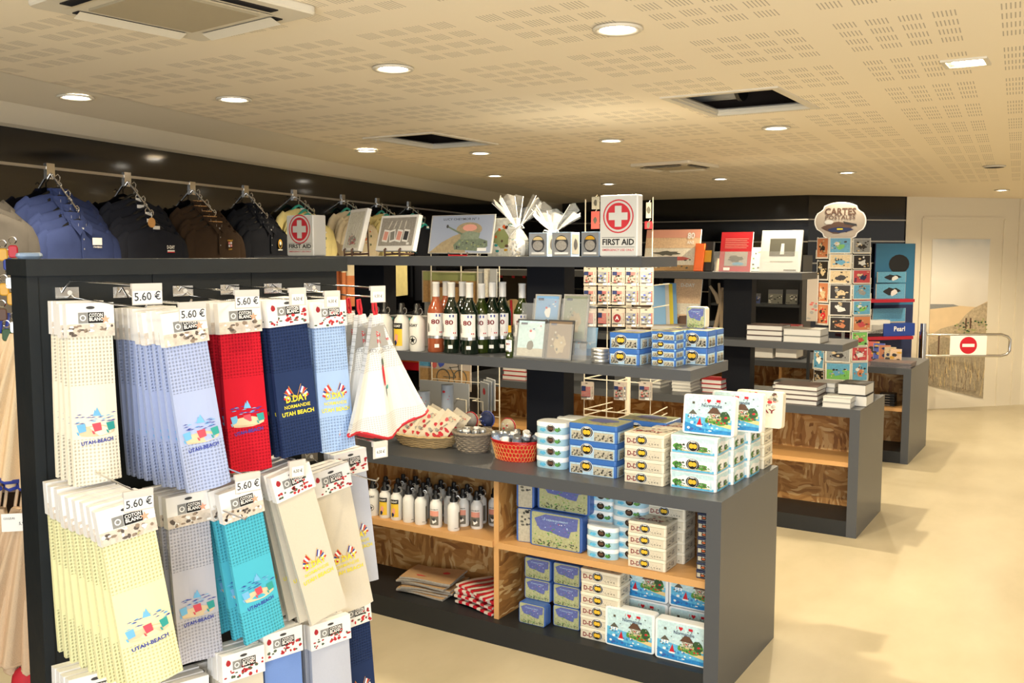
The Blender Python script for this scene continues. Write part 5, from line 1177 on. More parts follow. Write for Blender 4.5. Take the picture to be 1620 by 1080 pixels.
# water flasks
pm('flask_white', '#e6e6e2', .3); pm('flask_ring', '#b9bcbf', .25, .6); pm('pinup_yellow', '#e8c23a', .5); pm('sunset', '#e09a86', .5); pm('tank_pic', '#6e6a5e', .5)
def flask(h, kind):
    t = Tpl(); r_ = h*.165; m = MB(); m.lathe([(r_*.92, 0), (r_, .005), (r_, h*.58), (r_*.92, h*.66), (r_*.60, h*.72), (r_*.58, h*.77)], 'flask_white', n=22); t.part('flask_body', m)
    m = MB(); m.lathe([(r_*.62, h*.76), (r_*.62, h*.83), (r_*.42, h*.86), (r_*.40, h*.97), (r_*.3, h)], 'bottle_cap', n=14)
    sub = MB(); sub.tube([(r_*.5+.010*math.cos(a)+.004, -.004, h*.84+.013*math.sin(a)) for a in [2*math.pi*i/12 for i in range(13)]], .0018, 'silver', 4); t.part('screw_cap', m, None, [('carabiner', sub)])
    m = MB(); P = lambda u, v, k: Vector(((r_+.0006+k)*math.sin(u/r_), -(r_+.0006+k)*math.cos(u/r_), v)); A = Art(m, P)
    def wr(u0, u1, v0, v1, mt, l):
        for i in range(6): a_, b_ = u0+(u1-u0)*i/6, u0+(u1-u0)*(i+1)/6; A.rect(a_, v0, b_, v1, mt, l)
    if kind == 'star':
        A.text('D-DAY', 0, h*.55, h*.08, 'black', 2, r_*1.3); A.ring(0, h*.24, r_*.48, r_*.56, 'black', 1); A.poly([(r_*.44*(1 if i % 2 == 0 else .42)*math.cos(R(36*i+90)), h*.24+r_*.44*(1 if i % 2 == 0 else .42)*math.sin(R(36*i+90))) for i in range(10)], 'black', 2)
    elif kind == 'pinup': wr(-r_*.7, r_*.7, h*.1, h*.50, 'pinup_yellow', 1); wr(-r_*.7, r_*.7, h*.46, h*.58, 'black', 2); A.text('D-DAY', 0, h*.52, h*.07, 'white', 7, r_*1.0); A.blob(-r_*.1, h*.26, r_*.35, h*.12, 'pinkish', 3, 10, .4, 2); A.blob(-r_*.25, h*.16, r_*.3, h*.07, 'navy', 4, 10, .4, 3)
    elif kind == 'tank': wr(-r_*.75, r_*.75, h*.08, h*.36, 'tank_pic', 1); wr(-r_*.75, r_*.75, h*.32, h*.46, 'sunset', 1.5); A.blob(.0, h*.19, r_*.5, h*.08, 'white', 3, 10, .5, 3); A.blob(.0, h*.24, r_*.4, h*.06, 'dark_grey', 4, 10, .5, 6); A.text('UTAH BEACH', 0, h*.50, h*.035, 'dark_grey', 3)
    else: wr(r_*.9, r_*1.4, h*.08, h*.5, 'tank_pic', 1); A.rect(r_*.2, h*.08, r_*.7, h*.09, 'dark_grey', 1)
    t.part('print', m); return t
hf = PY(660, 480, 3.31).z - ZM
for i, (px, k, lb) in enumerate(((592, 'tank', 'white flask with sunset print, beside the round towels'), (609, 'tank', 'white flask with sunset print, second from the round towels'), (635.5, 'pinup', 'white flask with yellow print on the upper shelf'), (660, 'star', 'white flask with D-DAY star beside the rose bottle'))):
    flask(hf, k).put('water_flask', lb, 'flask', (PY(px, 500, 3.31).x, 3.31, ZM), 0)
m = MB(); m.lathe([(.020, 0), (.040, .05), (.043, .055), (.040, .055), (.018, .004)], 'terracotta', n=20); m.lathe([(.043, .052), (.0435, .057), (.040, .057)], 'silver', n=20, cap0=False, cap1=False)
pm('terracotta', '#b5603c', .4); bw = Tpl().part('b', m)
for i, px in enumerate((560, 583, 606)): bw.put('terracotta_bowl', 'terracotta bowl with metal rim behind the flasks, ' + NTH[i] + ' from the left', 'bowl', (PY(px, 490, 3.56).x, 3.56, ZM+.09))
m = MB(); m.rbox(.095, .07, 0, .14, .003, 'grey', .002); Art(m, front(-.035)).rect(-.04, .08, .04, .135, 'dark_grey', 1).rect(-.04, .12, -.025, .13, 'teal', 2); bx = Tpl().part('b', m)
for i, px in enumerate((636, 664)): bx.put('gift_box', 'grey gift box behind the flasks, ' + ('left', 'right')[i] + ' one', 'box', (PY(px, 490, 3.50).x, 3.50, ZM))
m = MB(); m.box(PY(550, 490, 3.56).x, 3.52, ZM, PY(615, 490, 3.56).x, 3.60, ZM+.0895, 'beige'); one('carton', m, 'low beige carton carrying the terracotta bowls behind the flasks', 'box')
# --- compartments below
ZW = .42; ZP = .09
hf2 = PY(668, 768, 3.26).z - ZW
fk = {k: flask(hf2, k) for k in ('plain', 'pinup', 'tank', 'star')}
spots = [(592, 806, 'star'), (611, 817, 'pinup'), (629, 820, 'pinup'), (648, 824, 'plain'), (667, 829, 'plain'), (691, 832, 'tank'), (719, 838, 'plain')]
n_ = 0
for row in range(3):
    for j in range(8 if row else 7):
        if row == 0: px, k = spots[j][0], spots[j][2]; x = PY(px, 830, 3.24 - .002*0).x
        else: x = PY(600, 830, 3.24).x + .072*j - .04*(row % 2) + .02; k = ['plain', 'tank', 'tank', 'pinup', 'plain', 'tank', 'star', 'tank'][(j+row*3) % 8]
        fk[k].put('water_flask', 'white flask with black cap on the wooden shelf, %s row, %s from the left' % (('front', 'middle', 'back')[row], NTH[j]), 'flask', (x, 3.235 + .078*row, ZW), R(rnd.uniform(-50, 50)) if k == 'plain' else R(15), 'white flasks on the wooden shelf')
def sheet(w_, d, h, mat, artf, edge='paper'):
    t = Tpl(); m = MB(); m.grid(lambda u, v: Vector(((u-.5)*w_, (v-.5)*d, h + .004*math.sin(u*5+v*3))), 6, 6, mat); m.grid(lambda u, v: Vector(((.5-u)*w_, (v-.5)*d, .001 + .004*math.sin((1-u)*5+v*3))), 6, 6, edge)
    for s_ in (0, 1):
        m.grid(lambda u, v, s_=s_: Vector(((u-.5)*w_, (s_-.5)*d, (h if v else .001) + .004*math.sin(u*5+s_*3))), 6, 1, edge)
        m.grid(lambda u, v, s_=s_: Vector(((s_-.5)*w_, (u-.5)*d, (h if v else .001) + .004*math.sin(s_*5+u*3))), 6, 1, edge)
    artf(Art(m, lambda u, v, k: Vector((u, v, h+.0008+k + .004*math.sin((u/w_+.5)*5+(v/d+.5)*3)))), w_, d); t.part('x', m); return t
kraft = sheet(.25, .18, .009, 'kraft', lambda A, w_, d: (A.blob(.05, .03, .02, .015, 'red', 1), A.blob(-.04, -.05, .03, .01, 'ink_red', 1, 10, .5)), 'poster_grey'); pm('kraft', '#b08f68', .8, noise=.12, scale=30)
for i in range(7): kraft.put('paper_bag', 'flat brown paper bag on the bottom shelf, %s of its pile' % ordn(i, 7), 'bag', (-2.50+rnd.uniform(-.012, .012), 3.33+rnd.uniform(-.01, .01), ZP+.004+.0105*i), R(8+rnd.uniform(-6, 6)), 'brown paper bags on the bottom shelf')
def stripes(A, w_, d):
    for i in range(5):
        u0 = -w_/2 + w_*(i*2+.5)/10
        for k in range(6): A.rect(u0, -d/2+d*k/6, u0+w_/10, -d/2+d*(k+1)/6, 'red', 1)
def striped_bag():
    t = Tpl(); m = MB(); w_, d, h = .22, .19, .010
    for i in range(10):
        mt = 'red' if i % 2 else 'bag_cream'
        f = lambda u, v, i=i: (w_*((i+u)/10-.5), d*(v-.5), 0)
        m.grid(lambda u, v, i=i: Vector((w_*((i+u)/10-.5), d*(v-.5), h+.005*math.sin(v*4+i*.5))), 1, 8, mt)
        m.grid(lambda u, v, i=i: Vector((w_*((i+u)/10-.5), -d/2, (h if v else .001)+.005*math.sin(i*.5))), 1, 1, mt); m.grid(lambda u, v, i=i: Vector((w_*((i+1-u)/10-.5), d*(v-.5), .001+.005*math.sin(v*4+i*.5))), 1, 8, mt)
    for s_ in (-1, 1): m.grid(lambda u, v, s_=s_: Vector((s_*w_/2, d*(u-.5), (h if v else .001) + .005*math.sin(u*4+(5 if s_ > 0 else 0)*1.0))), 8, 1, 'bag_cream')
    t.part('x', m); return t
pm('bag_cream', '#d8cdc0', .6, noise=.1, scale=30); sb = striped_bag()
for i in range(6): sb.put('striped_bag', 'red and cream striped bag on the bottom shelf, %s of its pile' % ordn(i, 6), 'bag', (-2.195+rnd.uniform(-.01, .01), 3.33+rnd.uniform(-.015, .01), ZP+.006+.0125*i), R(-14+rnd.uniform(-9, 9)), 'striped bags on the bottom shelf')
# right compartment, wooden shelf
mp_ = standing_tin(.165, .128, .052, art_map, 'map_rim'); YR = 3.235
x = (PY(838, 850, YR).x + PY(921, 850, YR).x)/2; wv = PY(921, 850, YR).x - PY(838, 850, YR).x; hv = PY(880, 812, YR).z - ZW
mp_ = standing_tin(wv, hv, .052, art_map, 'map_rim')
mp_.put('biscuit_tin', 'large map-print tin standing on the wooden shelf, lower of two', 'tin', (x, YR+.026, ZW)); mp_.put('biscuit_tin', 'large map-print tin standing on the wooden shelf, upper of two', 'tin', (x+.018, YR+.055, ZW+hv+.001))
def art_side(A, w_, h): A.rect(-w_*.4, h*.02, w_*.4, h*.98, 'photo_cream', 1); A.specks(14, -w_*.35, h*.5, w_*.35, h*.95, .008, ['photo_dark', 'dark_grey'], 2, 3)
et = standing_tin(wv*.32, hv*.98, .16, art_side, 'map_rim')
for i in range(2): et.put('biscuit_tin', 'blue map tin turned edge-on beside the divider, %s of two' % ('lower', 'upper')[i], 'tin', (x-wv*.5-.045, YR+.09, ZW+(hv*.985)*i), R(12))
def col(tp, n, px, yb, z, h, desc, Yf, d, group): 
    xx = PY(px, yb, Yf).x; pile(tp, 'biscuit_tin', xx, Yf+d/2, z, h, n, desc, 'tin', group)
wl = PY(972, 880, YR).x - PY(923, 880, YR).x; lob = oval_tin(wl, .075, .042, True)
col(lob, 3, 947, 884, ZW, .042, 'small rounded coastal tin in front on the wooden shelf', 3.21, .075, 'small rounded tins'); 
ov2 = oval_tin(wl*1.05, .09, .041)
col(ov2, 6, 946, 870, ZW, .041, 'oval tin behind the small rounded tins', 3.30, .09, 'oval tins on the wooden shelf')
col(ov2, 6, 991, 870, ZW, .041, 'oval tin in the second stack on the wooden shelf', 3.27, .09, 'oval tins on the wooden shelf')
wd_ = PY(1052, 890, YR).x - PY(992, 890, YR).x; hd = (PY(1020, 822, YR).z - ZW)/4; dd2 = lying_tin(wd_, .115, hd, 'tin_cream2', 'tin_cream2', side_dday, art_ddtop)
col(dd2, 4, 1022, 900, ZW, hd, 'cream D-DAY tin, front stack on wooden shelf', 3.20, .115, 'cream D-DAY tins on the wooden shelf')
col(dd2, 6, 1052, 880, ZW, hd*.98, 'cream D-DAY tin, rear stack on wooden shelf', 3.325, .115, 'cream D-DAY tins on the wooden shelf')
wn = -1.157 - PY(1101, 925, 3.21).x; nv = lying_tin(wn*.99, .13, .0305, 'navy_tin', 'navy_tin', lambda A, w_, h, e=False: (A.rect(-w_*.46, h*.2, -w_*.2, h*.7, 'photo_cream', 1), badge(A, w_*.02, h*.45, h*.36, 2, 'terracotta'), A.rect(w_*.24, h*.2, w_*.46, h*.7, 'photo_dark', 1)), art_bluetop, .004); pm('navy_tin', '#28324f', .35)
[pile(nv, 'biscuit_tin', -1.158-wn*.5, 3.275, ZW, .0305, 8, 'slim navy tin at the end of the wooden shelf', 'tin', 'slim navy tins')] or col(nv, 0, 1121, 925, ZW, .0305, 'slim navy tin at the end of the wooden shelf', 3.21, .13, 'slim navy tins')
# bottom shelf right
ws = PY(872, 960, 3.25).x - PY(830, 960, 3.25).x; sm = standing_tin(ws, .088, .05, art_map, 'map_rim')
YB = 3.26
for r_ in range(3): 
    for c_ in range(2):
        px = (851, 897)[c_]; xx = PY(px, 950, YB).x; 
        sm.put('biscuit_tin', 'small map tin on the bottom shelf, %s column, %s' % (('left', 'right')[c_], ('lowest', 'middle', 'highest')[r_]), 'tin', (xx-.005, YB+.03+(0 if r_ or c_ else -.045), ZP+.0885*r_), 0, 'small map tins on the bottom shelf')
wd_ = PY(985, 1000, 3.22).x - PY(918, 1000, 3.22).x; hd = (PY(945, 902, 3.22).z - ZP)/6; dd3 = lying_tin(wd_*.93, .10, hd, 'tin_cream2', 'tin_cream2', side_dday, art_ddtop)
col(dd3, 6, 948, 1000, ZP, hd, 'cream D-DAY tin, tall stack on bottom shelf', 3.215, .10, 'cream D-DAY tins on the bottom shelf')
wv = PY(1045, 1010, 3.21).x - PY(966, 1010, 3.21).x; hv = PY(1005, 966, 3.21).z - ZP
n1 = standing_tin(wv, hv*.98, .05, art_normandy)
n1.put('biscuit_tin', 'Normandie tin standing in front on the bottom shelf, left one', 'tin', (-1.16-wv*1.52, 3.235, ZP)); n1.put('biscuit_tin', 'Normandie tin standing in front on the bottom shelf, right one', 'tin', (-1.158-wv*.5, 3.225, ZP))
for k in range(2):
    for c_ in range(2): n1.put('biscuit_tin', 'Normandie tin in the rear rank on the bottom shelf, %s, %s' % (('left', 'right')[c_], ('lower', 'upper')[k]), 'tin', (-1.16-wv*1.52+wv*1.015*c_, 3.36, ZP+hv*k))
# ================================================================ BEHIND: RACKS AND GOODS ON THE OTHER GONDOLAS
for a in [('paper_white', '#cfcfcc', .6), ('paper_grey', '#a9abab', .6), ('cover_red', '#b3202a', .4), ('cover_grey', '#8c8c8a', .4), ('cover_dusk', '#5b4a48', .4), ('cover_black', '#1b1b1e', .35), ('sunset2', '#f3c29c', .45), ('sunset3', '#fae3cb', .45), ('sunset4', '#dfa18a', .45), ('dune', '#b08a58', .5),
          ('rose', '#c25c55', .5), ('driftwood', '#b09a7c', .8), ('pc_blue', '#5b98b8', .35), ('pc_green', '#6fae5a', .4), ('pc_orange', '#b9754e', .4), ('pc_dark', '#2a241f', .4), ('pc_beige', '#c9b48e', .4), ('pc_grey', '#8b8c8a', .4),
          ('blue_glow', '#336f94', .25), ('shelf_red', '#a01528', .35), ('pearl_blue', '#223f8f', .35), ('flag_red', '#b04348', .5), ('card_beige', '#aea295', .55), ('wire_cream', '#d8d0bc', .4), ('plush_blue', '#5f9fd0', .9), ('plush_yellow', '#e2b83a', .9), ('plush_brown', '#8a5a3a', .9)]: pm(*a)
def book(w_, d, t_, cover, rx=0):
    t = Tpl(); m = MB(); m.box(-w_/2, -d/2, 0, w_/2, d/2, .0025, cover); m.box(-w_/2, -d/2, t_-.0030, w_/2, d/2, t_-.0002, cover); m.box(-w_/2, d/2-.0015, .0015, w_/2, d/2, t_-.0015, cover); t.part('cover', m)
    m = MB(); m.box(-w_/2+.003, -d/2+.003, .0025, w_/2-.003, d/2-.0015, t_-.0030, 'paper_white'); t.part('page_block', m); return t
def bstack(x0, x1, yb, ytop, z, n, cover, desc, d=.2, Yf=None, rz=0, grp=None):
    cx, Y, w_ = base(x0, x1, yb, z, Yf); h = (PY((x0+x1)/2, ytop, Y).z - z)/n; bk = book(w_, d, h*.97, cover)
    for i in range(n):
        bk.put('book', desc + (', %s of its pile' % ordn(i, n) if n > 1 else ''), 'book', (cx+rnd.uniform(-.004, .004), Y+d/2+rnd.uniform(-.004, .004), z+h*i), rz + R(rnd.uniform(-2, 2)), grp or 'piled books')
# middle counter
bstack(1225, 1293, 639, 609, ZC, 4, 'cover_dusk', 'white-edged book, front left pile on the middle counter', .2, 5.47)
bstack(1222, 1272, 627, 604, ZC, 4, 'cover_black', 'dark-covered book behind the front left pile', .18, 5.70)
bstack(1285, 1322, 628, 605, ZC, 4, 'paper_grey', 'magazine behind the black books on the middle counter', .16, 5.68)
bstack(1326, 1371, 632, 607, ZC, 2, 'cover_black', 'thick black book near the end of the middle counter', .2, 5.58)
bstack(1301, 1346, 641, 628, ZC, 2, 'paper_grey', 'thin grey booklet lowest in front on the middle counter', .14, 5.46)
bstack(1062, 1092, 618, 598, ZC, 4, 'paper_white', 'white book on middle counter under the shelf end', .17, 5.6)
bstack(1110, 1142, 618, 600, ZC, 3, 'cover_red', 'red-covered book on middle counter beside the post', .17, 5.65)
bstack(1012, 1045, 612, 596, ZC, 3, 'cover_grey', 'grey book on the middle counter behind the flag packs', .17, 5.65)
bstack(795, 832, 598, 580, ZC, 3, 'cover_red', 'red and white book, middle counter, left of post', .17, 5.5)
# middle gondola open shelf
ZS = 1.077
bstack(1181, 1238, 531, 514, ZS, 3, 'cover_dusk', 'white book on the middle open shelf, left pile', .17, 5.60)
bstack(1240, 1300, 534, 520, ZS, 2, 'cover_grey', 'white book on the middle open shelf, right pile near the end', .17, 5.58)
bstack(1225, 1262, 526, 514, ZS, 2, 'cover_red', 'red-spined book behind the white piles on the open shelf', .12, 5.80)
bstack(1030, 1075, 528, 514, ZS, 2, 'card_beige', 'beige brochure on the middle open shelf behind the blue tins', .18, 5.62)
def upright(name, x0, x1, yb, yt, Y, z, artf, label, cat, d=.012, lean=-12, rz=0, body='white'):
    a = PY(x0, yb, Y); b = PY(x1, yb, Y); h = PY((x0+x1)/2, yt, Y).z - z; w_ = (b.x-a.x)/math.cos(rz)
    t = Tpl(); m = MB(); m.box(-w_/2, -d/2, 0, w_/2, d/2, h, body); t.part('block' if cat != 'book' else 'page_block', m); m = MB(); artf(Art(m, front(-d/2)), w_, h); t.part('front_print' if cat != 'book' else 'front_cover', m)
    return t.put(name, label, cat, None, M=Matrix.Translation(((a.x+b.x)/2, Y, z+.001)) @ Matrix.Rotation(rz, 4, 'Z') @ Matrix.Rotation(R(lean), 4, 'X'))
def a_sun(A, w_, h):
    A.rect(-w_*.5, 0, w_*.5, h, 'sunset3', 1); A.rect(-w_*.5, h*.55, w_*.5, h, 'sunset2', 2); A.rect(-w_*.5, h*.8, w_*.5, h, 'sunset4', 3); A.blob(-w_*.05, h*.42, w_*.34, h*.07, 'photo_dark', 4, 18, .6, 5); A.blob(w_*.1, h*.3, w_*.3, h*.06, 'rose', 4, 14, .6, 7)
    A.rect(-w_*.5, 0, w_*.5, h*.14, 'dune', 3); A.specks(12, -w_*.4, h*.05, w_*.4, h*.3, .01, ['photo_dark', 'sunset3'], 5, 4); A.text('80', w_*.33, h*.84, h*.20, 'white', 5, w_*.13); A.text('ANS', w_*.33, h*.68, h*.11, 'white', 5, w_*.13)
def a_dd(A, w_, h): A.rect(-w_*.5, 0, w_*.5, h, 'sunset2', 1); A.rect(-w_*.5, h*.35, w_*.5, h*.55, 'sunset3', 2); A.rect(-w_*.5, 0, w_*.5, h*.3, 'dune', 2); A.poly([(-w_*.4, 0), (w_*.45, 0), (w_*.35, h*.34), (-w_*.2, h*.32)], 'brown', 3); A.text('D-DAY', 0, h*.88, h*.09, 'white', 4, w_*.5)
def a_red(A, w_, h):
    A.rect(-w_*.5, 0, w_*.5, h, 'cover_red', 1); A.rect(-w_*.34, h*.14, w_*.38, h*.5, 'poster_grey', 2); A.blob(0, h*.32, w_*.3, h*.1, 'photo_dark', 3, 18, .5, 4); A.blob(w_*.1, h*.2, w_*.25, h*.05, 'pc_blue', 3, 12, .4, 5)
    for i in range(6): A.rect(-w_*.36, h*(.82-.045*i), w_*(.38-.05*(i % 2)), h*(.83-.045*i), 'pinkish', 2)
    A.rect(-w_*.35, h*.03, -w_*.15, h*.1, 'white', 2)
def a_white(A, w_, h):
    A.rect(-w_*.47, h*.01, w_*.47, h*.97, 'paper_white', 1); A.rect(-w_*.28, h*.38, w_*.34, h*.80, 'photo_dark', 2); A.poly([(-w_*.02, h*.42), (w_*.08, h*.42), (w_*.07, h*.68), (w_*.0, h*.68)], 'paper_white', 3); A.rect(-w_*.25, h*.24, w_*.3, h*.26, 'poster_grey', 2); A.rect(w_*.1, h*.03, w_*.4, h*.06, 'photo_dark', 2)
ZT2 = 1.484
upright('sunset_picture', 1018, 1104, 430, 362, 5.72, ZT2, a_sun, 'sunset beach picture panel reading 80 ANS on the middle top shelf', 'picture')
upright('standing_book', 1137, 1187, 430, 366, 5.68, ZT2, a_red, 'red book standing upright on the middle top shelf', 'book', body='paper_white')
upright('standing_book', 1201, 1266, 430, 363, 5.68, ZT2, a_white, 'white book with a dark photograph standing at the end of the top shelf', 'book', body='paper_white')
upright('small_card', 1184, 1208, 430, 391, 5.82, ZT2, lambda A, w_, h: (A.rect(-w_*.5, 0, w_*.5, h, 'paper_white', 1), A.specks(10, -w_*.4, h*.1, w_*.4, h*.9, .008, ['leaf', 'pc_beige', 'photo_dark'], 2, 3)), 'small patterned card between the red and the white book', 'card')
upright('orange_box', 1098, 1112, 430, 385, 5.70, ZT2, lambda A, w_, h: A.rect(-w_*.4, h*.1, w_*.4, h*.9, 'orange', 1), 'narrow orange box beside the sunset picture', 'box', d=.03, body='orange')
upright('yellow_box', 1112, 1126, 430, 382, 5.72, ZT2, lambda A, w_, h: A.rect(-w_*.4, h*.3, w_*.4, h*.7, 'gold', 1), 'yellow and black box between the orange box and the red book', 'box', d=.03, body='cover_black')
upright('sunset_picture', 1060, 1104, 497, 440, 5.80, ZS, a_dd, 'tall sunset D-DAY picture panel on the middle open shelf', 'picture')
for i in range(4): upright('brochure', 1036+6*i, 1052+6*i, 500, 450-1*i, 5.66+.03*i, ZS, lambda A, w_, h: A.rect(-w_*.5, 0, w_*.5, h, ['lightblue', 'paper_white', 'yellow'][i % 3], 1), 'thin pale brochure in a fanned row, %s of four' % NTH[i], 'brochure', rz=R(35))
upright('booklet', 1000, 1034, 500, 452, 5.85, ZS, lambda A, w_, h: A.specks(20, -w_*.45, h*.05, w_*.45, h*.95, .02, ['photo_dark', 'photo_cream', 'ink_red'], 1, 3), 'speckled brown booklet behind the magnet spinner', 'booklet', body='brown')
m = MB(); dp = PY(1137, 520, 5.9)
for i, (a, b) in enumerate((((-.03, 0, 0), (.02, 0, .30)), ((.02, .01, 0), (-.005, .0, .33)), ((.0, .0, .20), (-.065, 0, .31)), ((.03, .01, .02), (.03, 0, .28)))): m.tube([a, ((a[0]+b[0])/2+.008, 0, (a[2]+b[2])/2), b], [.016, .014, .008], 'driftwood', 7)
one('driftwood_bundle', m, 'upright bundle of pale driftwood left of the middle dark post', 'driftwood', (dp.x, 5.9, ZS))
p = PY(1133, 430, 5.85); m = MB(); m.tube([(0, 0, 0), (.01, 0, .08)], [.016, .010], 'driftwood', 6); m.tube([(.012, 0, 0), (-.01, .01, .06)], [.012, .008], 'driftwood', 6)
one('driftwood_piece', m, 'short driftwood piece on the middle top shelf left of the red book', 'driftwood', (p.x, 5.85, ZT2))
a = PY(1130, 430, 5.625).x; m = MB(); m.box(a, 5.618, 1.484, -1.53, 5.621, 1.484+.125, 'clear_plastic'); one('acrylic_guard', m, 'clear acrylic guard in front of the standing books', 'guard')
# black display cabinet behind
t = Tpl(); Yk = 7.78; xa, xb = PY(1120, 500, Yk).x, PY(1268, 500, Yk).x
m = MB(); m.box(xa, Yk+.27, .735, xb, Yk+.29, 1.60-.02, 'black'); t.part('back', m); 
for x in (xa, xb-.02): m = MB(); m.box(x, Yk+.0, .735, x+.02, Yk+.27, 1.58, 'black'); t.part('side', m)
zk = PY(1220, 482, Yk).z; m = MB(); m.box(xa+.02, Yk+.01, zk-.02, xb-.02, Yk+.27, zk, 'anthracite_dark'); t.part('shelf', m)
t.put('display_cabinet', 'black open display cabinet seen between the shelves right of the middle post', 'cabinet', (0, 0, .0015))
for i, (x0, x1) in enumerate(((1187, 1203), (1215, 1238), (1243, 1262))): upright('dark_print', x0, x1, 480, 458 if i else 464, Yk+.1, zk+.002, lambda A, w_, h: (A.rect(-w_*.48, h*.02, w_*.48, h*.7, ['navy', 'photo_dark', 'photo_dark'][i], 1), A.specks(16, -w_*.42, h*.1, w_*.42, h*.6, .01, ['poster_grey', 'black'], 2, i)), 'dim small print inside the black cabinet, %s' % ('left', 'middle', 'right')[i], 'picture', body='dark_grey', lean=-4)
bstack(1188, 1222, 578, 566, .96, 1, 'card_beige', 'grey-beige album low behind the middle shelf, left', .2, 7.1)
bstack(1225, 1259, 578, 566, .96, 1, 'card_beige', 'grey-beige album low behind the middle shelf, right', .2, 7.1)
# low table carrying them
m = MB(); xa, xb = PY(1150, 580, 7.05).x, PY(1285, 580, 7.05).x
m.box(xa, 7.02, .93, xb, 7.40, .9585, 'card_beige'); 
for x in (xa+.02, xb-.04):
    for y in (7.04, 7.36): m.box(x, y, 0, x+.02, y+.02, .93, 'anthracite_dark')
one('side_table', m, 'narrow beige-topped table behind the middle gondola', 'table')
# ---- postcard spinner
O = Vector((-1.575, 7.02, 0)); t = Tpl()
m = MB(); m.lathe([(.16, 0), (.16, .012), (.03, .02)], 'grey', (O.x, O.y, 0), 24); t.part('round_base', m); m = MB(); m.tube([(O.x, O.y, .015), (O.x, O.y, 1.74)], .011, 'grey', 10); t.part('pole', m)
COLS = [(Vector((-.93, -.37, 0)), .085, [(1292, 1310, y) for y in ((376, 408), (412, 442), (446, 477), (480, 512))] + [(1287, 1303, y) for y in ((548, 582), (584, 608))]),
        (Vector((.10, -1, 0)).normalized(), .10, [(1312, 1346, y) for y in ((376, 400), (402, 424), (427, 448), (450, 473), (476, 498), (501, 523))] + [(1306, 1345, y) for y in ((548, 571), (573, 600))]),
        (Vector((.72, -.70, 0)).normalized(), .11, [(1349, 1377, y) for y in ((377, 400), (403, 425), (427, 448), (450, 473), (476, 498), (500, 523))] + [(1347, 1372, y) for y in ((525, 547), (549, 571), (573, 603))])]
cards = []; wires = MB()
for ci, (n_, off, lst) in enumerate(COLS):
    if ci == 0: n_ = Vector((-.42, -.91, 0)).normalized(); off = .13
    for (x0, x1, (y0, y1)) in lst:
        q0 = O + n_*off; P_ = [PL(x, y, q0, n_) for x, y in ((x0, y1), (x1, y1), (x1, y0), (x0, y0))]
        ux = Vector((-n_.y, n_.x, 0)); c = (P_[0]+P_[1])/2; w_ = abs((P_[1]-P_[0]).dot(ux)); h = P_[3].z-P_[0].z; c.z = P_[0].z
        cards.append((ci, c, w_, h, n_, ux))
        M_ = Matrix(((ux.x, -n_.x, 0, c.x), (ux.y, -n_.y, 0, c.y), (0, 0, 1, c.z), (0, 0, 0, 1)))
        cards[-1] = (ci, c, w_, h, M_)
        wires.T = M_; wires.tube([(-w_/2, -.006, h*.4), (-w_/2, -.008, -.003), (w_/2, -.008, -.003), (w_/2, -.006, h*.4)], .0022, 'wire_cream', 4); wires.tube([(-w_/2-.004, .012, -.004), (-w_/2-.004, .012, h+.004)], .003, 'wire_cream', 4); wires.tube([(w_/2+.004, .012, -.004), (w_/2+.004, .012, h+.004)], .003, 'wire_cream', 4); wires.tube([(w_/2, -.008, -.003), (w_/2, .014, -.003)], .002, 'wire_cream', 4)
wires.T = Matrix()
for z in (.62, .95, 1.3, 1.68): 
    for a in range(6): wires.tube([(O.x, O.y, z), (O.x+.10*math.cos(a), O.y+.10*math.sin(a), z)], .003, 'wire_cream', 4)
t.part('wire_pockets', wires)
sg = MB(); sgc = PY(1330, 350, 7.0); hs = .175; vs = []
for i in range(40):
    a = 2*math.pi*i/40; r_ = 1 + .10*abs(math.cos(2*a))**2*0 + (.06 if abs(math.sin(a)) > .8 else 0) - (.05 if .55 < abs(math.sin(a)) < .75 else 0); vs.append((hs*r_*math.cos(a), .128*r_*math.sin(a)))
sg.T = Matrix.Translation((sgc.x, 6.985, sgc.z)) @ Matrix.Rotation(R(8), 4, 'Z')
sg.loft([[(u*k, y, v*k) for u, v in vs] for k, y in ((1, .006), (1, -.006))], 'card', smooth=False)
A = Art(sg, front(-.006)); A.poly([(u*.95, v*.95) for u, v in vs], 'card_beige', 1); A.blob(-.01, -.045, .12, .045, 'brown', 2, 20, .3, 2); A.blob(.0, -.06, .10, .022, 'navy', 3, 16, .3, 3); A.poly([(.02, .0), (.11, -.02), (.115, -.035), (.03, -.02)], 'pc_dark', 4); A.blob(-.075, -.005, .035, .018, 'paper_white', 4, 12, .2, 5); A.rect(-.02, -.06, .02, -.05, 'yellow', 5)
A.text('CARTES', 0, .066, .066, 'brown', 6, .21); A.text('POSTALES', 0, .026, .040, 'brown', 6, .20)
t.part('oval_sign', sg, 'oval sign reading CARTES POSTALES over a desk scene')
t.put('postcard_spinner', 'tall postcard spinner with an oval CARTES POSTALES sign between the gondolas', 'postcard rack', (0, 0, 0))
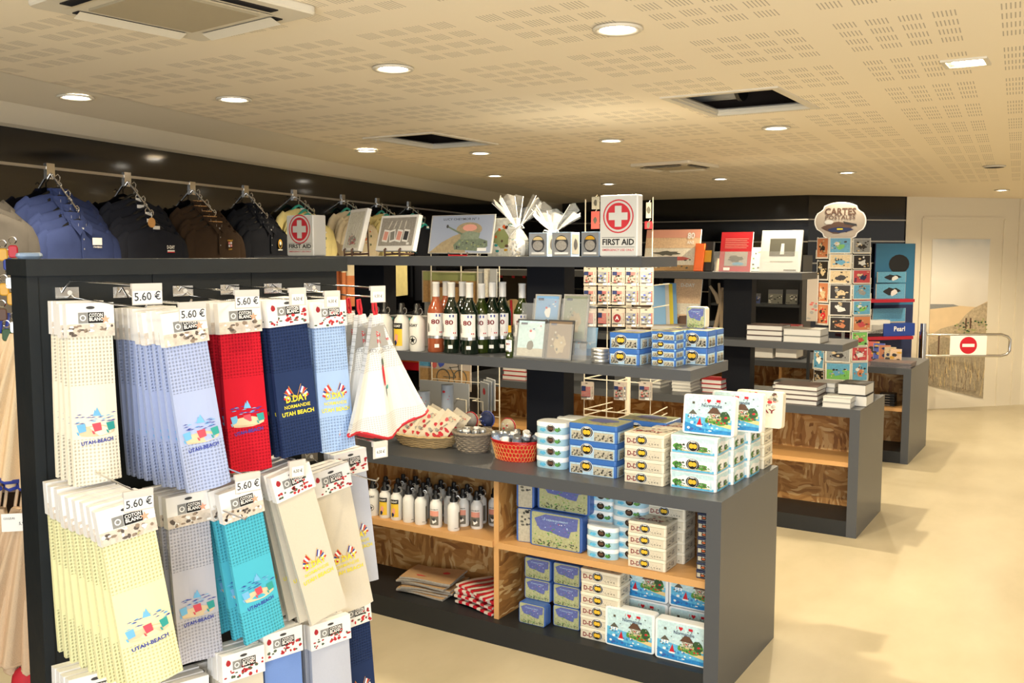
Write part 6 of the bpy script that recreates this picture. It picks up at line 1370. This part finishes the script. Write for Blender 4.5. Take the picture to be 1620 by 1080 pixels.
PALS = [('pc_orange', 'pc_dark', 'orange and black'), ('pc_dark', 'pc_beige', 'dark with beige shapes'), ('pc_orange', 'pc_beige', 'orange'), ('pc_orange', 'red', 'orange and red on black'), ('pc_blue', 'white', 'blue harbour'), ('pc_dark', 'pc_beige', 'black with pale animals'),
        ('pc_blue', 'pc_green', 'blue and green coast map'), ('pc_beige', 'pc_blue', 'beige map with a blue circle'), ('pc_beige', 'pc_dark', 'beige with a dark tower'), ('pc_dark', 'pc_beige', 'black with pale shells'), ('pc_dark', 'paper_white', 'black with a white bird'), ('pc_dark', 'pc_orange', 'near-black with an orange spot'),
        ('pc_grey', 'pc_dark', 'grey people'), ('pc_green', 'pc_blue', 'bright green field'), ('pc_grey', 'pc_dark', 'grey crowd'), ('pc_dark', 'paper_white', 'dark with a pale swirl'), ('flag_red', 'navy', 'red flag'), ('pc_blue', 'pc_grey', 'blue-grey ruins'), ('pc_blue', 'pc_green', 'blue-green landscape'), ('pc_orange', 'flag_red', 'orange flag'),
        ('pc_green', 'flag_red', 'green with a red figure'), ('flag_red', 'paper_white', 'red and white stripes'), ('pc_blue', 'pc_orange', 'blue with brown rocks')]
for i, (ci, c, w_, h, M_) in enumerate(cards):
    a_, b_, d_ = PALS[i % len(PALS)]; m = MB(); m.box(-w_/2, -.001, 0, w_/2, .003, h, 'paper_white'); A = Art(m, front(-.001)); A.rect(-w_*.46, h*.04, w_*.46, h*.96, a_, 1); A.blob(w_*.02, h*.42, w_*.30, h*.24, b_, 2, 12, .5, i); A.blob(-w_*.15, h*.62, w_*.16, h*.14, ['pc_beige', 'pc_grey', 'paper_white', 'pc_dark'][i % 4], 3, 9, .5, i+3)
    if i == 13: A.rect(-w_*.46, h*.6, w_*.46, h*.96, 'pc_blue', 4)
    A.specks(14, -w_*.38, h*.12, w_*.38, h*.88, .010, ['pc_beige', 'pc_dark', a_, b_], 5, i+7)
    rown = len([1 for k in cards[:i] if k[0] == ci])
    one('postcard', m, '%s postcard, %s column of the spinner, %s row down' % (d_, ('left', 'middle', 'right')[ci], NTH[rown]), 'postcard', None, group='postcards on the spinner', M=M_)
# folder hanging left of the spinner
upright('hanging_poster', 1276, 1293, 508, 435, 6.9, PY(1285, 508, 6.9).z, lambda A, w_, h: (A.rect(-w_*.48, 0, w_*.48, h, 'card_beige', 1), A.specks(10, -w_*.4, h*.05, w_*.4, h*.4, .015, ['rose', 'pc_grey'], 2, 2)), 'beige card sheet beside the left column of the postcard spinner', 'card', lean=0)
# ---- red shelves on the angled dark wall
dB = (B2-B1).normalized(); DB = Vector((dB.x, dB.y, 0)); NB = Vector((dB.y, -dB.x, 0)); BO = Vector((B1.x, B1.y, 0))
MBm = Matrix(((DB.x, -NB.x, 0, BO.x), (DB.y, -NB.y, 0, BO.y), (0, 0, 1, 0), (0, 0, 0, 1)))
def BP(px, py, off): q = PL(px, py, BO + NB*off, NB) - BO; return Vector((q.dot(DB), -off, q.z))
for z, lb in ((1.15, 'upper'), (.785, 'lower')):
    m = MB(); m.box(BP(1368, 470, .22).x, -.25, z-.03, BP(1440, 470, .22).x+.03, -.002, z, 'shelf_red')
    one('red_wall_shelf', m, '%s dark red shelf on the angled black wall behind the postcard spinner' % lb, 'shelf', None, M=MBm)
def bpanel(name, x0, x1, y0, y1, off, artf, label, cat, body='paper_grey', zb=None, d=.012):
    a = BP(x0, y1, off); b = BP(x1, y1, off); zz = a.z if zb is None else zb; h = BP(x0, y0, off).z - zz
    m = MB(); m.box(a.x, -off, zz, b.x, -off+d, zz+h, body); A = Art(m, lambda u, v, k: Vector((u+(a.x+b.x)/2, -off-k, v+zz))); artf(A, b.x-a.x, h); return one(name, m, label, cat, None, M=MBm)
bpanel('blue_poster', 1378, 1440, 385, 600, .03, lambda A, w_, h: (A.rect(-w_*.49, 0, w_*.49, h, 'blue_glow', 1), A.rect(-w_*.49, 0, w_*.49, h*.55, 'navy', 2), A.ell(w_*.1, h*.85, w_*.26, h*.07, 'black', 3)), 'large blue poster on the angled black wall behind the red shelves', 'poster', 'navy')  # black ellipse is a dark reflection painted into the poster
for i, (x0, x1, y0, y1) in enumerate(((1388, 1433, 430, 447), (1386, 1432, 449, 466))): bpanel('picture_block', x0, x1, y0, y1, .12 + .05*i, lambda A, w_, h: (A.rect(-w_*.49, 0, w_*.49, h, 'pc_blue', 1), A.blob(0, h*.5, w_*.4, h*.3, 'cover_black', 2, 14, .5, 3), A.blob(w_*.1, h*.4, w_*.15, h*.3, 'paper_white', 3, 9, .5, 4)), ('upper', 'lower')[i] + ' blue and black picture block above the upper red shelf', 'picture', zb=1.152 if i else None)
bpanel('picture_block', 1380, 1432, 488, 512, .10, lambda A, w_, h: (A.rect(-w_*.49, 0, w_*.49, h, 'pc_beige', 1), A.rect(-w_*.49, h*.5, w_*.49, h, 'pc_blue', 2)), 'seascape picture leaning on the lower red shelf', 'picture', zb=.787)
bpanel('blue_book_box', 1398, 1447, 512, 528, .22, lambda A, w_, h: (A.text('Pearl', -w_*.0, h*.55, h*.55, 'white', 2, w_*.35)), 'blue book with the word Pearl lying on the lower red shelf', 'book', 'pearl_blue', .787, .16)
for i in range(3): bpanel('book', 1374, 1412-2*i, 521-7*i, 526-7*i, .21, lambda A, w_, h: None, 'thin white book piled at the left of the lower red shelf, %s' % ('lowest', 'middle', 'highest')[i], 'book', ['cover_black', 'paper_white', 'paper_white'][i], .787+.03*i, .14)
# far counter goods
bstack(1376, 1441, 590, 573, ZC, 4, 'cover_dusk', 'white-edged magazine on far counter beside gate', .22, 7.64)
for i in range(5): upright('standing_book', 1372+9*i, 1390+9*i, 572, 540+3*i, 7.95-.02*i, ZC+.075 if 0 else ZC, lambda A, w_, h: (A.rect(-w_*.48, 0, w_*.48, h, ['rose', 'violet_blue', 'pc_orange', 'pc_beige', 'sunset2'][i], 1), A.specks(8, -w_*.4, h*.1, w_*.4, h*.9, .02, ['navy', 'gold', 'pc_dark'], 2, i)), 'colourful upright book on the far counter, %s from the left' % NTH[i], 'book', rz=R(10), body='paper_white')
m = MB(); x = PY(1405, 635, 7.75).x
for i in range(5): m.box(-.055, -.05, .02*i, .055, .05, .02*i+.017, 'cover_black'); Art(m, front(-.05)).rect(-.04, .02*i+.006, .02, .02*i+.010, 'poster_grey', 1)
one('box_pile', m, 'small pile of black boxes inside the far gondola', 'box', (x, 7.75, .42))
# ---- gate, mural
t = Tpl(); G = Vector((-1.49, 10.04, 0)); ru = Vector((.848, .529, 0)); MG = Matrix(((ru.x, -ru.y, 0, G.x), (ru.y, ru.x, 0, G.y), (0, 0, 1, 0), (0, 0, 0, 1)))
m = MB(); m.lathe([(.06, 0), (.06, .006), (.03, .01)], 'chrome', n=20); t.part('base_plate', m); m = MB(); m.tube([(0, 0, .006), (0, 0, .91)], .028, 'chrome', 14); t.part('post', m)
m = MB(); L_ = .86; m.tube([(0, 0, .80), (L_*.9, 0, .80), (L_*.97, 0, .78), (L_, 0, .75), (L_, 0, .64), (L_*.97, 0, .605), (L_*.9, 0, .59), (0, 0, .59)], .014, 'chrome', 8); m.tube([(.0, 0, .56), (.0, 0, .83)], .036, 'chrome', 12); t.part('swing_arm', m)
m = MB(); m.box(.26, -.022, .60, .62, -.016, .79, 'white'); A = Art(m, front(-.022)); A.ell(.44, .695, .085, .085, 'red', 1, 28); A.rect(.38, .68, .50, .71, 'white', 2); t.part('no_entry_sign', m, 'white plate with red no-entry disc')
t.put('swing_gate', 'chrome swing gate with a red no-entry sign before the mural', 'gate', None, M=MG)
dM = (B3-B2).normalized(); DM = Vector((dM.x, dM.y, 0)); NM = Vector((dM.y, -dM.x, 0)); MO = Vector((B2.x, B2.y, 0))
MM = Matrix(((DM.x, -NM.x, 0, MO.x), (DM.y, -NM.y, 0, MO.y), (0, 0, 1, 0), (0, 0, 0, 1)))
def MP(px, py, off=.01): q = PL(px, py, MO + NM*off, NM) - MO; return Vector((q.dot(DM), -off, q.z))
pm('mural_sand', '#dcc29a', .5, noise=.12, scale=8); pm('mural_grass', '#b8a78a', .6, noise=.55, scale=45); pm('mural_grass2', '#9f927a', .6, noise=.5, scale=60)
def mural_sky():
    m_, nt, b = nm('mural_sky'); tc, sp = nodes(nt, 'TexCoord', 'SeparateXYZ'); nt.links.new(tc.outputs['Object'], sp.inputs[0])
    n, mx = nodes(nt, 'TexNoise', 'Math'); n.inputs['Scale'].default_value = 2.5; nt.links.new(tc.outputs['Object'], n.inputs['Vector']); mx.operation = 'MULTIPLY_ADD'; mx.inputs[1].default_value = .25; nt.links.new(n.outputs['Fac'], mx.inputs[0]); nt.links.new(sp.outputs[2], mx.inputs[2])
    rr = ramp(nt, mx.outputs[0], [(0, '#d8cfc0'), (.35, '#efe9de'), (.8, '#e2e0da'), (1, '#aab8bf')]); 
    k, = nodes(nt, 'MapRange'); k.inputs[1].default_value = 1.15; k.inputs[2].default_value = 1.95; nt.links.new(mx.outputs[0], k.inputs[0]); nt.links.new(k.outputs[0], rr.inputs[0]); nt.links.new(rr.outputs[0], b.inputs['Base Color']); b.inputs['Roughness'].default_value = .35; MATS['mural_sky'] = m_
mural_sky()
a = MP(1476, 378); b = MP(1567, 378); a2 = MP(1471, 609); b2 = MP(1558, 630); z1 = a.z
m = MB(); xl, xr = a.x, b.x; zb1, zb2 = a2.z, b2.z
m.hexa([(xl, -.008, zb1), (xr, -.008, zb2), (xr, -.001, zb2), (xl, -.001, zb1)], [(xl, -.008, z1), (xr, -.008, z1), (xr, -.001, z1), (xl, -.001, z1)], 'mural_sky')
A = Art(m, lambda u, v, k: Vector((u, -.008-k, v))); W_ = xr-xl; X = lambda s_: xl+W_*s_
Zp = lambda py: MP(1520, py).z
A.poly([(xl, zb1), (xr, zb2), (xr, Zp(477)), (X(.8), Zp(486)), (X(.45), Zp(483)), (xl, Zp(487))], 'mural_sand', 1)
A.poly([(xl, Zp(488)), (xl, Zp(480)), (X(.4), Zp(481)), (X(.5), Zp(484))], 'pc_grey', 2)
A.poly([(xl, Zp(530)), (X(.2), Zp(519)), (X(.5), Zp(512)), (X(.62), Zp(498)), (X(.75), Zp(488)), (X(.9), Zp(482)), (xr, Zp(478)), (xr, zb2), (xl, zb1)], 'mural_grass', 3)
A.poly([(xl, Zp(545)), (X(.25), Zp(532)), (X(.55), Zp(538)), (X(.8), Zp(525)), (xr, Zp(530)), (xr, zb2), (xl, zb1)], 'mural_grass2', 4)
q = random.Random(4)
for i in range(170):
    u = q.uniform(.02, .98); v = zb1 + (zb2-zb1)*u + q.uniform(0, .30); h = q.uniform(.08, .22); A.poly([(X(u), v), (X(u)+.006, v), (X(u)+q.uniform(-.04, .04), v+h)], ['sand', 'mural_grass', 'brown', 'mural_grass2', 'pc_beige'][i % 5], 5+.01*i)
for i in range(60): u = q.uniform(.45, 1); v = Zp(530) + q.uniform(0, .12)+ .1*(u-.5); A.blob(X(u), v, .02, .012, ['leaf_dark', 'mural_grass2', 'olive'][i % 3], 4.5+.01*i, 7, .5, i)
for s_ in (.16, .62, .70): A.rect(X(s_), Zp(560 if s_ < .3 else 520), X(s_)+.018, Zp(527 if s_ < .3 else 503), 'brown', 8)
one('beach_mural', m, 'tall beach and dune grass mural on the far cream wall', 'mural', None, M=MM)
k0 = len([o for o in bpy.data.objects if o.name.startswith('trim_')])+1
for i, px in enumerate((1459, 1588, 1612)):
    c = MP(px, 400).x; m = MB(); m.box(c-.012, -.012, 0, c+.012, 0, 1.95 if i < 2 else CZ, 'wall_cream'); o = struct('trim_%d' % (k0+i), m); o.matrix_world = MM
m = MB(); m.box(MP(1459, 400).x, -.012, 1.94, MP(1588, 400).x, 0, 1.965, 'wall_cream'); o = struct('trim_%d' % (k0+3), m); o.matrix_world = MM
# ---- magnet spinner right behind the nearest gondola
Ym = 4.12; xm = PY(975, 500, Ym).x; t = Tpl(); m = MB(); m.lathe([(.17, 0), (.17, .012), (.03, .02)], 'grey', (xm, Ym+.14, 0), 20); t.part('round_base', m)
m = MB(); m.tube([(xm, Ym+.14, 0), (xm, Ym+.14, 1.88)], .014, 'wire_cream', 10); t.part('pole', m)
m = MB(); xL, xR = PY(922, 500, Ym).x, PY(1028, 500, Ym).x
RT = [423, 452, 487, 605, 640]; 
for x in (xL, PY(958, 500, Ym).x, PY(995, 500, Ym).x, xR): m.tube([(x, Ym+.02, .68), (x, Ym+.02, 1.86)], .0025, 'wire_cream', 4)
for yy in RT[:4] + [655, 665]: z = PY(980, yy, Ym).z; m.tube([(xL, Ym+.02, z+.004), (xR, Ym+.02, z+.004)], .003, 'wire_cream', 4); m.tube([(xR, Ym+.02, z+.004), (xR-.03, Ym+.30, z+.004)], .003, 'wire_cream', 4); m.tube([(xL, Ym+.02, z+.004), (xL+.02, Ym+.30, z+.004)], .003, 'wire_cream', 4); m.tube([(xm, Ym+.02, z+.004), (xm, Ym+.14, z+.004)], .003, 'wire_cream', 4)
t.part('wire_frame', m); t.put('magnet_spinner', 'tall wire spinner of flag magnets standing behind the nearest gondola', 'rack', (0, 0, 0))
def pack(kind, sd):
    t = Tpl(); w_, h = .056, .088; m = MB(); m.box(-w_/2, -.001, -h, w_/2, .001, 0, 'card_beige'); A = Art(m, front(-.001)); A.rect(-.006, -.008, .006, -.004, 'pc_dark', 1); A.rect(w_*.05, -h*.96, w_*.42, -h*.82, 'white', 3); t.part('backing_card', m)
    m = MB(); A = Art(m, front(-.006)); m.box(-w_*.42, -.006, -h*.80, w_*.42, -.001, -h*.22, 'poster_grey')
    if kind == 0:
        for i in range(7): A.rect(-w_*.42, -h*(.80-.083*i), w_*.42, -h*(.80-.083*i-.045), 'flag_red', 1)
        A.rect(-w_*.42, -h*.5, -w_*.02, -h*.22, 'navy', 2)
    elif kind == 1: A.rect(-w_*.42, -h*.8, w_*.42, -h*.22, 'poster_grey', 1); A.specks(12, -w_*.38, -h*.78, w_*.38, -h*.4, .007, ['rose', 'photo_dark', 'brown'], 2, sd); [A.rect(-w_*.0, -h*(.40-.06*i), w_*.42, -h*(.37-.06*i), 'flag_red', 3) for i in range(3)]; A.rect(-w_*.42, -h*.42, -w_*.0, -h*.22, 'navy', 3)
    elif kind == 2: A.rect(-w_*.42, -h*.8, w_*.42, -h*.22, 'pc_grey', 1); A.specks(14, -w_*.38, -h*.78, w_*.38, -h*.25, .007, ['white', 'photo_dark', 'violet_blue'], 2, sd)
    else: A.ell(0, -h*.52, w_*.34, w_*.36, 'maroon', 1); A.text('A', 0, -h*.52, h*.28, 'white', 2)
    t.part('magnet', m); return t
PK = [pack(k, k+2) for k in range(4)]
rows = [(423, [1, 2, 1, 1, 2]), (453, [1, 1, 1, 2, 2]), (488, [0, 0, 3, 2, 2]), (604, [0, 1, 1])]
for r_, (yy, ks) in enumerate(rows):
    for j, k in enumerate(ks):
        px = 932 + 22.5*j if r_ < 3 else (928, 980, 1020)[j]
        pz = PY(px, yy, Ym).z
        PK[k].put('magnet_pack', '%s magnet pack on the spinner, %s row, %s from the left' % (('flag-print', 'soldier-print', 'grey-print', 'round badge')[k], ('top', 'second', 'third', 'lowest')[r_], NTH[j]), 'magnet', None, M=Matrix.Translation((PY(px, yy, Ym).x, Ym-.004*(j % 2), pz)) @ Matrix.Rotation(R([4, -6, 8, 0, 30][j]), 4, 'Z'), group='packs on the magnet spinner')
        PK[(k+1) % 3].put('magnet_pack', 'magnet pack hung behind another one, spinner %s row, %s from the left' % (('top', 'second', 'third', 'lowest')[r_], NTH[j]), 'magnet', (PY(px, yy, Ym).x+.006, Ym+.012, pz), 0, 'packs on the magnet spinner')
for i, (x0, x1, y0, y1, c) in enumerate(((936, 948, 311, 331, 'photo_cream'), (935, 948, 334, 362, 'rose'), (1020, 1032, 350, 362, 'cover_red'), (1022, 1030, 320, 345, 'card_beige'))):
    a = PY(x0, y1, Ym); b = PY(x1, y0, Ym); m = MB(); m.box(a.x, Ym, a.z, b.x, Ym+.004, b.z, c); Art(m, front(Ym)).blob((a.x+b.x)/2, (a.z+b.z)/2, .012, .02, 'photo_dark', 1, 8, .4, i)
    m.tube([((a.x+b.x)/2, Ym+.004, b.z), ((a.x+b.x)/2, Ym+.02, b.z+.01)], .0015, 'wire_cream', 3)
    one('magnet_pack', m, ('upper brown', 'lower rosy', 'small dark red', 'narrow beige')[i] + ' pack showing beside the large first aid tin', 'magnet')
# ---- placemat rack
Yp = 4.05; t = Tpl(); m = MB(); xs = [PY(p_, 550, Yp).x for p_ in (683, 730, 756, 790)]
for x in xs: m.tube([(x, Yp, .02), (x, Yp, 1.60)], .003, 'wire_cream', 4)
for yy in (600, 625, 650, 480, 430): z = PY(700, yy, Yp).z; m.tube([(xs[0], Yp, z), (xs[-1], Yp, z)], .0025, 'wire_cream', 4)
for x in (xs[1], xs[2]): z = PY(720, 628, Yp).z; m.tube([(x-.0, Yp, z), (x-.0, Yp-.05, z), (x+.07, Yp-.06, z), (x+.07, Yp-.06, z-.07)], .003, 'wire_cream', 4)
t.part('wire_grid', m); m = MB(); m.tube([(xs[0], Yp-.15, .008), (xs[0], Yp+.25, .008)], .008, 'wire_cream', 5); m.tube([(xs[-1], Yp-.15, .008), (xs[-1], Yp+.25, .008)], .008, 'wire_cream', 5); t.part('foot', m)
t.put('placemat_rack', 'cream wire rack of placemats standing behind the bottles and the sachets', 'rack', (0, 0, 0))
def mat_(x0, x1, y0, y1, dy, artf, lb, body='card_beige', rz=0):
    Y = Yp + dy; a = PY(x0, y1, Y); b = PY(x1, y1, Y); h = PY(x0, y0, Y).z - a.z; w_ = (b.x-a.x)/math.cos(rz); m = MB(); m.T = Matrix.Translation(((a.x+b.x)/2, Y, a.z)) @ Matrix.Rotation(rz, 4, 'Z'); m.box(-w_/2, 0, 0, w_/2, .005, h, body); artf(Art(m, front(0)), w_, h); return one('placemat', m, lb, 'placemat')
def a_bike(A, w_, h):
    A.rect(-w_*.48, h*.02, w_*.48, h*.98, 'dune', 1); A.rect(-w_*.48, h*.55, w_*.48, h*.98, 'card_beige', 2); A.rect(-w_*.48, h*.6, -w_*.25, h*.98, 'pc_blue', 2.5)
    for u in (-.02, .30): A.ring(w_*u, h*.34, h*.20, h*.23, 'photo_dark', 4)
    for p_, q_ in (((-.02, .34), (.10, .62)), ((.10, .62), (.22, .34)), ((.22, .34), (-.02, .34)), ((.10, .60), (.26, .64)), ((.26, .68), (.30, .34)), ((.24, .7), (.31, .72))):
        A.poly([(w_*p_[0], h*p_[1]), (w_*q_[0], h*q_[1]), (w_*q_[0]+.004, h*q_[1]+.004), (w_*p_[0]+.004, h*p_[1]+.004)], 'photo_dark', 5)
    A.blob(-w_*.2, h*.72, w_*.08, h*.2, 'rose', 5, 10, .3, 2); A.blob(-w_*.06, h*.74, w_*.08, h*.16, 'violet_blue', 5, 10, .3, 3)
mat_(663, 745, 555, 612, .01, a_bike, 'placemat with a bicycle leaning on a sunny beach, below the open shelf')
mat_(668, 756, 428, 478, .01, lambda A, w_, h: (A.rect(-w_*.48, h*.02, w_*.48, h*.98, 'dune', 1), A.rect(-w_*.48, h*.7, w_*.48, h*.98, 'olive', 2), A.blob(0, h*.55, w_*.4, h*.1, 'brown', 3, 20, .6, 3)), 'placemat with a golden dune landscape above the bottles')
mat_(664, 742, 600, 650, -.03, lambda A, w_, h: None, 'plain light grey placemat turned back to front above the sachets', 'paper_grey')
mat_(672, 700, 452, 520, .02, lambda A, w_, h: A.specks(12, -w_*.4, 0, w_*.4, h, .02, ['card_beige', 'pc_beige'], 1, 3), 'pale mottled placemat behind the leftmost bottle', 'paper_grey')
for i in range(3): mat_(754+5*i, 778+5*i, 604-3*i, 650-2*i, -.05-.012*i, lambda A, w_, h: A.blob(0, h*.7, .02, .02, 'ink_red', 1) if i == 0 else None, 'grey folder slanting in the rack, %s from the left' % NTH[i], 'paper_grey', R(-35))
for i in range(3): mat_(757+9*i, 768+9*i, 425, 470, -.01*i, lambda A, w_, h: None, 'upright narrow card above the bottles, %s from the left' % NTH[i], ['paper_grey', 'sunset3', 'paper_grey'][i])
# ---- soft toys in a red crate and a ribboned basket lid
cx, Y, w_ = base(598, 666, 620, ZC, 5.50); t = Tpl(); m = MB(); w_ = abs(w_); hh = .075
for a in ((-w_/2, -.1, w_/2, -.09), (-w_/2, .09, w_/2, .1), (-w_/2, -.09, -w_/2+.01, .09), (w_/2-.01, -.09, w_/2, .09), (-w_/2, -.1, w_/2, .1)): m.box(a[0], a[1], 0, a[2], a[3], hh if a[3]-a[1] < .19 else .01, 'red')
t.part('crate', m); m = MB(); m.tube([(-w_/2, -.102, hh), (w_/2, -.102, hh)], .006, 'orange', 5); t.part('rim', m); t.put('red_crate', 'red plastic crate of soft toys on the middle counter', 'crate', (cx, 5.60, ZC))
tq = random.Random(2)
for i in range(12):
    c = ['plush_blue', 'plush_yellow', 'plush_brown', 'plush_blue'][i % 4]; m = MB(); m.ball((0, 0, 0), .038, .034, .040, c, 12, 8); m.ball((-.022, -.02, .030), .012, .010, .014, c, 8, 6); m.ball((.022, -.02, .030), .012, .010, .014, c, 8, 6); m.ball((0, -.030, -.006), .015, .010, .012, 'card_beige', 8, 6)
    one('soft_toy', m, '%s round soft toy in the red crate, %s layer, %s from the left' % (('blue', 'yellow', 'brown', 'sky blue')[i % 4], ('lower', 'upper')[i // 6], NTH[i % 6]), 'soft toy', (cx - w_*.38 + w_*.15*(i % 6), 5.57+tq.uniform(-.03, .03), ZC+hh+.0+.065*(i // 6)), R(tq.uniform(-40, 40)), 'soft toys in the red crate')
m = MB(); c = PY(812, 470, 5.75); m.T = Matrix.Translation((c.x, 5.75, ZS+.10)); m.ball((0, 0, 0), .085, .03, .10, 'wicker', 18, 10); m.tube([(0, -.031, -.09), (.006, -.035, 0), (0, -.031, .09)], .010, 'red', 5)
one('round_basket', m, 'round wicker basket with a red ribbon on the middle open shelf', 'basket')
m = MB(); a = PY(785, 440, 5.75).x; b = PY(832, 440, 5.75).x; m.box(a, 5.84, ZS, b, 5.85, ZT2-.05, 'black'); A = Art(m, front(5.84)); 
for px in (793, 812, 829): A.rect(PY(px, 440, 5.84).x-.012, 1.42, PY(px, 440, 5.84).x+.012, 1.455, 'red', 1)
one('black_backboard', m, 'black board with little red labels behind the round basket', 'board')
# ---- black bags on a low wall shelf
t = Tpl(); m = MB(); xa, xb = WP(505, 500, .3).x, WP(760, 500, .3).x; m.box(xa, -.34, .93, xb, -.004, .955, 'anthracite_dark'); one('wall_shelf', m, 'long low dark shelf on the left wall under the hanging shirts', 'shelf', None, M=MW)
for i in range(8):
    m = MB(); m.rbox(.24, .16, 0, .15+.03*(i % 3), .05, 'cover_black' if i != 1 else 'cloth_orange', .03); m.tube([(-.06, 0, .15), (-.04, 0, .24), (.04, 0, .24), (.06, 0, .15)], .006, 'cover_black')
    one('shoulder_bag', m, 'soft %s shoulder bag on the low wall shelf, %s from the left' % ('black' if i != 1 else 'rust', NTH[i]), 'bag', None, M=MW @ Matrix.Translation((xa+.15+.30*i, -.2, .956)), group='bags on the low wall shelf')
